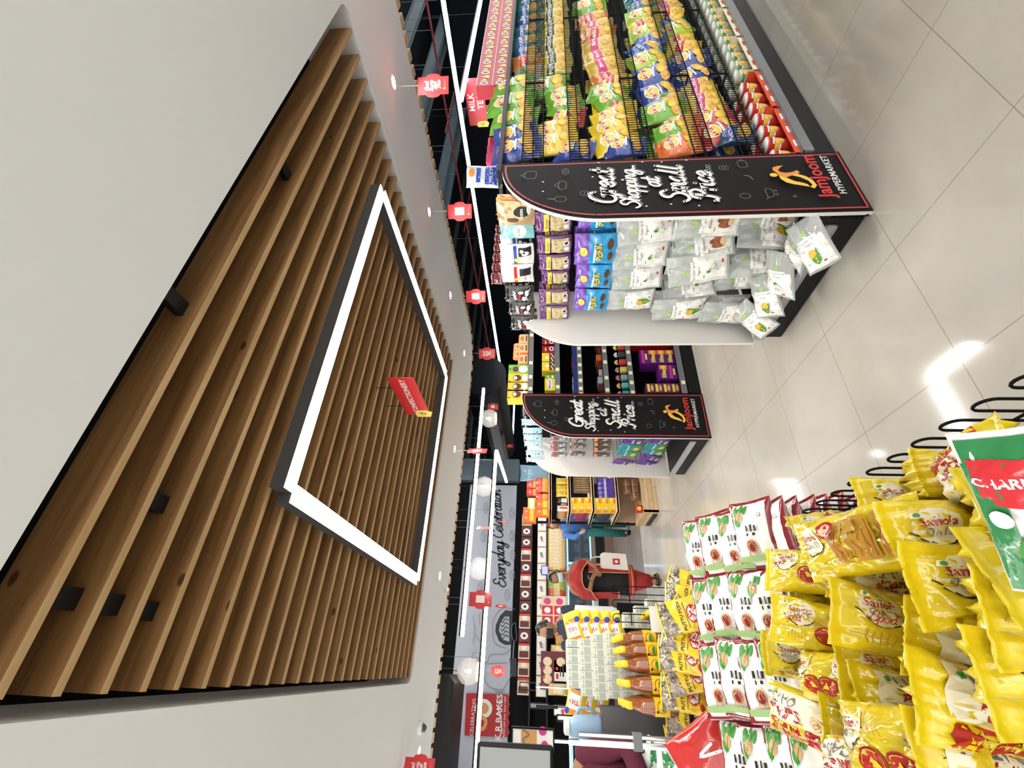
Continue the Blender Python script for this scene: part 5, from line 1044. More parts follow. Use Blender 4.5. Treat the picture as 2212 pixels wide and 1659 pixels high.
# yellow and black powder pouches
PY_ = foil('puttu_yellow', (.85, .60, .02)); 
pp = [pack('puttu%d' % s, .16, .23, .05, [PY_, foil('puttu_photo', (.20, .17, .15), var=.9, vscale=40), INKR, INKW, INKK], [(('poly', [(-.079, .02), (.079, .065), (.079, .108), (-.079, .108)]), 1), (('ell', 0, -.055, .042, .028), 2), (('ell', 0, -.055, .036, .022), 3), (('text', 'M', 0, -.055, .04, 0, dict(bold=.05)), 2), (('text', 'PUTTU PODI', 0, -.0, .024, 0, dict(bold=.02)), 4), (('rect', -.06, -.025, .06, -.022, 4, 1), 4), (('ell', -.045, -.09, .016, .01), 2)],
             seed=s, wr=.007) for s in (140, 141)]
i = 0
for (X_, Y_, roll, z_) in [(1466, 1268, .4, .90), (1462, 1300, .2, .93), (1452, 1330, -.2, .99), (1458, 1375, .3, .97), (1450, 1415, .1, .99), (1462, 1460, -.2, .96), (1455, 1500, .1, .97), (1462, 1545, .0, .94), (1468, 1600, .15, .93), (1462, 1345, 1.0, .95)]:
    q = atz(X_, Y_, z_-.10); q = atz(X_+22, Y_, z_-.12); a = .75
    put(pp[i % 2], 'powder_pouch', q, (rnd.uniform(-.2, .1), -1, .55), (roll if i != 8 else -.2, .45, .9), 'yellow powder pouch with a red oval behind the flour, %s from the walkway' % ORD[i], 'powder pouch', 'yellow powder pouches behind the flour'); i += 1
rb = pack('redbag', .22, .30, .09, [foil('red_bag', (.52, .03, .025), rough=.2), INKW, INKY], [(('line', [(-.03, -.05), (0, .04), (.01, -.03)], .012), 1)], seed=150)
q = atz(1530, 1620, .84); put(rb, 'red_bag', q, (-.1, -1, .6), (-.6, .3, .8), 'large glossy red bag left of the flour pile at the photo edge', 'bag')
gw = [pack('gw%d' % s, .15, .22, .06, [foil('mint_white', (.72, .76, .72)), GRN, LEAF], [(('poly', [(-.07, .08), (.0, .03), (.07, .09)]), 1), (('poly', [(-.06, -.1), (.0, -.04), (.06, -.1)]), 2), (('ell', 0, 0, .03, .02), 1)], seed=s, wr=.008) for s in (151, 152)]
for i, (X_, Y_) in enumerate([(1410, 1628), (1440, 1638), (1470, 1650), (1425, 1655)]):
    q = atz(X_, Y_, .90); put(gw[i % 2], 'tea_packet', q, (-.1, -1, .4), (rnd.uniform(-.5, .3), .1, 1), 'green and white crumpled packet at the lower photo edge, %s below the price rail' % ORD[i], 'packet', 'green and white packets at the photo edge')

# oil bottles
OIL = mat('oil_amber', (.42, .115, .012), .08, trans=.35, coat=1, spec=.7); CAPY = mat('cap_yellow', (.88, .62, .02), .35); LBY = mat('label_yellow', (.86, .58, .02), .4); LBR = mat('label_red', (.45, .03, .02), .4)
ob = MB(); ob.lathe([(.030, 0), (.038, .006), (.039, .03), (.036, .036), (.039, .042), (.036, .056), (.039, .063), (.036, .077), (.0385, .085), (.0385, .16), (.036, .175), (.032, .215), (.022, .245), (.014, .262), (.013, .285)], n=18, sx=1.08, sy=.95)
OBm = ob.mesh('ob', OIL, True); CAPm = MB().lathe([(.017, .268), (.018, .270), (.018, .292), (.016, .295)], n=14).mesh('cap', CAPY, True)
lm = MB(); n_ = 18
def lsurf(u, v, e): a = -PI/2+u/.0395; return Vector(((.0405+e)*1.08*math.cos(a), (.0405+e)*.95*math.sin(a), .12+v))
lm.add([lsurf(a, b, 0) for a, b in rect2d(-.055, -.038, .055, .038, 16, 1)[0]], rect2d(0, 0, 1, 1, 16, 1)[1], 0)
prints(lm, [(('rect', -.055, .034, .055, .038, 12, 1), 1), (('rect', -.055, -.038, .055, -.034, 12, 1), 1), (('ell', 0, .002, .026, .024), 1), (('ell', 0, .002, .022, .020), 0), (('ell', .0, -.004, .018, .010), 2), (('ell', -.02, .025, .006, .006), 3)], lsurf, .0003)
LBm = lm.mesh('label', [LBY, LBR, INKG, INKK])
def oil(x, y, z, label, grp, tilt=None):
    e = empty('oil_bottle', (x, y, z), 0, label, 'bottle', grp)
    for nm, me in (('body', OBm), ('cap', CAPm), ('label', LBm)): child(me, nm, e)
    if tilt: e.rotation_euler = tilt
    return e
for r in range(5):
    for c in range(5):
        q = aty(1400, (1379, 1405, 1436, 1479, 1526)[c], (3.10, 3.05, 3.0, 2.97, 2.96)[c]); oil(q.x+.0*r, q.y+.088*r, .822, 'amber oil bottle, %s column from the walkway, %s from the front' % (ORD[c], ORD[r]), 'amber oil bottles in the front block')
for e in bpy.data.objects:
    if e.name.startswith('oil_bottle') and e.type == 'EMPTY': e['label'] = e['label'].replace("from the flour bags' right end", 'counted from the walkway')
for i in range(8): oil(.335, 2.92+.088*i, .602, 'amber oil bottle in the single walkway-side line, %s from the flour bags' % ORD[i], 'amber oil bottles in the line by the walkway')
MB_ = MB().box((-.25, -.002, 0), (.27, .0, .02))
b4b = MB().box((.20, 2.90, .862), (.33, 2.905, .96)); tag(b4b.build('price_board', PAPER), 'blank white price board between the oil bottles and the yellow pouches', 'price card')
loops(b5, 3.42-b5.location.y, .27-b5.location.x, .58-b5.location.x, .60, 1.10, .085, 'x')

# white soap boxes
SOAP = mat('soap_cream', (.74, .75, .66), .5); SOAPI = mat('soap_ink', (.42, .47, .40), .55)
sb = carton('soap', .0445, .09, .083, [SOAP, SOAPI, INKK], [(('rect', -.018, -.03, .018, .012, 2, 3), 1), (('rect', -.018, .018, -.004, .03, 1, 1), 1), (('rect', .004, .020, .016, .027, 1, 1), 1), (('rect', -.0205, -.036, -.0195, .036, 1, 2), 1)], [(('rect', -.018, -.035, .018, .035, 2, 3), 1)], [(('rect', -.035, -.03, .035, .02, 2, 2), 1)])
for lv in range(7):
    x1 = (.205, .205, .205, .205, .195, .165, .155)[lv]; n_c = (9, 9, 9, 8, 8, 7, 6)[lv]
    for c in range(n_c):
        for r in range(2 if lv == 6 or c == 0 else 1):
            put(sb, 'soap_box', (x1-.0455*c+rnd.uniform(-.001, .001), 3.52+.092*r+(.0 if lv < 6 else .01), .822+.0425+.0838*lv), (rnd.uniform(-.03, .03), -1, 0), (0, 0, 1), 'cream soap box, %s level of the tall stack, %s from the walkway%s' % (ORD[lv], ORD[c], ', behind' if r else ''), 'soap box', 'cream soap boxes in the tall stack')
for lv in range(3):
    for c in range(4-lv):
        put(sb, 'soap_box', (.29+.0455*c, 3.58, .602+.16+.0425+.0838*lv), (0, -1, 0), (0, 0, 1), 'cream soap box in the low steps, %s level, %s along' % (ORD[lv], ORD[c]), 'soap box', 'cream soap boxes in the low steps')
# yellow blue orange detergent packets
dp = pack('det', .15, .23, .075, [foil('det_orange', (.80, .25, .02)), CAPY, INKB, INKR, INKW], [(('rect', -.05, -.06, .05, .03, 4, 4), 4), (('text', 'Tide', 0, -.01, .04, .1, dict(bold=.04)), 3), (('ell', .05, .05, .02, .02), 2)], seed=160, region=lambda u, v: 1 if v > .25 or abs(u) > .36 else (2 if v < -.36 else 0))
for i in range(5): put(dp, 'detergent_packet', (.27, 3.86-.01*i, 1.335-.073*i+.0), (-.15, -.9, .45), (.9, .1, .2), 'orange and yellow detergent packet by the walkway, %s from the top' % ORD[i], 'detergent packet', 'detergent packets beside the soap')
for i in range(3): put(dp, 'detergent_packet', (-.19, 3.80, 1.34-.073*i), (.1, -.9, .45), (-.9, .1, .2), 'detergent packet at the checkout side of the soap, %s from the top' % ORD[i], 'detergent packet', 'detergent packets beyond the soap')
wb = pack('wbag', .42, .10, .10, [mat('white_sack', (.60, .62, .64), .5, bump=.5, bscale=20)], [], seed=161)
q = aty(1305, 1330, 4.05); put(pack('wsack', .14, .46, .12, [MATS['white_sack']], [], seed=161), 'white_sack', q, (-.2, -1, 0), (0, 0, 1), 'pale grey plastic sack behind the detergent packets', 'sack')
e = empty('detergent_stand', (.05, 3.98, 0), 0, 'dark stand carrying the detergent packets and the sack behind the soap', 'stand'); MB().box((-.33, -.20, .0), (.42, .2, .86)).build('body', BLKM, e) if 0 else MB().box((-.30, .0, .0), (.42, .2, .99)).build('body', BLKM, e)

# ------------------------------------------------------------------ hanging red tags and signs
TR = mat('tag_red', (.62, .03, .035), .35, coat=.2); TRL = mat('tag_rose', (.72, .25, .25), .4); ACR = mat('wire_clear', (.55, .55, .55), .3)
TAGY2 = mat('tag_gold', (.85, .60, .10), .5)
def tag_mesh(plain):
    mb = MB(); out = [(-.085, .14), (-.085, -.14), (-.06, -.14)]
    out = [(-.07, .137), (-.07, .085)]+[(-.02-.078*math.cos(a)-.0, .0+.085*math.sin(a)*-1+0) for a in [PI*.5*k/6-PI/4 for k in range(0, 0)]]
    out = []
    for k in range(13): a = PI*.5-PI*k/12; out.append((.070+.026*math.cos(a), .062*math.sin(a)))
    prof = [(-.088, .137), (.070, .137)]+out+[(.070, -.137), (-.088, -.137)]+[(-.088-.0*k, 0) for k in range(0)]
    prof += [(-.088-.026*math.cos(PI*.5-PI*k/12), -.062*math.sin(PI*.5-PI*k/12)) for k in range(13)]
    mb.prism(prof, -.002, .002, lambda u, v, y: Vector((u, y, v)))
    for sg in (1, -1):
        surf = lambda a, b, e, sg=sg: Vector((sg*a, -sg*(.002+e), b))
        if plain: m = [(('rect', -.045, -.05, .035, .055, 1, 1), 1), (('text', 'JamJoom', 0, -.105, .022), 2), (('ell', -.04, -.1, .008, .01), 3)]
        else: m = [(('script', 'Great', -.01, .05, .018, .1, dict(wd=.3)), 1), (('script', 'Shopping', -.01, .012, .014, .1, dict(wd=.3)), 1), (('script', 'Small', -.01, -.022, .016, .1, dict(wd=.3)), 1), (('script', 'Price', .0, -.055, .018, .1, dict(wd=.3)), 1), (('text', 'JamJoom', 0, -.105, .022), 2), (('ell', -.04, -.1, .008, .01), 3)]
        prints(mb, m, surf)
    return mb.mesh('tag', [TR, mat('tag_white', (.9, .82, .78), .5), TRL, TAGY2])  # lettering and square are plain warm white print
TGA, TGB = tag_mesh(False), tag_mesh(True)
def hang_tag(x, y, z, rz, me, label, ztop, s=1, g='red promo tags under the ceilings'):
    e = empty('promo_tag', (x, y, z), rz, label, 'hanging tag', g)
    child(me, 'card', e).scale = (s, s, s); MB().tube([(0, 0, .137*s), (0, 0, ztop-z)], .0016, n=5).build('wire', ACR, e)
for i, (ax, ay, me, rz) in enumerate([(860, 187, TGA, -.55), (935, 457, TGB, -.75), (980, 640, TGB, -.75), (1012, 763, TGA, -.65), (985, 973, TGA, .75)]):
    q = atz(ax, ay, HC); 
    hang_tag(q.x, q.y, 2.535, rz, me, ('red tag with white brush lettering nearest the top of the photo', 'red tag with white square, second along the snack aisles', 'red tag with white square, third along the snack aisles', 'red tag with brush lettering by the rounded ceiling corner', 'red tag hanging past the end of the cold tube light')[i], HC)
for (X_, Y_, y_, me, rz, s_, lab, zt) in [(1065, 878, 10.0, TGB, -.4, .95, 'red tag with white square in front of the first globe lamp', 4.6), (1048, 1140, 7.4, TGA, 1.0, .95, 'red tag seen nearly edge on, across the warm tube light', 4.6), (1038, 1293, 6.9, TGB, -.1, 1.2, 'larger red tag with white square left of the woman, under the tube end', 4.6),
        (1076, 1449, 9.8, TGA, .1, .9, 'red tag in front of the drawn baker', 4.6), (1089, 1127, 9.5, TGB, 1.1, .75, 'small red and orange tag before the wall lettering', 4.6), (1082, 1309, 9.8, TGB, 1.1, .75, 'small red and orange tag beside the drawn oven', 4.6), (1101, 963, 12.5, TGA, .2, .8, 'small far red tag by the corner of the warm light', 4.6),
        (1045, 232, 5.4, TGB, -.4, .8, 'rose red tag under the milk tea sign', 4.6), (905, 1658, 5.2, TGA, .3, 1.0, 'red tag cut by the lower photo edge under the white ceiling', HC)]:
    q = aty(X_, Y_, y_)
    if 'larger' in lab: q = atz(X_, Y_, 2.5); q = q
    hang_tag(q.x, q.y, q.z, rz, me, lab, zt, s_)
SIGNRED = mat('aisle_sign_red', (.58, .02, .025), .35)
def aisle_sign(x, y, z, rz, w_, h_, lines, label, ztop, ts):
    e = empty('aisle_sign', (x, y, z), rz, label, 'hanging sign'); mb = MB(); r = .015
    mb.prism([(a, b) for a, b in rrect(-w_/2, w_/2, -h_/2, h_/2, r, 3)], -.004, .004, lambda u, v, yy: Vector((u, yy, v)))
    for sg in (1, -1):
        surf = lambda a, b, ep, sg=sg: Vector((sg*a, -sg*(.004+ep), b)); n_ = len(lines)
        prints(mb, [(('text', t, .015, ((n_-1)/2-i)*ts*1.05+.0, ts, 0, dict(bold=.015)), 1) for i, t in enumerate(lines)], surf)
    mb.build('board', [SIGNRED, SIGNW], e)
    bd = MB(); bd.prism([(-w_/2-.03, h_*.05), (-w_/2-.03, -h_/2-.0), (-w_/2+.05, -h_/2-.03), (-w_/2+.085, -h_/2+.02), (-w_/2+.075, h_*.0), (-w_/2+.02, h_*.1)], -.009, -.005, lambda u, v, yy: Vector((u, yy, v)))
    prints(bd, [(('ell', -w_/2+.028, -h_*.26, .022, .022), 1), (('ell', -w_/2+.028, -h_*.26, .013, .015), 0), (('line', [(-w_/2+.01, -h_*.2), (-w_/2+.045, -h_*.1)], .006), 1)], lambda a, b, ep: Vector((a, -.009-ep, b))); bd.build('badge', [TAGY2, INKK], e)
    for u in (-.25, .25): MB().tube([(w_*u, 0, h_/2), (w_*u, 0, ztop-z)], .003, n=6).build('hanging_rod', BLACK, e)
aisle_sign(1.8, 3.06, 2.632, -PI/2, .57, .205, ['CONFECTIONERY'], 'red confectionery sign hanging inside the glowing square', 2.86, .062)
q = aty(1028, 222, 5.2) if 0 else atx(1028, 222, 8.6); aisle_sign(q.x, q.y, q.z, -PI/2-.1, .85, .34, ['MILK', 'TEA'], 'dark red milk tea sign hanging over the far aisle', 4.6, .15)

# globe lamps
GL = mat('globe_glass', (.75, .82, .88), .15, alpha=.3, emit=((.8, .9, 1), .04)); GO = mat('globe_opening', (1, .5, .15), emit=((1, .5, .15), 3)); BULB = mat('bulb', (1, 1, 1), emit=((1, .95, .85), 4))
def globe(X_, Y_, y_, r, label, g='faceted globe lamps'):
    q = aty(X_, Y_, y_); e = empty('globe_lamp', q, 0, label, 'pendant lamp', g)
    bm = bmesh.new(); bmesh.ops.create_icosphere(bm, subdivisions=2, radius=r)
    bmesh.ops.bisect_plane(bm, geom=bm.verts[:]+bm.edges[:]+bm.faces[:], plane_co=(0, 0, -r*.72), plane_no=(0, 0, 1), clear_inner=True)
    me = bpy.data.meshes.new('glass_shade'); bm.to_mesh(me); bm.free(); me.materials.append(GL); child(me, 'glass_shade', e)
    MB().lathe([(r*.66, -r*.74), (r*.70, -r*.70), (r*.60, -r*.66)], n=20).build('rim', GO, e)
    MB().lathe([(.0, -.05), (.03, -.03), (.035, 0), (.02, .04), (.015, .07)], n=12).build('bulb', BULB, e, True)
    MB().tube([(0, 0, r*.95), (0, 0, 4.58-q.z)], .006, n=6).build('cord', BLACK, e)
    l = bpy.data.lights.new('globe_light', 'POINT'); l.energy = 2.5; l.shadow_soft_size = .05; l.color = (1, .9, .75); lo = bpy.data.objects.new('globe_light', l); C.objects.link(lo); lo.location = q+Vector((0, 0, -r-.02))
for i, (X_, Y_, y_) in enumerate([(1057, 904, 9.2), (1046, 1051, 9.2), (1035, 1228, 9.2), (1013, 1450, 9.2)]):
    globe(X_, Y_, y_, .215, 'faceted glass globe lamp, %s counted from the far end of the cold tube light' % ORD[i])

# ------------------------------------------------------------------ bakery
WY = 11.88
BAND = mat('mural_grey', (.48, .52, .60), .5); MINK = mat('mural_ink', (.03, .035, .05), .5); MLINE = mat('mural_line', (.20, .22, .27), .5); MRED = mat('mural_red', (.42, .02, .025), .5); MORG = mat('mural_tan', (.62, .32, .12), .5)
bz0, bz1 = 2.35, 3.62
mu = MB(); mu.box((-3.2, WY-.03, bz0), (4.2, WY, bz1)); S = lambda X_, Y_: aty(X_, Y_, WY-.032)
def W2(X_, Y_): q = S(X_, Y_); return (q.x, q.z)
surf = lambda a, b, e: Vector((a, WY-.031-e*2, b)); mk = []
A, B = W2(1098, 1272), W2(1085, 1058)
L_ = math.hypot(B[0]-A[0], B[1]-A[1]); an = math.atan2(B[1]-A[1], B[0]-A[0])
mk.append((('script', 'Everyday Celebration', (A[0]+B[0])/2, (A[1]+B[1])/2+.13, L_/16.6, an, dict(wd=.24, slant=.25)), 1))
def ln(pts, wd=.012, mi=2): mk.append((('line', [W2(*p) for p in pts], wd), mi))
# drawn oven, baker and buns
mk.append((('poly', [W2(*p) for p in [(1112, 1322), (1108, 1320), (1092, 1318), (1080, 1330), (1071, 1350), (1070, 1365), (1078, 1385), (1090, 1393), (1112, 1393), (1112, 1322)][:-1]]), 1))
mk.append((('poly', [W2(*p) for p in [(1100, 1332), (1090, 1332), (1080, 1348), (1078, 1362), (1086, 1382), (1100, 1386)]]), 0))
for k in range(5): ln([(1098, 1340+9*k), (1092, 1336+9*k), (1086, 1345+9*k), (1082, 1341+9*k)], .02, 1)
ln([(1112, 1316), (1085, 1314), (1068, 1335), (1064, 1360), (1070, 1390), (1092, 1400)]); ln([(1113, 1345), (1106, 1352), (1106, 1376), (1111, 1386), (1116, 1376), (1113, 1345)]); ln([(1110, 1388), (1106, 1460)], .03)
mk.append((('poly', [W2(*p) for p in [(1101, 1422), (1116, 1422), (1116, 1462), (1104, 1462)]]), 1))
ln([(1030, 1408), (1022, 1412), (1021, 1424), (1030, 1430), (1036, 1420), (1036, 1410)]); ln([(1036, 1425), (1052, 1432), (1060, 1415), (1090, 1413), (1103, 1402)]); ln([(1050, 1430), (1048, 1470), (1060, 1485), (1076, 1490), (1090, 1485), (1106, 1455)]); ln([(1055, 1434), (1095, 1432)]); ln([(1070, 1490), (1078, 1495), (1090, 1492)])
ln([(1022, 1330), (1026, 1360), (1022, 1390)]); ln([(1036, 1325), (1036, 1350)]); ln([(1028, 1372), (1040, 1390)])
for (cx, cy) in ((1107, 1158), (1108, 1200), (1107, 1243), (1106, 1110), (1096, 1286), (1050, 1098), (1045, 1160), (1038, 1270)):
    ln([(cx+5*math.cos(a), cy+11*math.sin(a)) for a in [k*PI/5 for k in range(11)]], .012); ln([(cx-2, cy-6), (cx+2, cy), (cx-1, cy+6)], .01)
mk.append((('poly', [W2(*p) for p in [(1008, 1497), (1095, 1500), (1101, 1504), (1099, 1514), (1102, 1522), (1098, 1530), (1102, 1540), (1098, 1550), (1101, 1560), (1098, 1570), (1101, 1582), (1096, 1592), (1004, 1588)]]), 3))
c0 = W2(1045, 1530); mk += [(('ell', c0[0], c0[1], .17, .19, 24), 5), (('ell', c0[0], c0[1], .10, .115, 20), 4)]; c1 = W2(1045, 1562)
mk.append((('line', [W2(1030, 1550), W2(1040, 1548), W2(1050, 1556), W2(1046, 1572), W2(1034, 1576)], .07), 4))
a_ = math.atan2(W2(1086, 1510)[1]-W2(1082, 1585)[1], W2(1086, 1510)[0]-W2(1082, 1585)[0])*0
q = W2(1078, 1548); mk.append((('text', 'K.R.BAKES', q[0], q[1], .175, a_, dict(bold=.02)), 5)); q = W2(1090, 1548); mk.append((('text', 'Baked with love. Since 1969', q[0], q[1], .062, a_, dict(shear=.2)), 5))
q = W2(1022, 1548); mk.append((('text', 'CELEBRATING', q[0], q[1], .10, a_, {}), 5)); mk.append((('line', [(q[0]-.42, q[1]-.09), (q[0]+.42, q[1]-.09)], .008), 4)); mk.append((('line', [W2(1085, 1583), W2(1082, 1545), W2(1076, 1530), W2(1084, 1512)], .02), 5))
prints(mu, mk, surf, .0012)
tag(mu.build('wall_mural', [BAND, MINK, MLINE, MRED, MORG, SIGNW]), 'grey bakery mural with brush lettering, a drawn oven and a red panel', 'wall picture')
l = area_light('mural_wash', (1.5, 11.2, 3.9), 6, .1, 18, (1, .97, .95), (math.radians(25), 0, 0))
# wall shelves and goods
def zY(X_, Y_, y): return aty(X_, Y_, y)
ws = empty('bakery_shelf', (0, 11.5, 0), 0, 'long black shelves on the bakery wall under the mural', 'shelf unit')
for nm, X_ in (('shelf', 1147), ('shelf', 1180)):
    z = zY(X_, 1250, 11.5).z; MB().box((-3.2, -.2, z-.03), (3.6, .36, z)).build('shelf', BLACK, ws)
MB().box((-3.2, .34, 0), (3.6, .36, 2.34)).build('back_panel', BLKM, ws)
CRM = mat('bakery_cream', (.72, .58, .38), .5); DBR = mat('bakery_maroon', (.12, .02, .025), .5)
bA = carton('bA', .30, .2, .24, [CRM, DBR, INKW, INKR], [(('rect', -.12, -.1, .0, .1, 1, 1), 1), (('ell', .07, -.0, .05, .06), 2), (('rect', .10, -.12, .15, .12, 1, 1), 3)])
bB = carton('bB', .24, .2, .24, [DBR, INKW, INKR], [(('ell', .0, 0, .07, .085), 1), (('ell', -.08, .08, .02, .02), 2), (('ell', 0, .0, .03, .035), 0)])
bC = carton('bC', .36, .2, .21, [CRM, INKW, DBR], [(('rect', -.16, -.09, .16, .09, 1, 1), 1), (('script', 'rnn', 0, 0, .05, .3, dict(wd=.25)), 2)])
z1, z2, z3 = (zY(X_, 1250, 11.5).z for X_ in (1147, 1180, 1221))
z3 = zY(1222, 1250, 10.95).z; x = 3.3; i = 0
pat = 'ABBABABBABAAABAABABB'
while x > -.4 and i < 16:
    t = pat[i]; w_ = .31 if t == 'A' else .25; x -= w_/2+.004
    put(bA if t == 'A' else bB, 'cake_box', (x, 11.42, z1+.12), (0, -1, 0), (0, 0, 1), '%s on the top bakery shelf, %s from the wooden rack' % ('cream cake box' if t == 'A' else 'dark maroon cake box', ORD[i]), 'cake box', 'boxes on the top bakery shelf'); x -= w_/2+.004; i += 1
for i in range(10): put(bC, 'biscuit_box', (3.05-.372*i, 11.42, z2+.105), (0, -1, 0), (0, 0, 1), 'cream box with dark writing on the middle bakery shelf, %s from the wooden rack' % ORD[i], 'biscuit box', 'boxes on the middle bakery shelf')
def loaf(nm, c, c2): return pack(nm, .16, .48, .16, [mat(nm, c, .3, var=.3, vscale=20, coat=.4), mat(nm+'2', c2, .4)], [(('rect', -.06, -.12, .06, .02, 2, 2), 1)], seed=len(nm)*7, nx=8, nz=10)
lfs = [loaf('bread_pale', (.72, .52, .25), (.7, .6, .4)), loaf('bread_orange', (.70, .28, .05), (.8, .6, .1)), loaf('bread_green', (.30, .40, .08), (.7, .6, .2)), loaf('bread_red', (.50, .08, .04), (.7, .5, .3))]
seq = [0]*7+[0]*4+[1]*3+[2]*3+[3]*4
for i, k in enumerate(seq):
    q = zY(1210, 1148+7.6*i, 11.4); put(lfs[k], 'bread_loaf', (q.x, 11.40, z3+.24), (0, -1, 0), (0, .05, 1), '%s loaf upright on the lowest bakery shelf, %s from the wooden rack' % (('pale yellow', 'orange', 'green and white', 'red striped')[k], ORD[i]), 'bread loaf', 'wrapped loaves on the lowest bakery shelf')
rx = carton('rx', .40, .2, .27, [CRM, INKR, INKW, PINK], [(('rect', -.18, -.12, -.0, .12, 1, 1), 1), (('ell', .09, .0, .07, .08), 3), (('ell', -.09, 0, .06, .07), 2)])
for i in range(2):
    for lv in range(2): q = zY(1205, 1310+22*i, 11.4); put(rx, 'cake_box', (q.x, 11.4, z3+.136+.272*lv), (0, -1, 0), (0, 0, 1), 'cream and red box stacked on the lowest bakery shelf, %s of stack %s' % (('lower', 'upper')[lv], ('one', 'two')[i]), 'cake box', 'cream and red boxes on the lowest bakery shelf')
for i in range(4): q = zY(1210, 1352+11*i, 11.3); put(lfs[1 if i % 2 else 3], 'bread_loaf', (q.x, 11.3, z3+.12+.06*(i % 2)), (0, -1, 0), (1, 0, .1), 'small brown loaf lying near the masked man, %s' % ORD[i], 'bread loaf', 'small loaves near the masked man', (.8, 1, .6))
for i in range(4): q = zY(1210, 1400+3*i, 11.0); put(lfs[0], 'bread_loaf', (q.x, 11.0, z3+.17), (0, -1, 0), (0, .1, 1), 'yellow packet on the counter left of the maroon boxes, %s' % ORD[i], 'bread loaf', 'yellow packets on the bakery counter', (.7, 1, .7))
dk = carton('dk', .36, .2, .27, [DBR, CRM, INKR], [(('ell', 0, 0, .08, .09), 1), (('ell', -.12, .08, .03, .03), 2)])
wp = carton('wp', .36, .2, .27, [PAPER, INKR, INKK], [(('rect', -.14, .05, -.05, .1, 1, 1), 1), (('rect', -.1, -.06, .12, -.03, 1, 1), 2), (('rect', -.1, .0, .08, .02, 1, 1), 2)])
for i in range(3):
    for lv in range(2):
        if i == 2 and lv == 0: continue
        q = zY(1210, 1430+19*i, 11.0); put(dk if lv or i == 0 else wp, 'cake_box', (q.x, 11.0, z3+.136+.272*lv), (0, -1, 0), (0, 0, 1), '%s box behind the soap stack, %s from the wooden rack, %s' % ('maroon' if lv or i == 0 else 'white', ORD[i], ('lower', 'upper')[lv]), 'cake box', 'boxes on the bakery counter behind the soap')
for i in range(5): q = zY(1215, 1484+3*i, 10.8); put(lfs[0], 'bread_loaf', (q.x, 10.8, z3+.2), (0, -1, 0), (0, .1, 1), 'yellow packet by the card holder on the bakery counter, %s' % ORD[i], 'bread loaf', 'yellow packets by the card holder', (.7, 1, .8))
# glass vitrine
VG = mat('vitrine_glass', (.06, .09, .12), .08, alpha=.45, spec=.8, coat=.5); VF = mat('vitrine_frame', (.25, .50, .68), .3, emit=((.25, .55, .85), .55)); VW = mat('vitrine_bread', (.45, .38, .30), .6)
vt_ = empty('glass_counter', (0, 10.95, 0), 0, 'glass bakery counter with pale blue lit frame', 'counter')
zt, zb_ = zY(1222, 1250, 10.95).z, zY(1290, 1250, 10.95).z
MB().box((-3, .0, zt-.03), (3.05, .5, zt)).build('counter_top', CHROME, vt_)
MB().box((-3, .02, .22), (3.05, .5, zb_)).build('body', BLACK, vt_); MB().box((-3, .05, .0), (3.05, .5, .22)).build('plinth', wood_mat('plinth_wood', (.10, .06, .04), (.16, .10, .07), False), vt_)
MB().box((-3, -.0, zb_), (3.05, .03, zb_+.12)).build('sill', CHROME, vt_)
MB().box((-3, .45, zb_+.1), (3.05, .5, zt-.03)).build('back_wall', mat('vitrine_back', (.10, .14, .18), .5), vt_)
for xx in (-2.98, -1.0, .5, 1.0, 2.05, 3.0): MB().box((xx, 0, zb_+.1), (xx+.05, .03, zt-.03)).build('frame_post', VF, vt_)
for zz in (zt-.07, zb_+.10): MB().box((-3, -.005, zz), (3.05, .02, zz+.035)).build('frame_rail', VF, vt_)
MB().box((-2.9, .04, (zt+zb_)/2), (3.0, .44, (zt+zb_)/2+.02)).build('glass_shelf', mat('pale_shelf', (.4, .5, .55), .3), vt_)
MB().box((-2.95, .012, zb_+.13), (3.0, .018, zt-.06)).build('glass_pane', VG, vt_)
for i in range(14):
    for lv in (0, 1): tag(MB().box((2.75-.3*i-.1, 11.05, (zb_+.13, (zt+zb_)/2+.02)[lv]), (2.75-.3*i+.1, 11.3, (zb_+.13, (zt+zb_)/2+.02)[lv]+.12), bev=.03).build('pastry_tray', [VW, SILV][i % 2]), 'dim pastry tray inside the glass counter, %s from the wooden rack, %s level' % (ORD[i], ('lower', 'upper')[lv]), 'tray', 'pastry trays inside the glass counter')
q = aty(1177, 1232, 10.9); e = empty('scale_display', q, 0, 'small glowing blue display before the bakery shelves', 'display'); MB().box((-.10, 0, -.08), (.10, .04, .08)).build('case', BLACK, e); MB().box((-.085, -.004, -.065), (.085, 0, .065)).build('screen', mat('blue_screen', (.05, .05, .8), emit=((.08, .08, 1), 4)), e); MB().tube([(0, .02, -.08), (0, .02, zt-q.z)], .012, n=8).build('pole', BLACK, e)

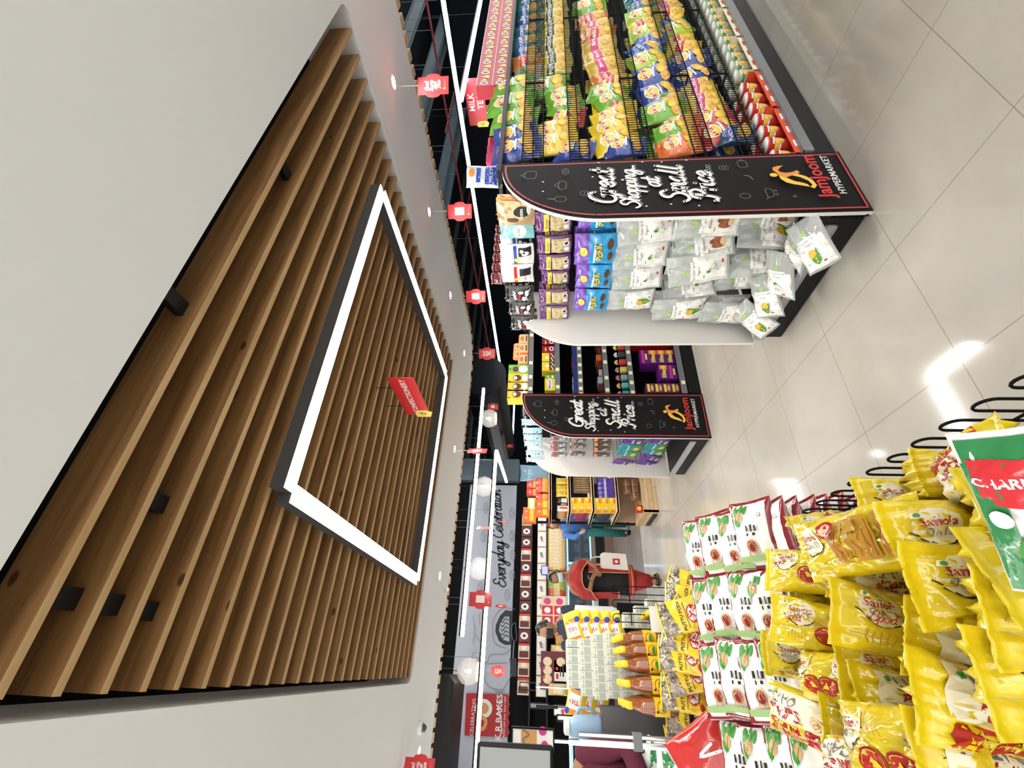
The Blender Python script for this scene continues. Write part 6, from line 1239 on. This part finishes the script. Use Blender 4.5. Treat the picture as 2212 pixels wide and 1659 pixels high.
# ------------------------------------------------------------------ people
def skin_body(name, J, E, material, levels=2):
    """J: joint -> (position, radius); E: joint pairs; one continuous surface"""
    keys = list(J); me = bpy.data.meshes.new(name); me.from_pydata([J[k][0] for k in keys], [(keys.index(a), keys.index(b)) for a, b in E], [])
    o = bpy.data.objects.new(name, me); C.objects.link(o); md = o.modifiers.new('skin', 'SKIN'); md.use_smooth_shade = True
    sv = me.skin_vertices[0].data if me.skin_vertices else None
    if sv is None:
        bpy.context.view_layer.objects.active = o
        bm = bmesh.new(); bm.from_mesh(me); bm.verts.layers.skin.verify(); bm.to_mesh(me); bm.free(); sv = me.skin_vertices[0].data
    for i, k in enumerate(keys): r = J[k][1]; sv[i].radius = (r, r) if not isinstance(r, tuple) else r; sv[i].use_root = (i == 0)
    s2 = o.modifiers.new('sub', 'SUBSURF'); s2.levels = levels; s2.render_levels = levels
    dg = bpy.context.evaluated_depsgraph_get(); ev = o.evaluated_get(dg); m2 = bpy.data.meshes.new_from_object(ev); bpy.data.objects.remove(o)
    return m2
def head_mesh(mb, c, r, face, up, mi=0):
    """egg shaped head with brow, nose, lips, chin and ears; face = direction it looks"""
    f = Vector(face).normalized(); u = Vector(up).normalized(); f = (f-u*f.dot(u)).normalized(); s = f.cross(u)
    n, m_ = 20, 14; vs = []
    for j in range(m_+1):
        t = PI*j/m_
        for k in range(n):
            a = 2*PI*k/n; x, y, z = math.sin(t)*math.sin(a), math.sin(t)*math.cos(a), math.cos(t)
            x *= .78; y *= .95; z *= 1.22
            if z < 0: x *= 1-.28*(-z/1.22)**1.5; 
            if z < -.2 and y < 0: y *= 1+.45*z
            g = math.exp(-((x/.16)**2)); 
            if y > 0: y += .20*g*math.exp(-(((z+.12)/.20)**2))+.05*g*math.exp(-(((z+.52)/.1)**2))*1.2+.06*math.exp(-(((z-.22)/.12)**2))-.07*math.exp(-(((abs(x)-.27)/.13)**2)-(((z-.05)/.12)**2))+.08*g*math.exp(-(((z+.95)/.16)**2))
            vs.append(Vector(c)+(s*x+f*y+u*z)*r)
    fs = [(j*n+k, j*n+(k+1) % n, (j+1)*n+(k+1) % n, (j+1)*n+k) for j in range(m_) for k in range(n)]
    mb.add(vs, fs, mi)
    for sg in (1, -1):
        ec = Vector(c)+(s*sg*.80-f*.05+u*-.05)*r; mb.add([ec+(f*.16*math.cos(a)*q+u*.26*math.sin(a)*q+s*sg*.10*(1-q))*r for q in (1, .4) for a in [2*PI*k/10 for k in range(10)]], [(k, (k+1) % 10, 10+(k+1) % 10, 10+k) for k in range(10)]+[tuple(range(10, 20))], mi)
    return f, u, s
def eyes(mb, c, r, f, u, s, mi):
    for sg in (1, -1): cc = Vector(c)+(s*sg*.30+f*.84+u*.05)*r; mb.add([cc+(s*.12*math.cos(a)+u*.06*math.sin(a)+f*.04)*r for a in [2*PI*k/8 for k in range(8)]], [tuple(range(8))], mi)
def hair_cap(c, r, f, u, s, back=1.0, low=-.5, mat_=None, name='hair', par=None, bun=None):
    mb = MB(); n, m_ = 20, 10; vs = []
    for j in range(m_+1):
        for k in range(n):
            a = 2*PI*k/n; fy = math.cos(a); lim = 1.0 if fy > .45 else (1.9 if low < -.6 else 1.7)-.5*max(0, fy); t = lim*j/m_
            if fy > .35: t = min(t, .85)
            x, y, z = math.sin(t)*math.sin(a)*.84, math.sin(t)*math.cos(a)*1.0, math.cos(t)*1.27
            vs.append(Vector(c)+(s*x+f*(y-.03)+u*z)*r*1.03)
    mb.add(vs, [(j*n+k, j*n+(k+1) % n, (j+1)*n+(k+1) % n, (j+1)*n+k) for j in range(m_) for k in range(n)])
    if bun: mb.lathe([(.01, -.05), (.04, -.035), (.05, 0), (.04, .035), (.01, .05)], c=Vector(c)+f*(-r*1.05)+u*(-r*.3), n=12)
    return mb.build(name, mat_, par, True)
def finger_chain(J, E, base, root, d, side, nrm, L=.075, r=.0085, curl=.5, tag_='l'):
    """palm at base pointing along d; four fingers and a thumb"""
    d = Vector(d).normalized(); side = Vector(side).normalized(); nrm = Vector(nrm).normalized()
    J['palm'+tag_] = (Vector(base)+d*.045, (.030, .017)); E.append((root, 'palm'+tag_))
    for i, (o_, l_) in enumerate(((-.028, .85), (-.010, 1.0), (.010, .95), (.027, .75))):
        p0 = Vector(base)+d*.075+side*o_; p1 = p0+(d+nrm*curl*.5).normalized()*L*l_*.45; p2 = p1+(d+nrm*curl*1.3).normalized()*L*l_*.45
        for nm, p, rr in (('a', p0, r*1.05), ('b', p1, r), ('c', p2, r*.8)): J['f%s%d%s' % (tag_, i, nm)] = (p, rr)
        E += [('palm'+tag_, 'f%s%da' % (tag_, i)), ('f%s%da' % (tag_, i), 'f%s%db' % (tag_, i)), ('f%s%db' % (tag_, i), 'f%s%dc' % (tag_, i))]
    p0 = Vector(base)+d*.03-side*.036; p1 = p0+(d*.6-side*.7+nrm*.2).normalized()*.035; p2 = p1+(d*.9-side*.2).normalized()*.03
    for nm, p in (('a', p0), ('b', p1), ('c', p2)): J['t'+tag_+nm] = (p, r*1.1)
    E += [('palm'+tag_, 't'+tag_+'a'), ('t'+tag_+'a', 't'+tag_+'b'), ('t'+tag_+'b', 't'+tag_+'c')]
SK1 = mat('skin_brown', (.26, .12, .065), .5); SK2 = mat('skin_tan', (.34, .18, .10), .5); HAIR = mat('hair_black', (.012, .010, .010), .4)
CRED = mat('cloth_red', (.33, .022, .018), .75, bump=.2, bscale=90); CBLK = mat('cloth_black', (.008, .008, .009), .85); GOLD = mat('gold_border', (.50, .30, .10), .5, var=.3, vscale=120)
def join_body(J, E, headargs, mats, name, par, eye_mi=1):
    me = skin_body('b', J, E, mats[0]); mb = MB(); mb.v = [v.co.copy() for v in me.vertices]; mb.f = [list(p.vertices) for p in me.polygons]; mb.m = [0]*len(mb.f)
    f, u, s = head_mesh(mb, *headargs); eyes(mb, headargs[0], headargs[1], f, u, s, eye_mi)
    return mb.build(name, mats, par, True), f, u, s
# the woman in red: local frame, x to the photo's right of her, y away from the camera
WP = Vector((1.12, 6.90, 0)); wm = empty('person', WP, 0, 'woman in a red and black dress with a pale blue mask, walking past the bakery', 'person')
V = Vector
hc = V((-.005, -.03, 1.405))
J = {'hip': (V((-.02, 0, .82)), (.135, .10)), 'belly': (V((-.02, 0, .96)), (.125, .10)), 'chest': (V((-.02, .0, 1.10)), (.135, .10)), 'col': (V((-.01, .01, 1.20)), (.09, .07)), 'neck': (V((0, .0, 1.27)), .048), 'hd': (V((0, -.02, 1.36)), .05),
     'sl': (V((.15, .01, 1.17)), .055), 'el': (V((.225, -.03, .98)), .042), 'wl': (V((.105, -.19, .87)), .028),
     'sr': (V((-.18, .01, 1.17)), .055), 'er': (V((-.235, -.05, .965)), .043), 'wr': (V((-.075, -.19, .93)), .028),
     'hl': (V((.07, 0, .74)), .095), 'kl': (V((.05, -.02, .43)), .06), 'al': (V((.02, .06, .09)), .038), 'tl': (V((.03, -.06, .035)), .03),
     'hr': (V((-.10, 0, .74)), .095), 'kr': (V((-.07, -.03, .43)), .06), 'ar': (V((-.03, -.04, .09)), .038), 'tr': (V((-.05, -.17, .035)), .03)}
E_ = [('hip', 'belly'), ('belly', 'chest'), ('chest', 'col'), ('col', 'neck'), ('neck', 'hd'), ('col', 'sl'), ('sl', 'el'), ('el', 'wl'), ('col', 'sr'), ('sr', 'er'), ('er', 'wr'), ('hip', 'hl'), ('hl', 'kl'), ('kl', 'al'), ('al', 'tl'), ('hip', 'hr'), ('hr', 'kr'), ('kr', 'ar'), ('ar', 'tr')]
finger_chain(J, E_, J['wl'][0], 'wl', (-.8, -.25, -.35), (.2, .1, -1), (-.1, .6, -.3), tag_='L')
finger_chain(J, E_, J['wr'][0], 'wr', (.75, -.3, -.35), (.2, .1, -1), (.1, .6, -.3), tag_='R')
body, f, u, s = join_body(J, E_, (hc, .098, (-.55, -.8, -.35), (-.25, -.15, 1)), [SK1, INKK], 'body', wm)
hair_cap(hc, .098, f, u, s, mat_=HAIR, par=wm, bun=True)
# mask with ear loops
mk_ = MB(); n = 10; rings_ = []
for j in range(7):
    zz = -.02-.95*j/6*.85
    for k in range(n+1): a = -1.15+2.3*k/n; wv_ = math.cos(a); rr_ = 1.10+.10*math.cos(a)*math.exp(-((zz+.3)/.35)**2) - (.25 if j == 6 else 0); rings_.append(hc+(s*math.sin(a)*.80*(1-.25*max(0, -zz-.3))+f*wv_*rr_*.96*(1-.12*max(0, -zz-.3))+u*zz)*.098)
mk_.add(rings_, [(j*(n+1)+k, j*(n+1)+k+1, (j+1)*(n+1)+k+1, (j+1)*(n+1)+k) for j in range(6) for k in range(n)]); 
for sg in (1, -1): mk_.tube([hc+(s*sg*.78+f*.45+u*-.15)*.098, hc+(s*sg*.92+f*.1+u*.05)*.098, hc+(s*sg*.92-f*.1-u*.15)*.098], .0025, n=5)
mk_.build('face_mask', mat('mask_blue', (.50, .62, .68), .7), wm, True)['label'] = 'pale blue pleated face mask'
# black kurta, red shawl, panel, trousers
MB().loft([(-.02, 0, .40, .20, .135, 0, .03), (-.02, 0, .55, .19, .13, 0, .03), (-.02, 0, .75, .185, .13, 0, .015), (-.02, 0, .90, .165, .125), (-.02, 0, 1.02, .165, .128), (-.02, 0, 1.13, .17, .12), (-.015, .005, 1.19, .13, .09), (-.01, .005, 1.225, .075, .065)], n=36).build('kurta', CBLK, wm, True)
sh = MB(); n = 48; rings = []
for j in range(12):
    t = j/11
    for k in range(n):
        a = 2*PI*k/n; fr = -math.sin(a)                         # 1 at the front
        low = .90+.10*max(0, fr)*(1-abs(math.cos(a)))*0+(.16*max(0, fr)**2) - (.06 if math.cos(a) < -.6 else 0)
        z = 1.235*(1-t)+low*t; w_ = .072+(.245-.072)*min(1, (t*2.2))**.7+.03*t; d_ = .062+(.175-.062)*min(1, t*1.8)**.8+.012*math.sin(a*6+t*4)*t
        rings.append((-.02+w_*math.cos(a), .005+d_*math.sin(a), z+.004*math.sin(a*9)))
sh.add(rings, [(j*n+k, j*n+(k+1) % n, (j+1)*n+(k+1) % n, (j+1)*n+k) for j in range(11) for k in range(n)], 0)
sh.tube(rings[-n:], .008, 1, 6, closed=True)
sh.build('shawl', [CRED, GOLD], wm, True)
pn = MB(); vs = []
for j in range(9):
    z = .96-.56*j/8
    for k in range(9): a = (k/8)*1.35-1.25; r_ = 1.10+.05*math.sin(k*2.2+j*.3); vs.append((-.02+.195*r_*math.cos(a), .14*r_*math.sin(a), z))
pn.add(vs, [(j*9+k, j*9+k+1, (j+1)*9+k+1, (j+1)*9+k) for j in range(8) for k in range(8)]); pn.tube([vs[j*9] for j in range(9)], .006, 1, 5); pn.tube(vs[-9:], .008, 1, 5); pn.build('shawl_end', [CRED, GOLD], wm, True)
pl_ = MB(); vs = []
for j in range(9):
    z = .92-.36*j/8
    for k in range(7): a = PI+.75-(k/6)*1.1; r_ = 1.25-.012*j+.05*math.sin(k*2.5); vs.append((-.02+.20*r_*math.cos(a), .15*r_*math.sin(a), z))
pl_.add(vs, [(j*7+k, j*7+k+1, (j+1)*7+k+1, (j+1)*7+k) for j in range(8) for k in range(6)]); pl_.tube(vs[-7:], .008, 1, 5); pl_.build('shawl_end', [CRED, GOLD], wm, True)
hm = MB().loft([(-.02, 0, .34, .205, .14, 0, .04), (-.02, 0, .42, .203, .138, 0, .03)], n=36, cap=False); hm.loft([(-.02, 0, .365, .208, .143, 0, .04), (-.02, 0, .378, .208, .143, 0, .04)], n=36, cap=False, mi=1); hm.build('hem_band', [CRED, GOLD], wm, True)
tz_ = MB(); tz_.loft([(.015, .055, .085, .058, .05), (.03, .03, .25, .085, .075, 0, .04), (.05, .0, .42, .105, .10)], n=20).loft([(-.03, -.04, .085, .058, .05), (-.045, -.035, .25, .095, .08, 0, .04), (-.07, -.02, .42, .11, .10)], n=20); tz_.build('trousers', CRED, wm, True)
for (cx, cy) in ((.03, 0), (-.045, -.105)):
    sd = MB().loft([(cx, cy, .0, .045, .125), (cx, cy, .018, .045, .125)], n=18)
    for k in range(4): sd.tube([(cx-.042, cy-.07+.04*k, .02), (cx-.02, cy-.08+.04*k, .062), (cx+.02, cy-.08+.04*k, .062), (cx+.042, cy-.07+.04*k, .02)], .006, 1, 5)
    sd.build('sandal', [mat('sandal_sole', (.10, .05, .03), .6), mat('sandal_strap', (.03, .02, .02), .5)], wm, True)
nk = MB().tube([V((.055, -.05, 1.235)), V((.03, -.105, 1.17)), V((-.02, -.135, 1.11)), V((-.07, -.105, 1.17)), V((-.065, -.04, 1.24))], .003, n=5); nk.lathe([(.0, -.015), (.013, -.008), (.013, .008), (.0, .015)], c=(-.02, -.148, 1.10), n=10); nk.build('necklace', GOLD, wm)
bg = MB(); q0 = V((.28, -.16, 0)); pts = [(-.095, .41), (.11, .45), (.115, .78), (.085, .80), (-.085, .79)]
bg.prism([(a, b) for a, b in [(-.115, .415), (.10, .43), (.115, .74), (.095, .78), (-.085, .79), (-.10, .76)]], -.035, .035, lambda a, b, y: V((a, y, b))); prints(bg, [(('rect', -.045, .52, .035, .62, 1, 1), 1), (('ell', -.005, .57, .018, .022), 2)], lambda a, b, e: V((a, -.035-e*2, b)))
for sg in (-1, 1): bg.tube([V((-.05*1, sg*.02, .78)), V((-.05, sg*.02, .86)), V((-.02, sg*.008, .925)), V((.03, sg*.008, .925)), V((.055, sg*.02, .86)), V((.06, sg*.02, .78))], .007, n=6)
bo = bg.build('carrier_bag', [mat('bag_white', (.66, .64, .60), .7, bump=.3, bscale=25), MRED, SIGNW]); bo.location = WP+V((.205, -.10, .0)); tag(bo, 'white cloth bag with a small red print on the arm of the woman', 'bag')

# bust-length people, complete down to the feet
def simple_person(label, x, y, H, face, cloth, skin, arms, lean=(0, 0), hair=HAIR, legs=CBLK, mask=None, build=1.0, sleeve=.6, cap=None, rz=0):
    e = empty('person', (x, y, 0), rz, label, 'person'); k = H/1.72; b = build
    lx, ly = lean; P = lambda a, b_, c: V((a*k+lx*max(0, (c-.9))/.8, b_*k+ly*max(0, (c-.9))/.8, c*k))
    J = {'hip': (P(0, 0, .92), (.13*k*b, .10*k*b)), 'belly': (P(0, 0, 1.08), (.125*k*b, .10*k*b)), 'chest': (P(0, 0, 1.28), (.145*k*b, .105*k*b)), 'col': (P(0, 0, 1.41), (.08*k, .065*k)), 'neck': (P(0, 0, 1.48), .05*k), 'hd': (P(0, -.01, 1.56), .055*k),
         'sl': (P(.18*b, 0, 1.38), .058*k), 'sr': (P(-.18*b, 0, 1.38), .058*k), 'hl': (P(.09, 0, .82), .085*k), 'kl': (P(.10, -.02, .48), .06*k), 'al': (P(.10, .02, .09), .04*k), 'tl': (P(.11, -.14, .04), .035*k),
         'hr': (P(-.09, 0, .82), .085*k), 'kr': (P(-.10, -.02, .48), .06*k), 'ar': (P(-.10, .02, .09), .04*k), 'tr': (P(-.11, -.14, .04), .035*k)}
    E_ = [('hip', 'belly'), ('belly', 'chest'), ('chest', 'col'), ('col', 'neck'), ('neck', 'hd'), ('col', 'sl'), ('col', 'sr'), ('hip', 'hl'), ('hl', 'kl'), ('kl', 'al'), ('al', 'tl'), ('hip', 'hr'), ('hr', 'kr'), ('kr', 'ar'), ('ar', 'tr')]
    for sd, (el, wr) in zip('lr', arms):
        J['e'+sd] = (P(*el), .045*k); J['w'+sd] = (P(*wr), .03*k); E_ += [('s'+sd, 'e'+sd), ('e'+sd, 'w'+sd)]
        dd = (J['w'+sd][0]-J['e'+sd][0]).normalized(); finger_chain(J, E_, J['w'+sd][0], 'w'+sd, dd, dd.cross(V((0, 0, 1)) if abs(dd.z) < .9 else V((1, 0, 0))), dd.cross(dd.cross(V((0, 0, 1)))), tag_=sd.upper())
    hc = P(0, -.015, 1.60)+V((face[0]*.02, face[1]*.02, 0)); r = .105*k
    body, f, u, s = join_body(J, E_, (hc, r, face, (lx*.4, ly*.4, 1)), [skin, INKK], 'body', e)
    if hair: hair_cap(hc, r, f, u, s, mat_=hair, par=e)
    if cap: hair_cap(hc, r*1.05, f, u, s, mat_=cap, name='cap', par=e)
    c = MB().loft([(P(0, 0, .86).x, P(0, 0, .86).y, .86*k, .175*k*b, .13*k*b), (P(0, 0, 1.05).x, P(0, 0, 1.05).y, 1.05*k, .172*k*b, .135*k*b), (P(0, 0, 1.25).x, P(0, 0, 1.25).y, 1.25*k, .19*k*b, .135*k*b), (P(0, 0, 1.36).x, P(0, 0, 1.36).y, 1.36*k, .19*k*b, .115*k*b), (P(0, 0, 1.43).x, P(0, 0, 1.43).y, 1.43*k, .12*k*b, .09*k), (P(0, 0, 1.47).x, P(0, 0, 1.47).y, 1.47*k, .07*k, .065*k)], n=28)
    for sd in 'lr':
        a0, a1, a2 = J['s'+sd][0], J['e'+sd][0], J['w'+sd][0]; m_ = a0+(a1-a0)*.98
        c.tube([a0+(a0-a1)*.12, a0, a0+(a1-a0)*.5, m_] + ([a1+(a2-a1)*.9] if sleeve > .8 else []), [.05*k, .073*k, .068*k, .064*k]+([.045*k] if sleeve > .8 else []), n=14)
    c.build('shirt', cloth, e, True)
    tr = MB().loft([(P(.10, 0, .06).x, .02*k, .06*k, .07*k, .075*k), (.10*k, 0, .5*k, .085*k, .09*k), (.085*k, 0, .9*k, .10*k, .12*k)], n=18).loft([(-.10*k, .02*k, .06*k, .07*k, .075*k), (-.10*k, 0, .5*k, .085*k, .09*k), (-.085*k, 0, .9*k, .10*k, .12*k)], n=18); tr.build('trousers', legs, e, True)
    for sg in (1, -1): MB().loft([(sg*.105*k, -.06*k, 0, .045*k, .13*k), (sg*.105*k, -.06*k, .05*k, .045*k, .125*k), (sg*.105*k, -.03*k, .085*k, .035*k, .08*k)], n=16).build('shoe', BLKM, e, True)
    if mask:
        mb = MB(); vs = []; n = 10
        for j in range(7):
            zz = -.02-.8*j/6
            for q_ in range(n+1): a = -1.15+2.3*q_/n; vs.append(hc+(s*math.sin(a)*.80*(1-.2*max(0, -zz-.3))+f*math.cos(a)*1.12*(1-.12*max(0, -zz-.3))+u*zz)*r)
        mb.add(vs, [(j*(n+1)+q_, j*(n+1)+q_+1, (j+1)*(n+1)+q_+1, (j+1)*(n+1)+q_) for j in range(6) for q_ in range(n)]); mb.build('face_mask', mask, e, True)
    return e
PLAID = bpy.data.materials.new('plaid_navy'); PLAID.use_nodes = True; _b = PLAID.node_tree.nodes['Principled BSDF']; _b.inputs['Roughness'].default_value = .8
_br = PLAID.node_tree.nodes.new('ShaderNodeTexChecker'); _br.inputs['Scale'].default_value = 55; _br.inputs['Color1'].default_value = (.010, .014, .035, 1); _br.inputs['Color2'].default_value = (.035, .045, .075, 1)
_tc2 = PLAID.node_tree.nodes.new('ShaderNodeTexCoord'); PLAID.node_tree.links.new(_tc2.outputs['Object'], _br.inputs[0]); PLAID.node_tree.links.new(_br.outputs[0], _b.inputs[0])
q = aty(1185, 1352, 6.3)
simple_person('man in a dark plaid shirt and black mask behind the soap boxes', q.x+.0, 6.3, 1.66, (-.8, -.5, -.15), PLAID, SK2, (((.225, .0, 1.10), (.20, -.04, .86)), ((-.235, -.0, 1.10), (-.20, -.06, .87))), mask=mat('mask_black', (.01, .01, .012), .6), lean=(-.02, 0))
q = aty(1215, 1131, 8.6)
simple_person('person in a blue shirt bending behind the wooden shelf rack', q.x-.02, 8.75, 1.52, (-.4, -.8, -.6), mat('shirt_blue', (.05, .14, .38), .8), SK2, (((.24, -.1, 1.1), (.15, -.35, 1.0)), ((-.26, -.12, 1.15), (-.22, -.34, 1.05))), lean=(-.0, -.18), cap=mat('cap_maroon', (.12, .015, .02), .7), legs=mat('apron_teal', (.01, .12, .12), .7), sleeve=1)
q = aty(1230, 1655, 3.4)
simple_person('person in a maroon shirt at the checkout, cut by the photo edge', -.60, 3.35, 1.66, (-.6, .5, -.2), mat('shirt_maroon', (.10, .012, .03), .85, bump=.2, bscale=15), SK2, (((.27, -.10, 1.12), (.05, -.30, 1.05)), ((-.27, -.05, 1.12), (-.15, -.28, 1.0))), build=1.12, sleeve=1)

# ------------------------------------------------------------------ checkout: monitor, poster frames on poles, goods
e = empty('monitor', aty(1112, 1650, 2.5)+Vector((-.075, 0, 0)), -.15, 'large glossy screen at the lower photo edge', 'monitor')
MB().box((-.30, 0, -.165), (.145, .03, .165), bev=.01).build('bezel', BLACK, e); MB().box((-.285, -.003, -.15), (.13, .0, .15)).build('screen', mat('screen_glossy', (.22, .23, .23), .08, coat=1), e)
MB().tube([(-.1, .03, -.1), (-.1, .05, -.9)], .02, n=10).build('stand', CHROME, e)
def poster(X0_, X1_, Y0_, Y1_, y, label, face=PAPER, pole=True, rz=-.2, art=()):
    a, b = aty(X0_, (Y0_+Y1_)/2, y), aty(X1_, (Y0_+Y1_)/2, y); l_, r_ = aty((X0_+X1_)/2, Y1_, y), aty((X0_+X1_)/2, Y0_, y)
    hz, wx = (a.z-b.z)/2, (r_-l_).length/2; e = empty('card_holder', ((l_.x+r_.x)/2, y, (a.z+b.z)/2), rz, label, 'card holder', 'framed cards on poles by the checkout')
    t = .006; fr = MB().box((-wx, -t, -hz), (wx, t, -hz+.008)).box((-wx, -t, hz-.008), (wx, t, hz)).box((-wx, -t, -hz), (-wx+.008, t, hz)).box((wx-.008, -t, -hz), (wx, t, hz)); fr.build('frame', BLACK, e)
    if face:
        c = MB().box((-wx+.008, -t*.5, -hz+.008), (wx-.008, t*.5, hz-.008)); prints(c, art, lambda u, v, ee: V((u, -t*.5-ee, v))); c.build('card', [face, PINK, MORG, GREY], e)
    if pole: MB().tube([(0, 0, -hz), (0, 0, -(a.z+b.z)/2+.0)], .009, n=8).build('pole', CHROME, e); MB().lathe([(.12, 0), (.12, .012), (.02, .02)], c=(0, 0, -(a.z+b.z)/2), n=20).build('foot', CHROME, e)
art = [(('rect', -.05, -.02, .04, .06, 1, 1), 2), (('ell', -.03, -.06, .03, .02), 1), (('ell', .04, -.05, .02, .02), 1), (('script', 'V', 0, .05, .02) if 0 else ('line', [(-.03, .03), (0, .05), (.02, .02), (.04, .05)], .006), 3)]
poster(1104, 1198, 1570, 1626, 2.9, 'framed pink and white poster behind the glossy screen', PAPER, True, -.2, art)
poster(1122, 1158, 1473, 1492, 5.2, 'empty black frame on a chrome pole behind the soap stack', None)
poster(1144, 1186, 1518, 1532, 4.6, 'small grey card frame, first of the group by the checkout', GREY, True, .3)
poster(1158, 1205, 1524, 1530, 4.2, 'edge-on dark frame among the checkout cards', GREY, True, 1.0)
poster(1202, 1250, 1544, 1560, 3.6, 'white card frame nearest the maroon shirt', PAPER, True, .4)
poster(1195, 1228, 1522, 1548, 5.0, 'pale pink and white card behind the pole frames', PAPER, True, 0, [(('ell', .0, -.03, .04, .03), 1)])
for (X0_, X1_, Y_, lab, y) in ((1228, 1520, 1602, 'thick bright chrome pole lying across the lower left goods', 2.7),):
    a, b = aty(X0_, Y_, y), aty(X1_, Y_+22, y); e = empty('chrome_pole', (a.x, a.y, 0), 0, lab.replace('lying across', 'standing before'), 'pole')
    MB().tube([(0, 0, .0), (0, 0, a.z)], .013, n=10).tube([(.03, 0, .0), (.03, 0, a.z-.05)], .010, n=10).build('tube', CHROME, e); MB().box((-.02, -.02, .9), (.05, .02, .94)).box((-.02, -.02, 1.1), (.05, .02, 1.14)).build('clamp', GREY, e)
# shelf of cartons behind the poles
sy = 3.9
e = empty('checkout_shelf', (-.62, sy+.15, 0), 0, 'dark shelf of cosmetics boxes beside the maroon shirt', 'shelf unit'); MB().box((-.35, -.14, 0), (.33, .14, .78)).box((-.35, -.14, 1.015), (.33, .14, 1.03)).box((-.35, .12, .78), (.33, .14, 1.35)).build('body', BLKM, e)
cols_ = [('mustard', (.65, .40, .03)), ('magenta', (.50, .04, .22)), ('navy blue', (.03, .04, .25)), ('plum purple', (.12, .02, .12)), ('golden', (.80, .55, .05)), ('violet', (.16, .10, .35)), ('olive', (.40, .38, .10))]
i = 0
for lv, z0_ in ((0, .785), (1, 1.035)):
    for k in range(7):
        nm, cc = cols_[(k*3+lv*2) % 7]; bb = carton('cos_'+nm, .075, .07, .19, [CB('cos_'+nm, cc), INKW], [(('rect', -.03, .03, .03, .05, 1, 1), 1), (('rect', -.02, -.06, .02, -.05, 1, 1), 1)])
        put(bb, 'cosmetics_box', (-.36-.082*k, sy+.08, z0_+.096), (0, -1, 0), (0, 0, 1), '%s box on the %s checkout shelf, %s from the oil bottles' % (nm, ('lower', 'upper')[lv], ORD[k]), 'box', 'cosmetics boxes by the checkout'); i += 1
jg = MB().loft([(0, 0, 0, .07, .05), (0, 0, .02, .075, .055), (0, 0, .16, .07, .05), (0, 0, .2, .04, .035)], n=16); jg.tube([(.05, 0, .17), (.10, 0, .13), (.10, 0, .06), (.06, 0, .03)], .01, n=8)
q = aty(1250, 1572, 3.55); e = empty('blue_jug', (q.x, 3.55, 1.2), 0, 'pale blue plastic jug with a white lid by the checkout', 'jug'); jg.build('body', mat('jug_blue', (.30, .45, .62), .3), e, True); MB().lathe([(.042, .2), (.042, .225), (.03, .235)], n=16).build('lid', PAPER, e)
e2 = empty('jug_stand', (q.x, 3.55, 0), 0, 'thin grey stand under the pale blue jug', 'stand'); MB().box((-.09, -.07, 0), (.12, .07, 1.198)).build('body', mat('stand_grey', (.12, .12, .13), .5), e2)
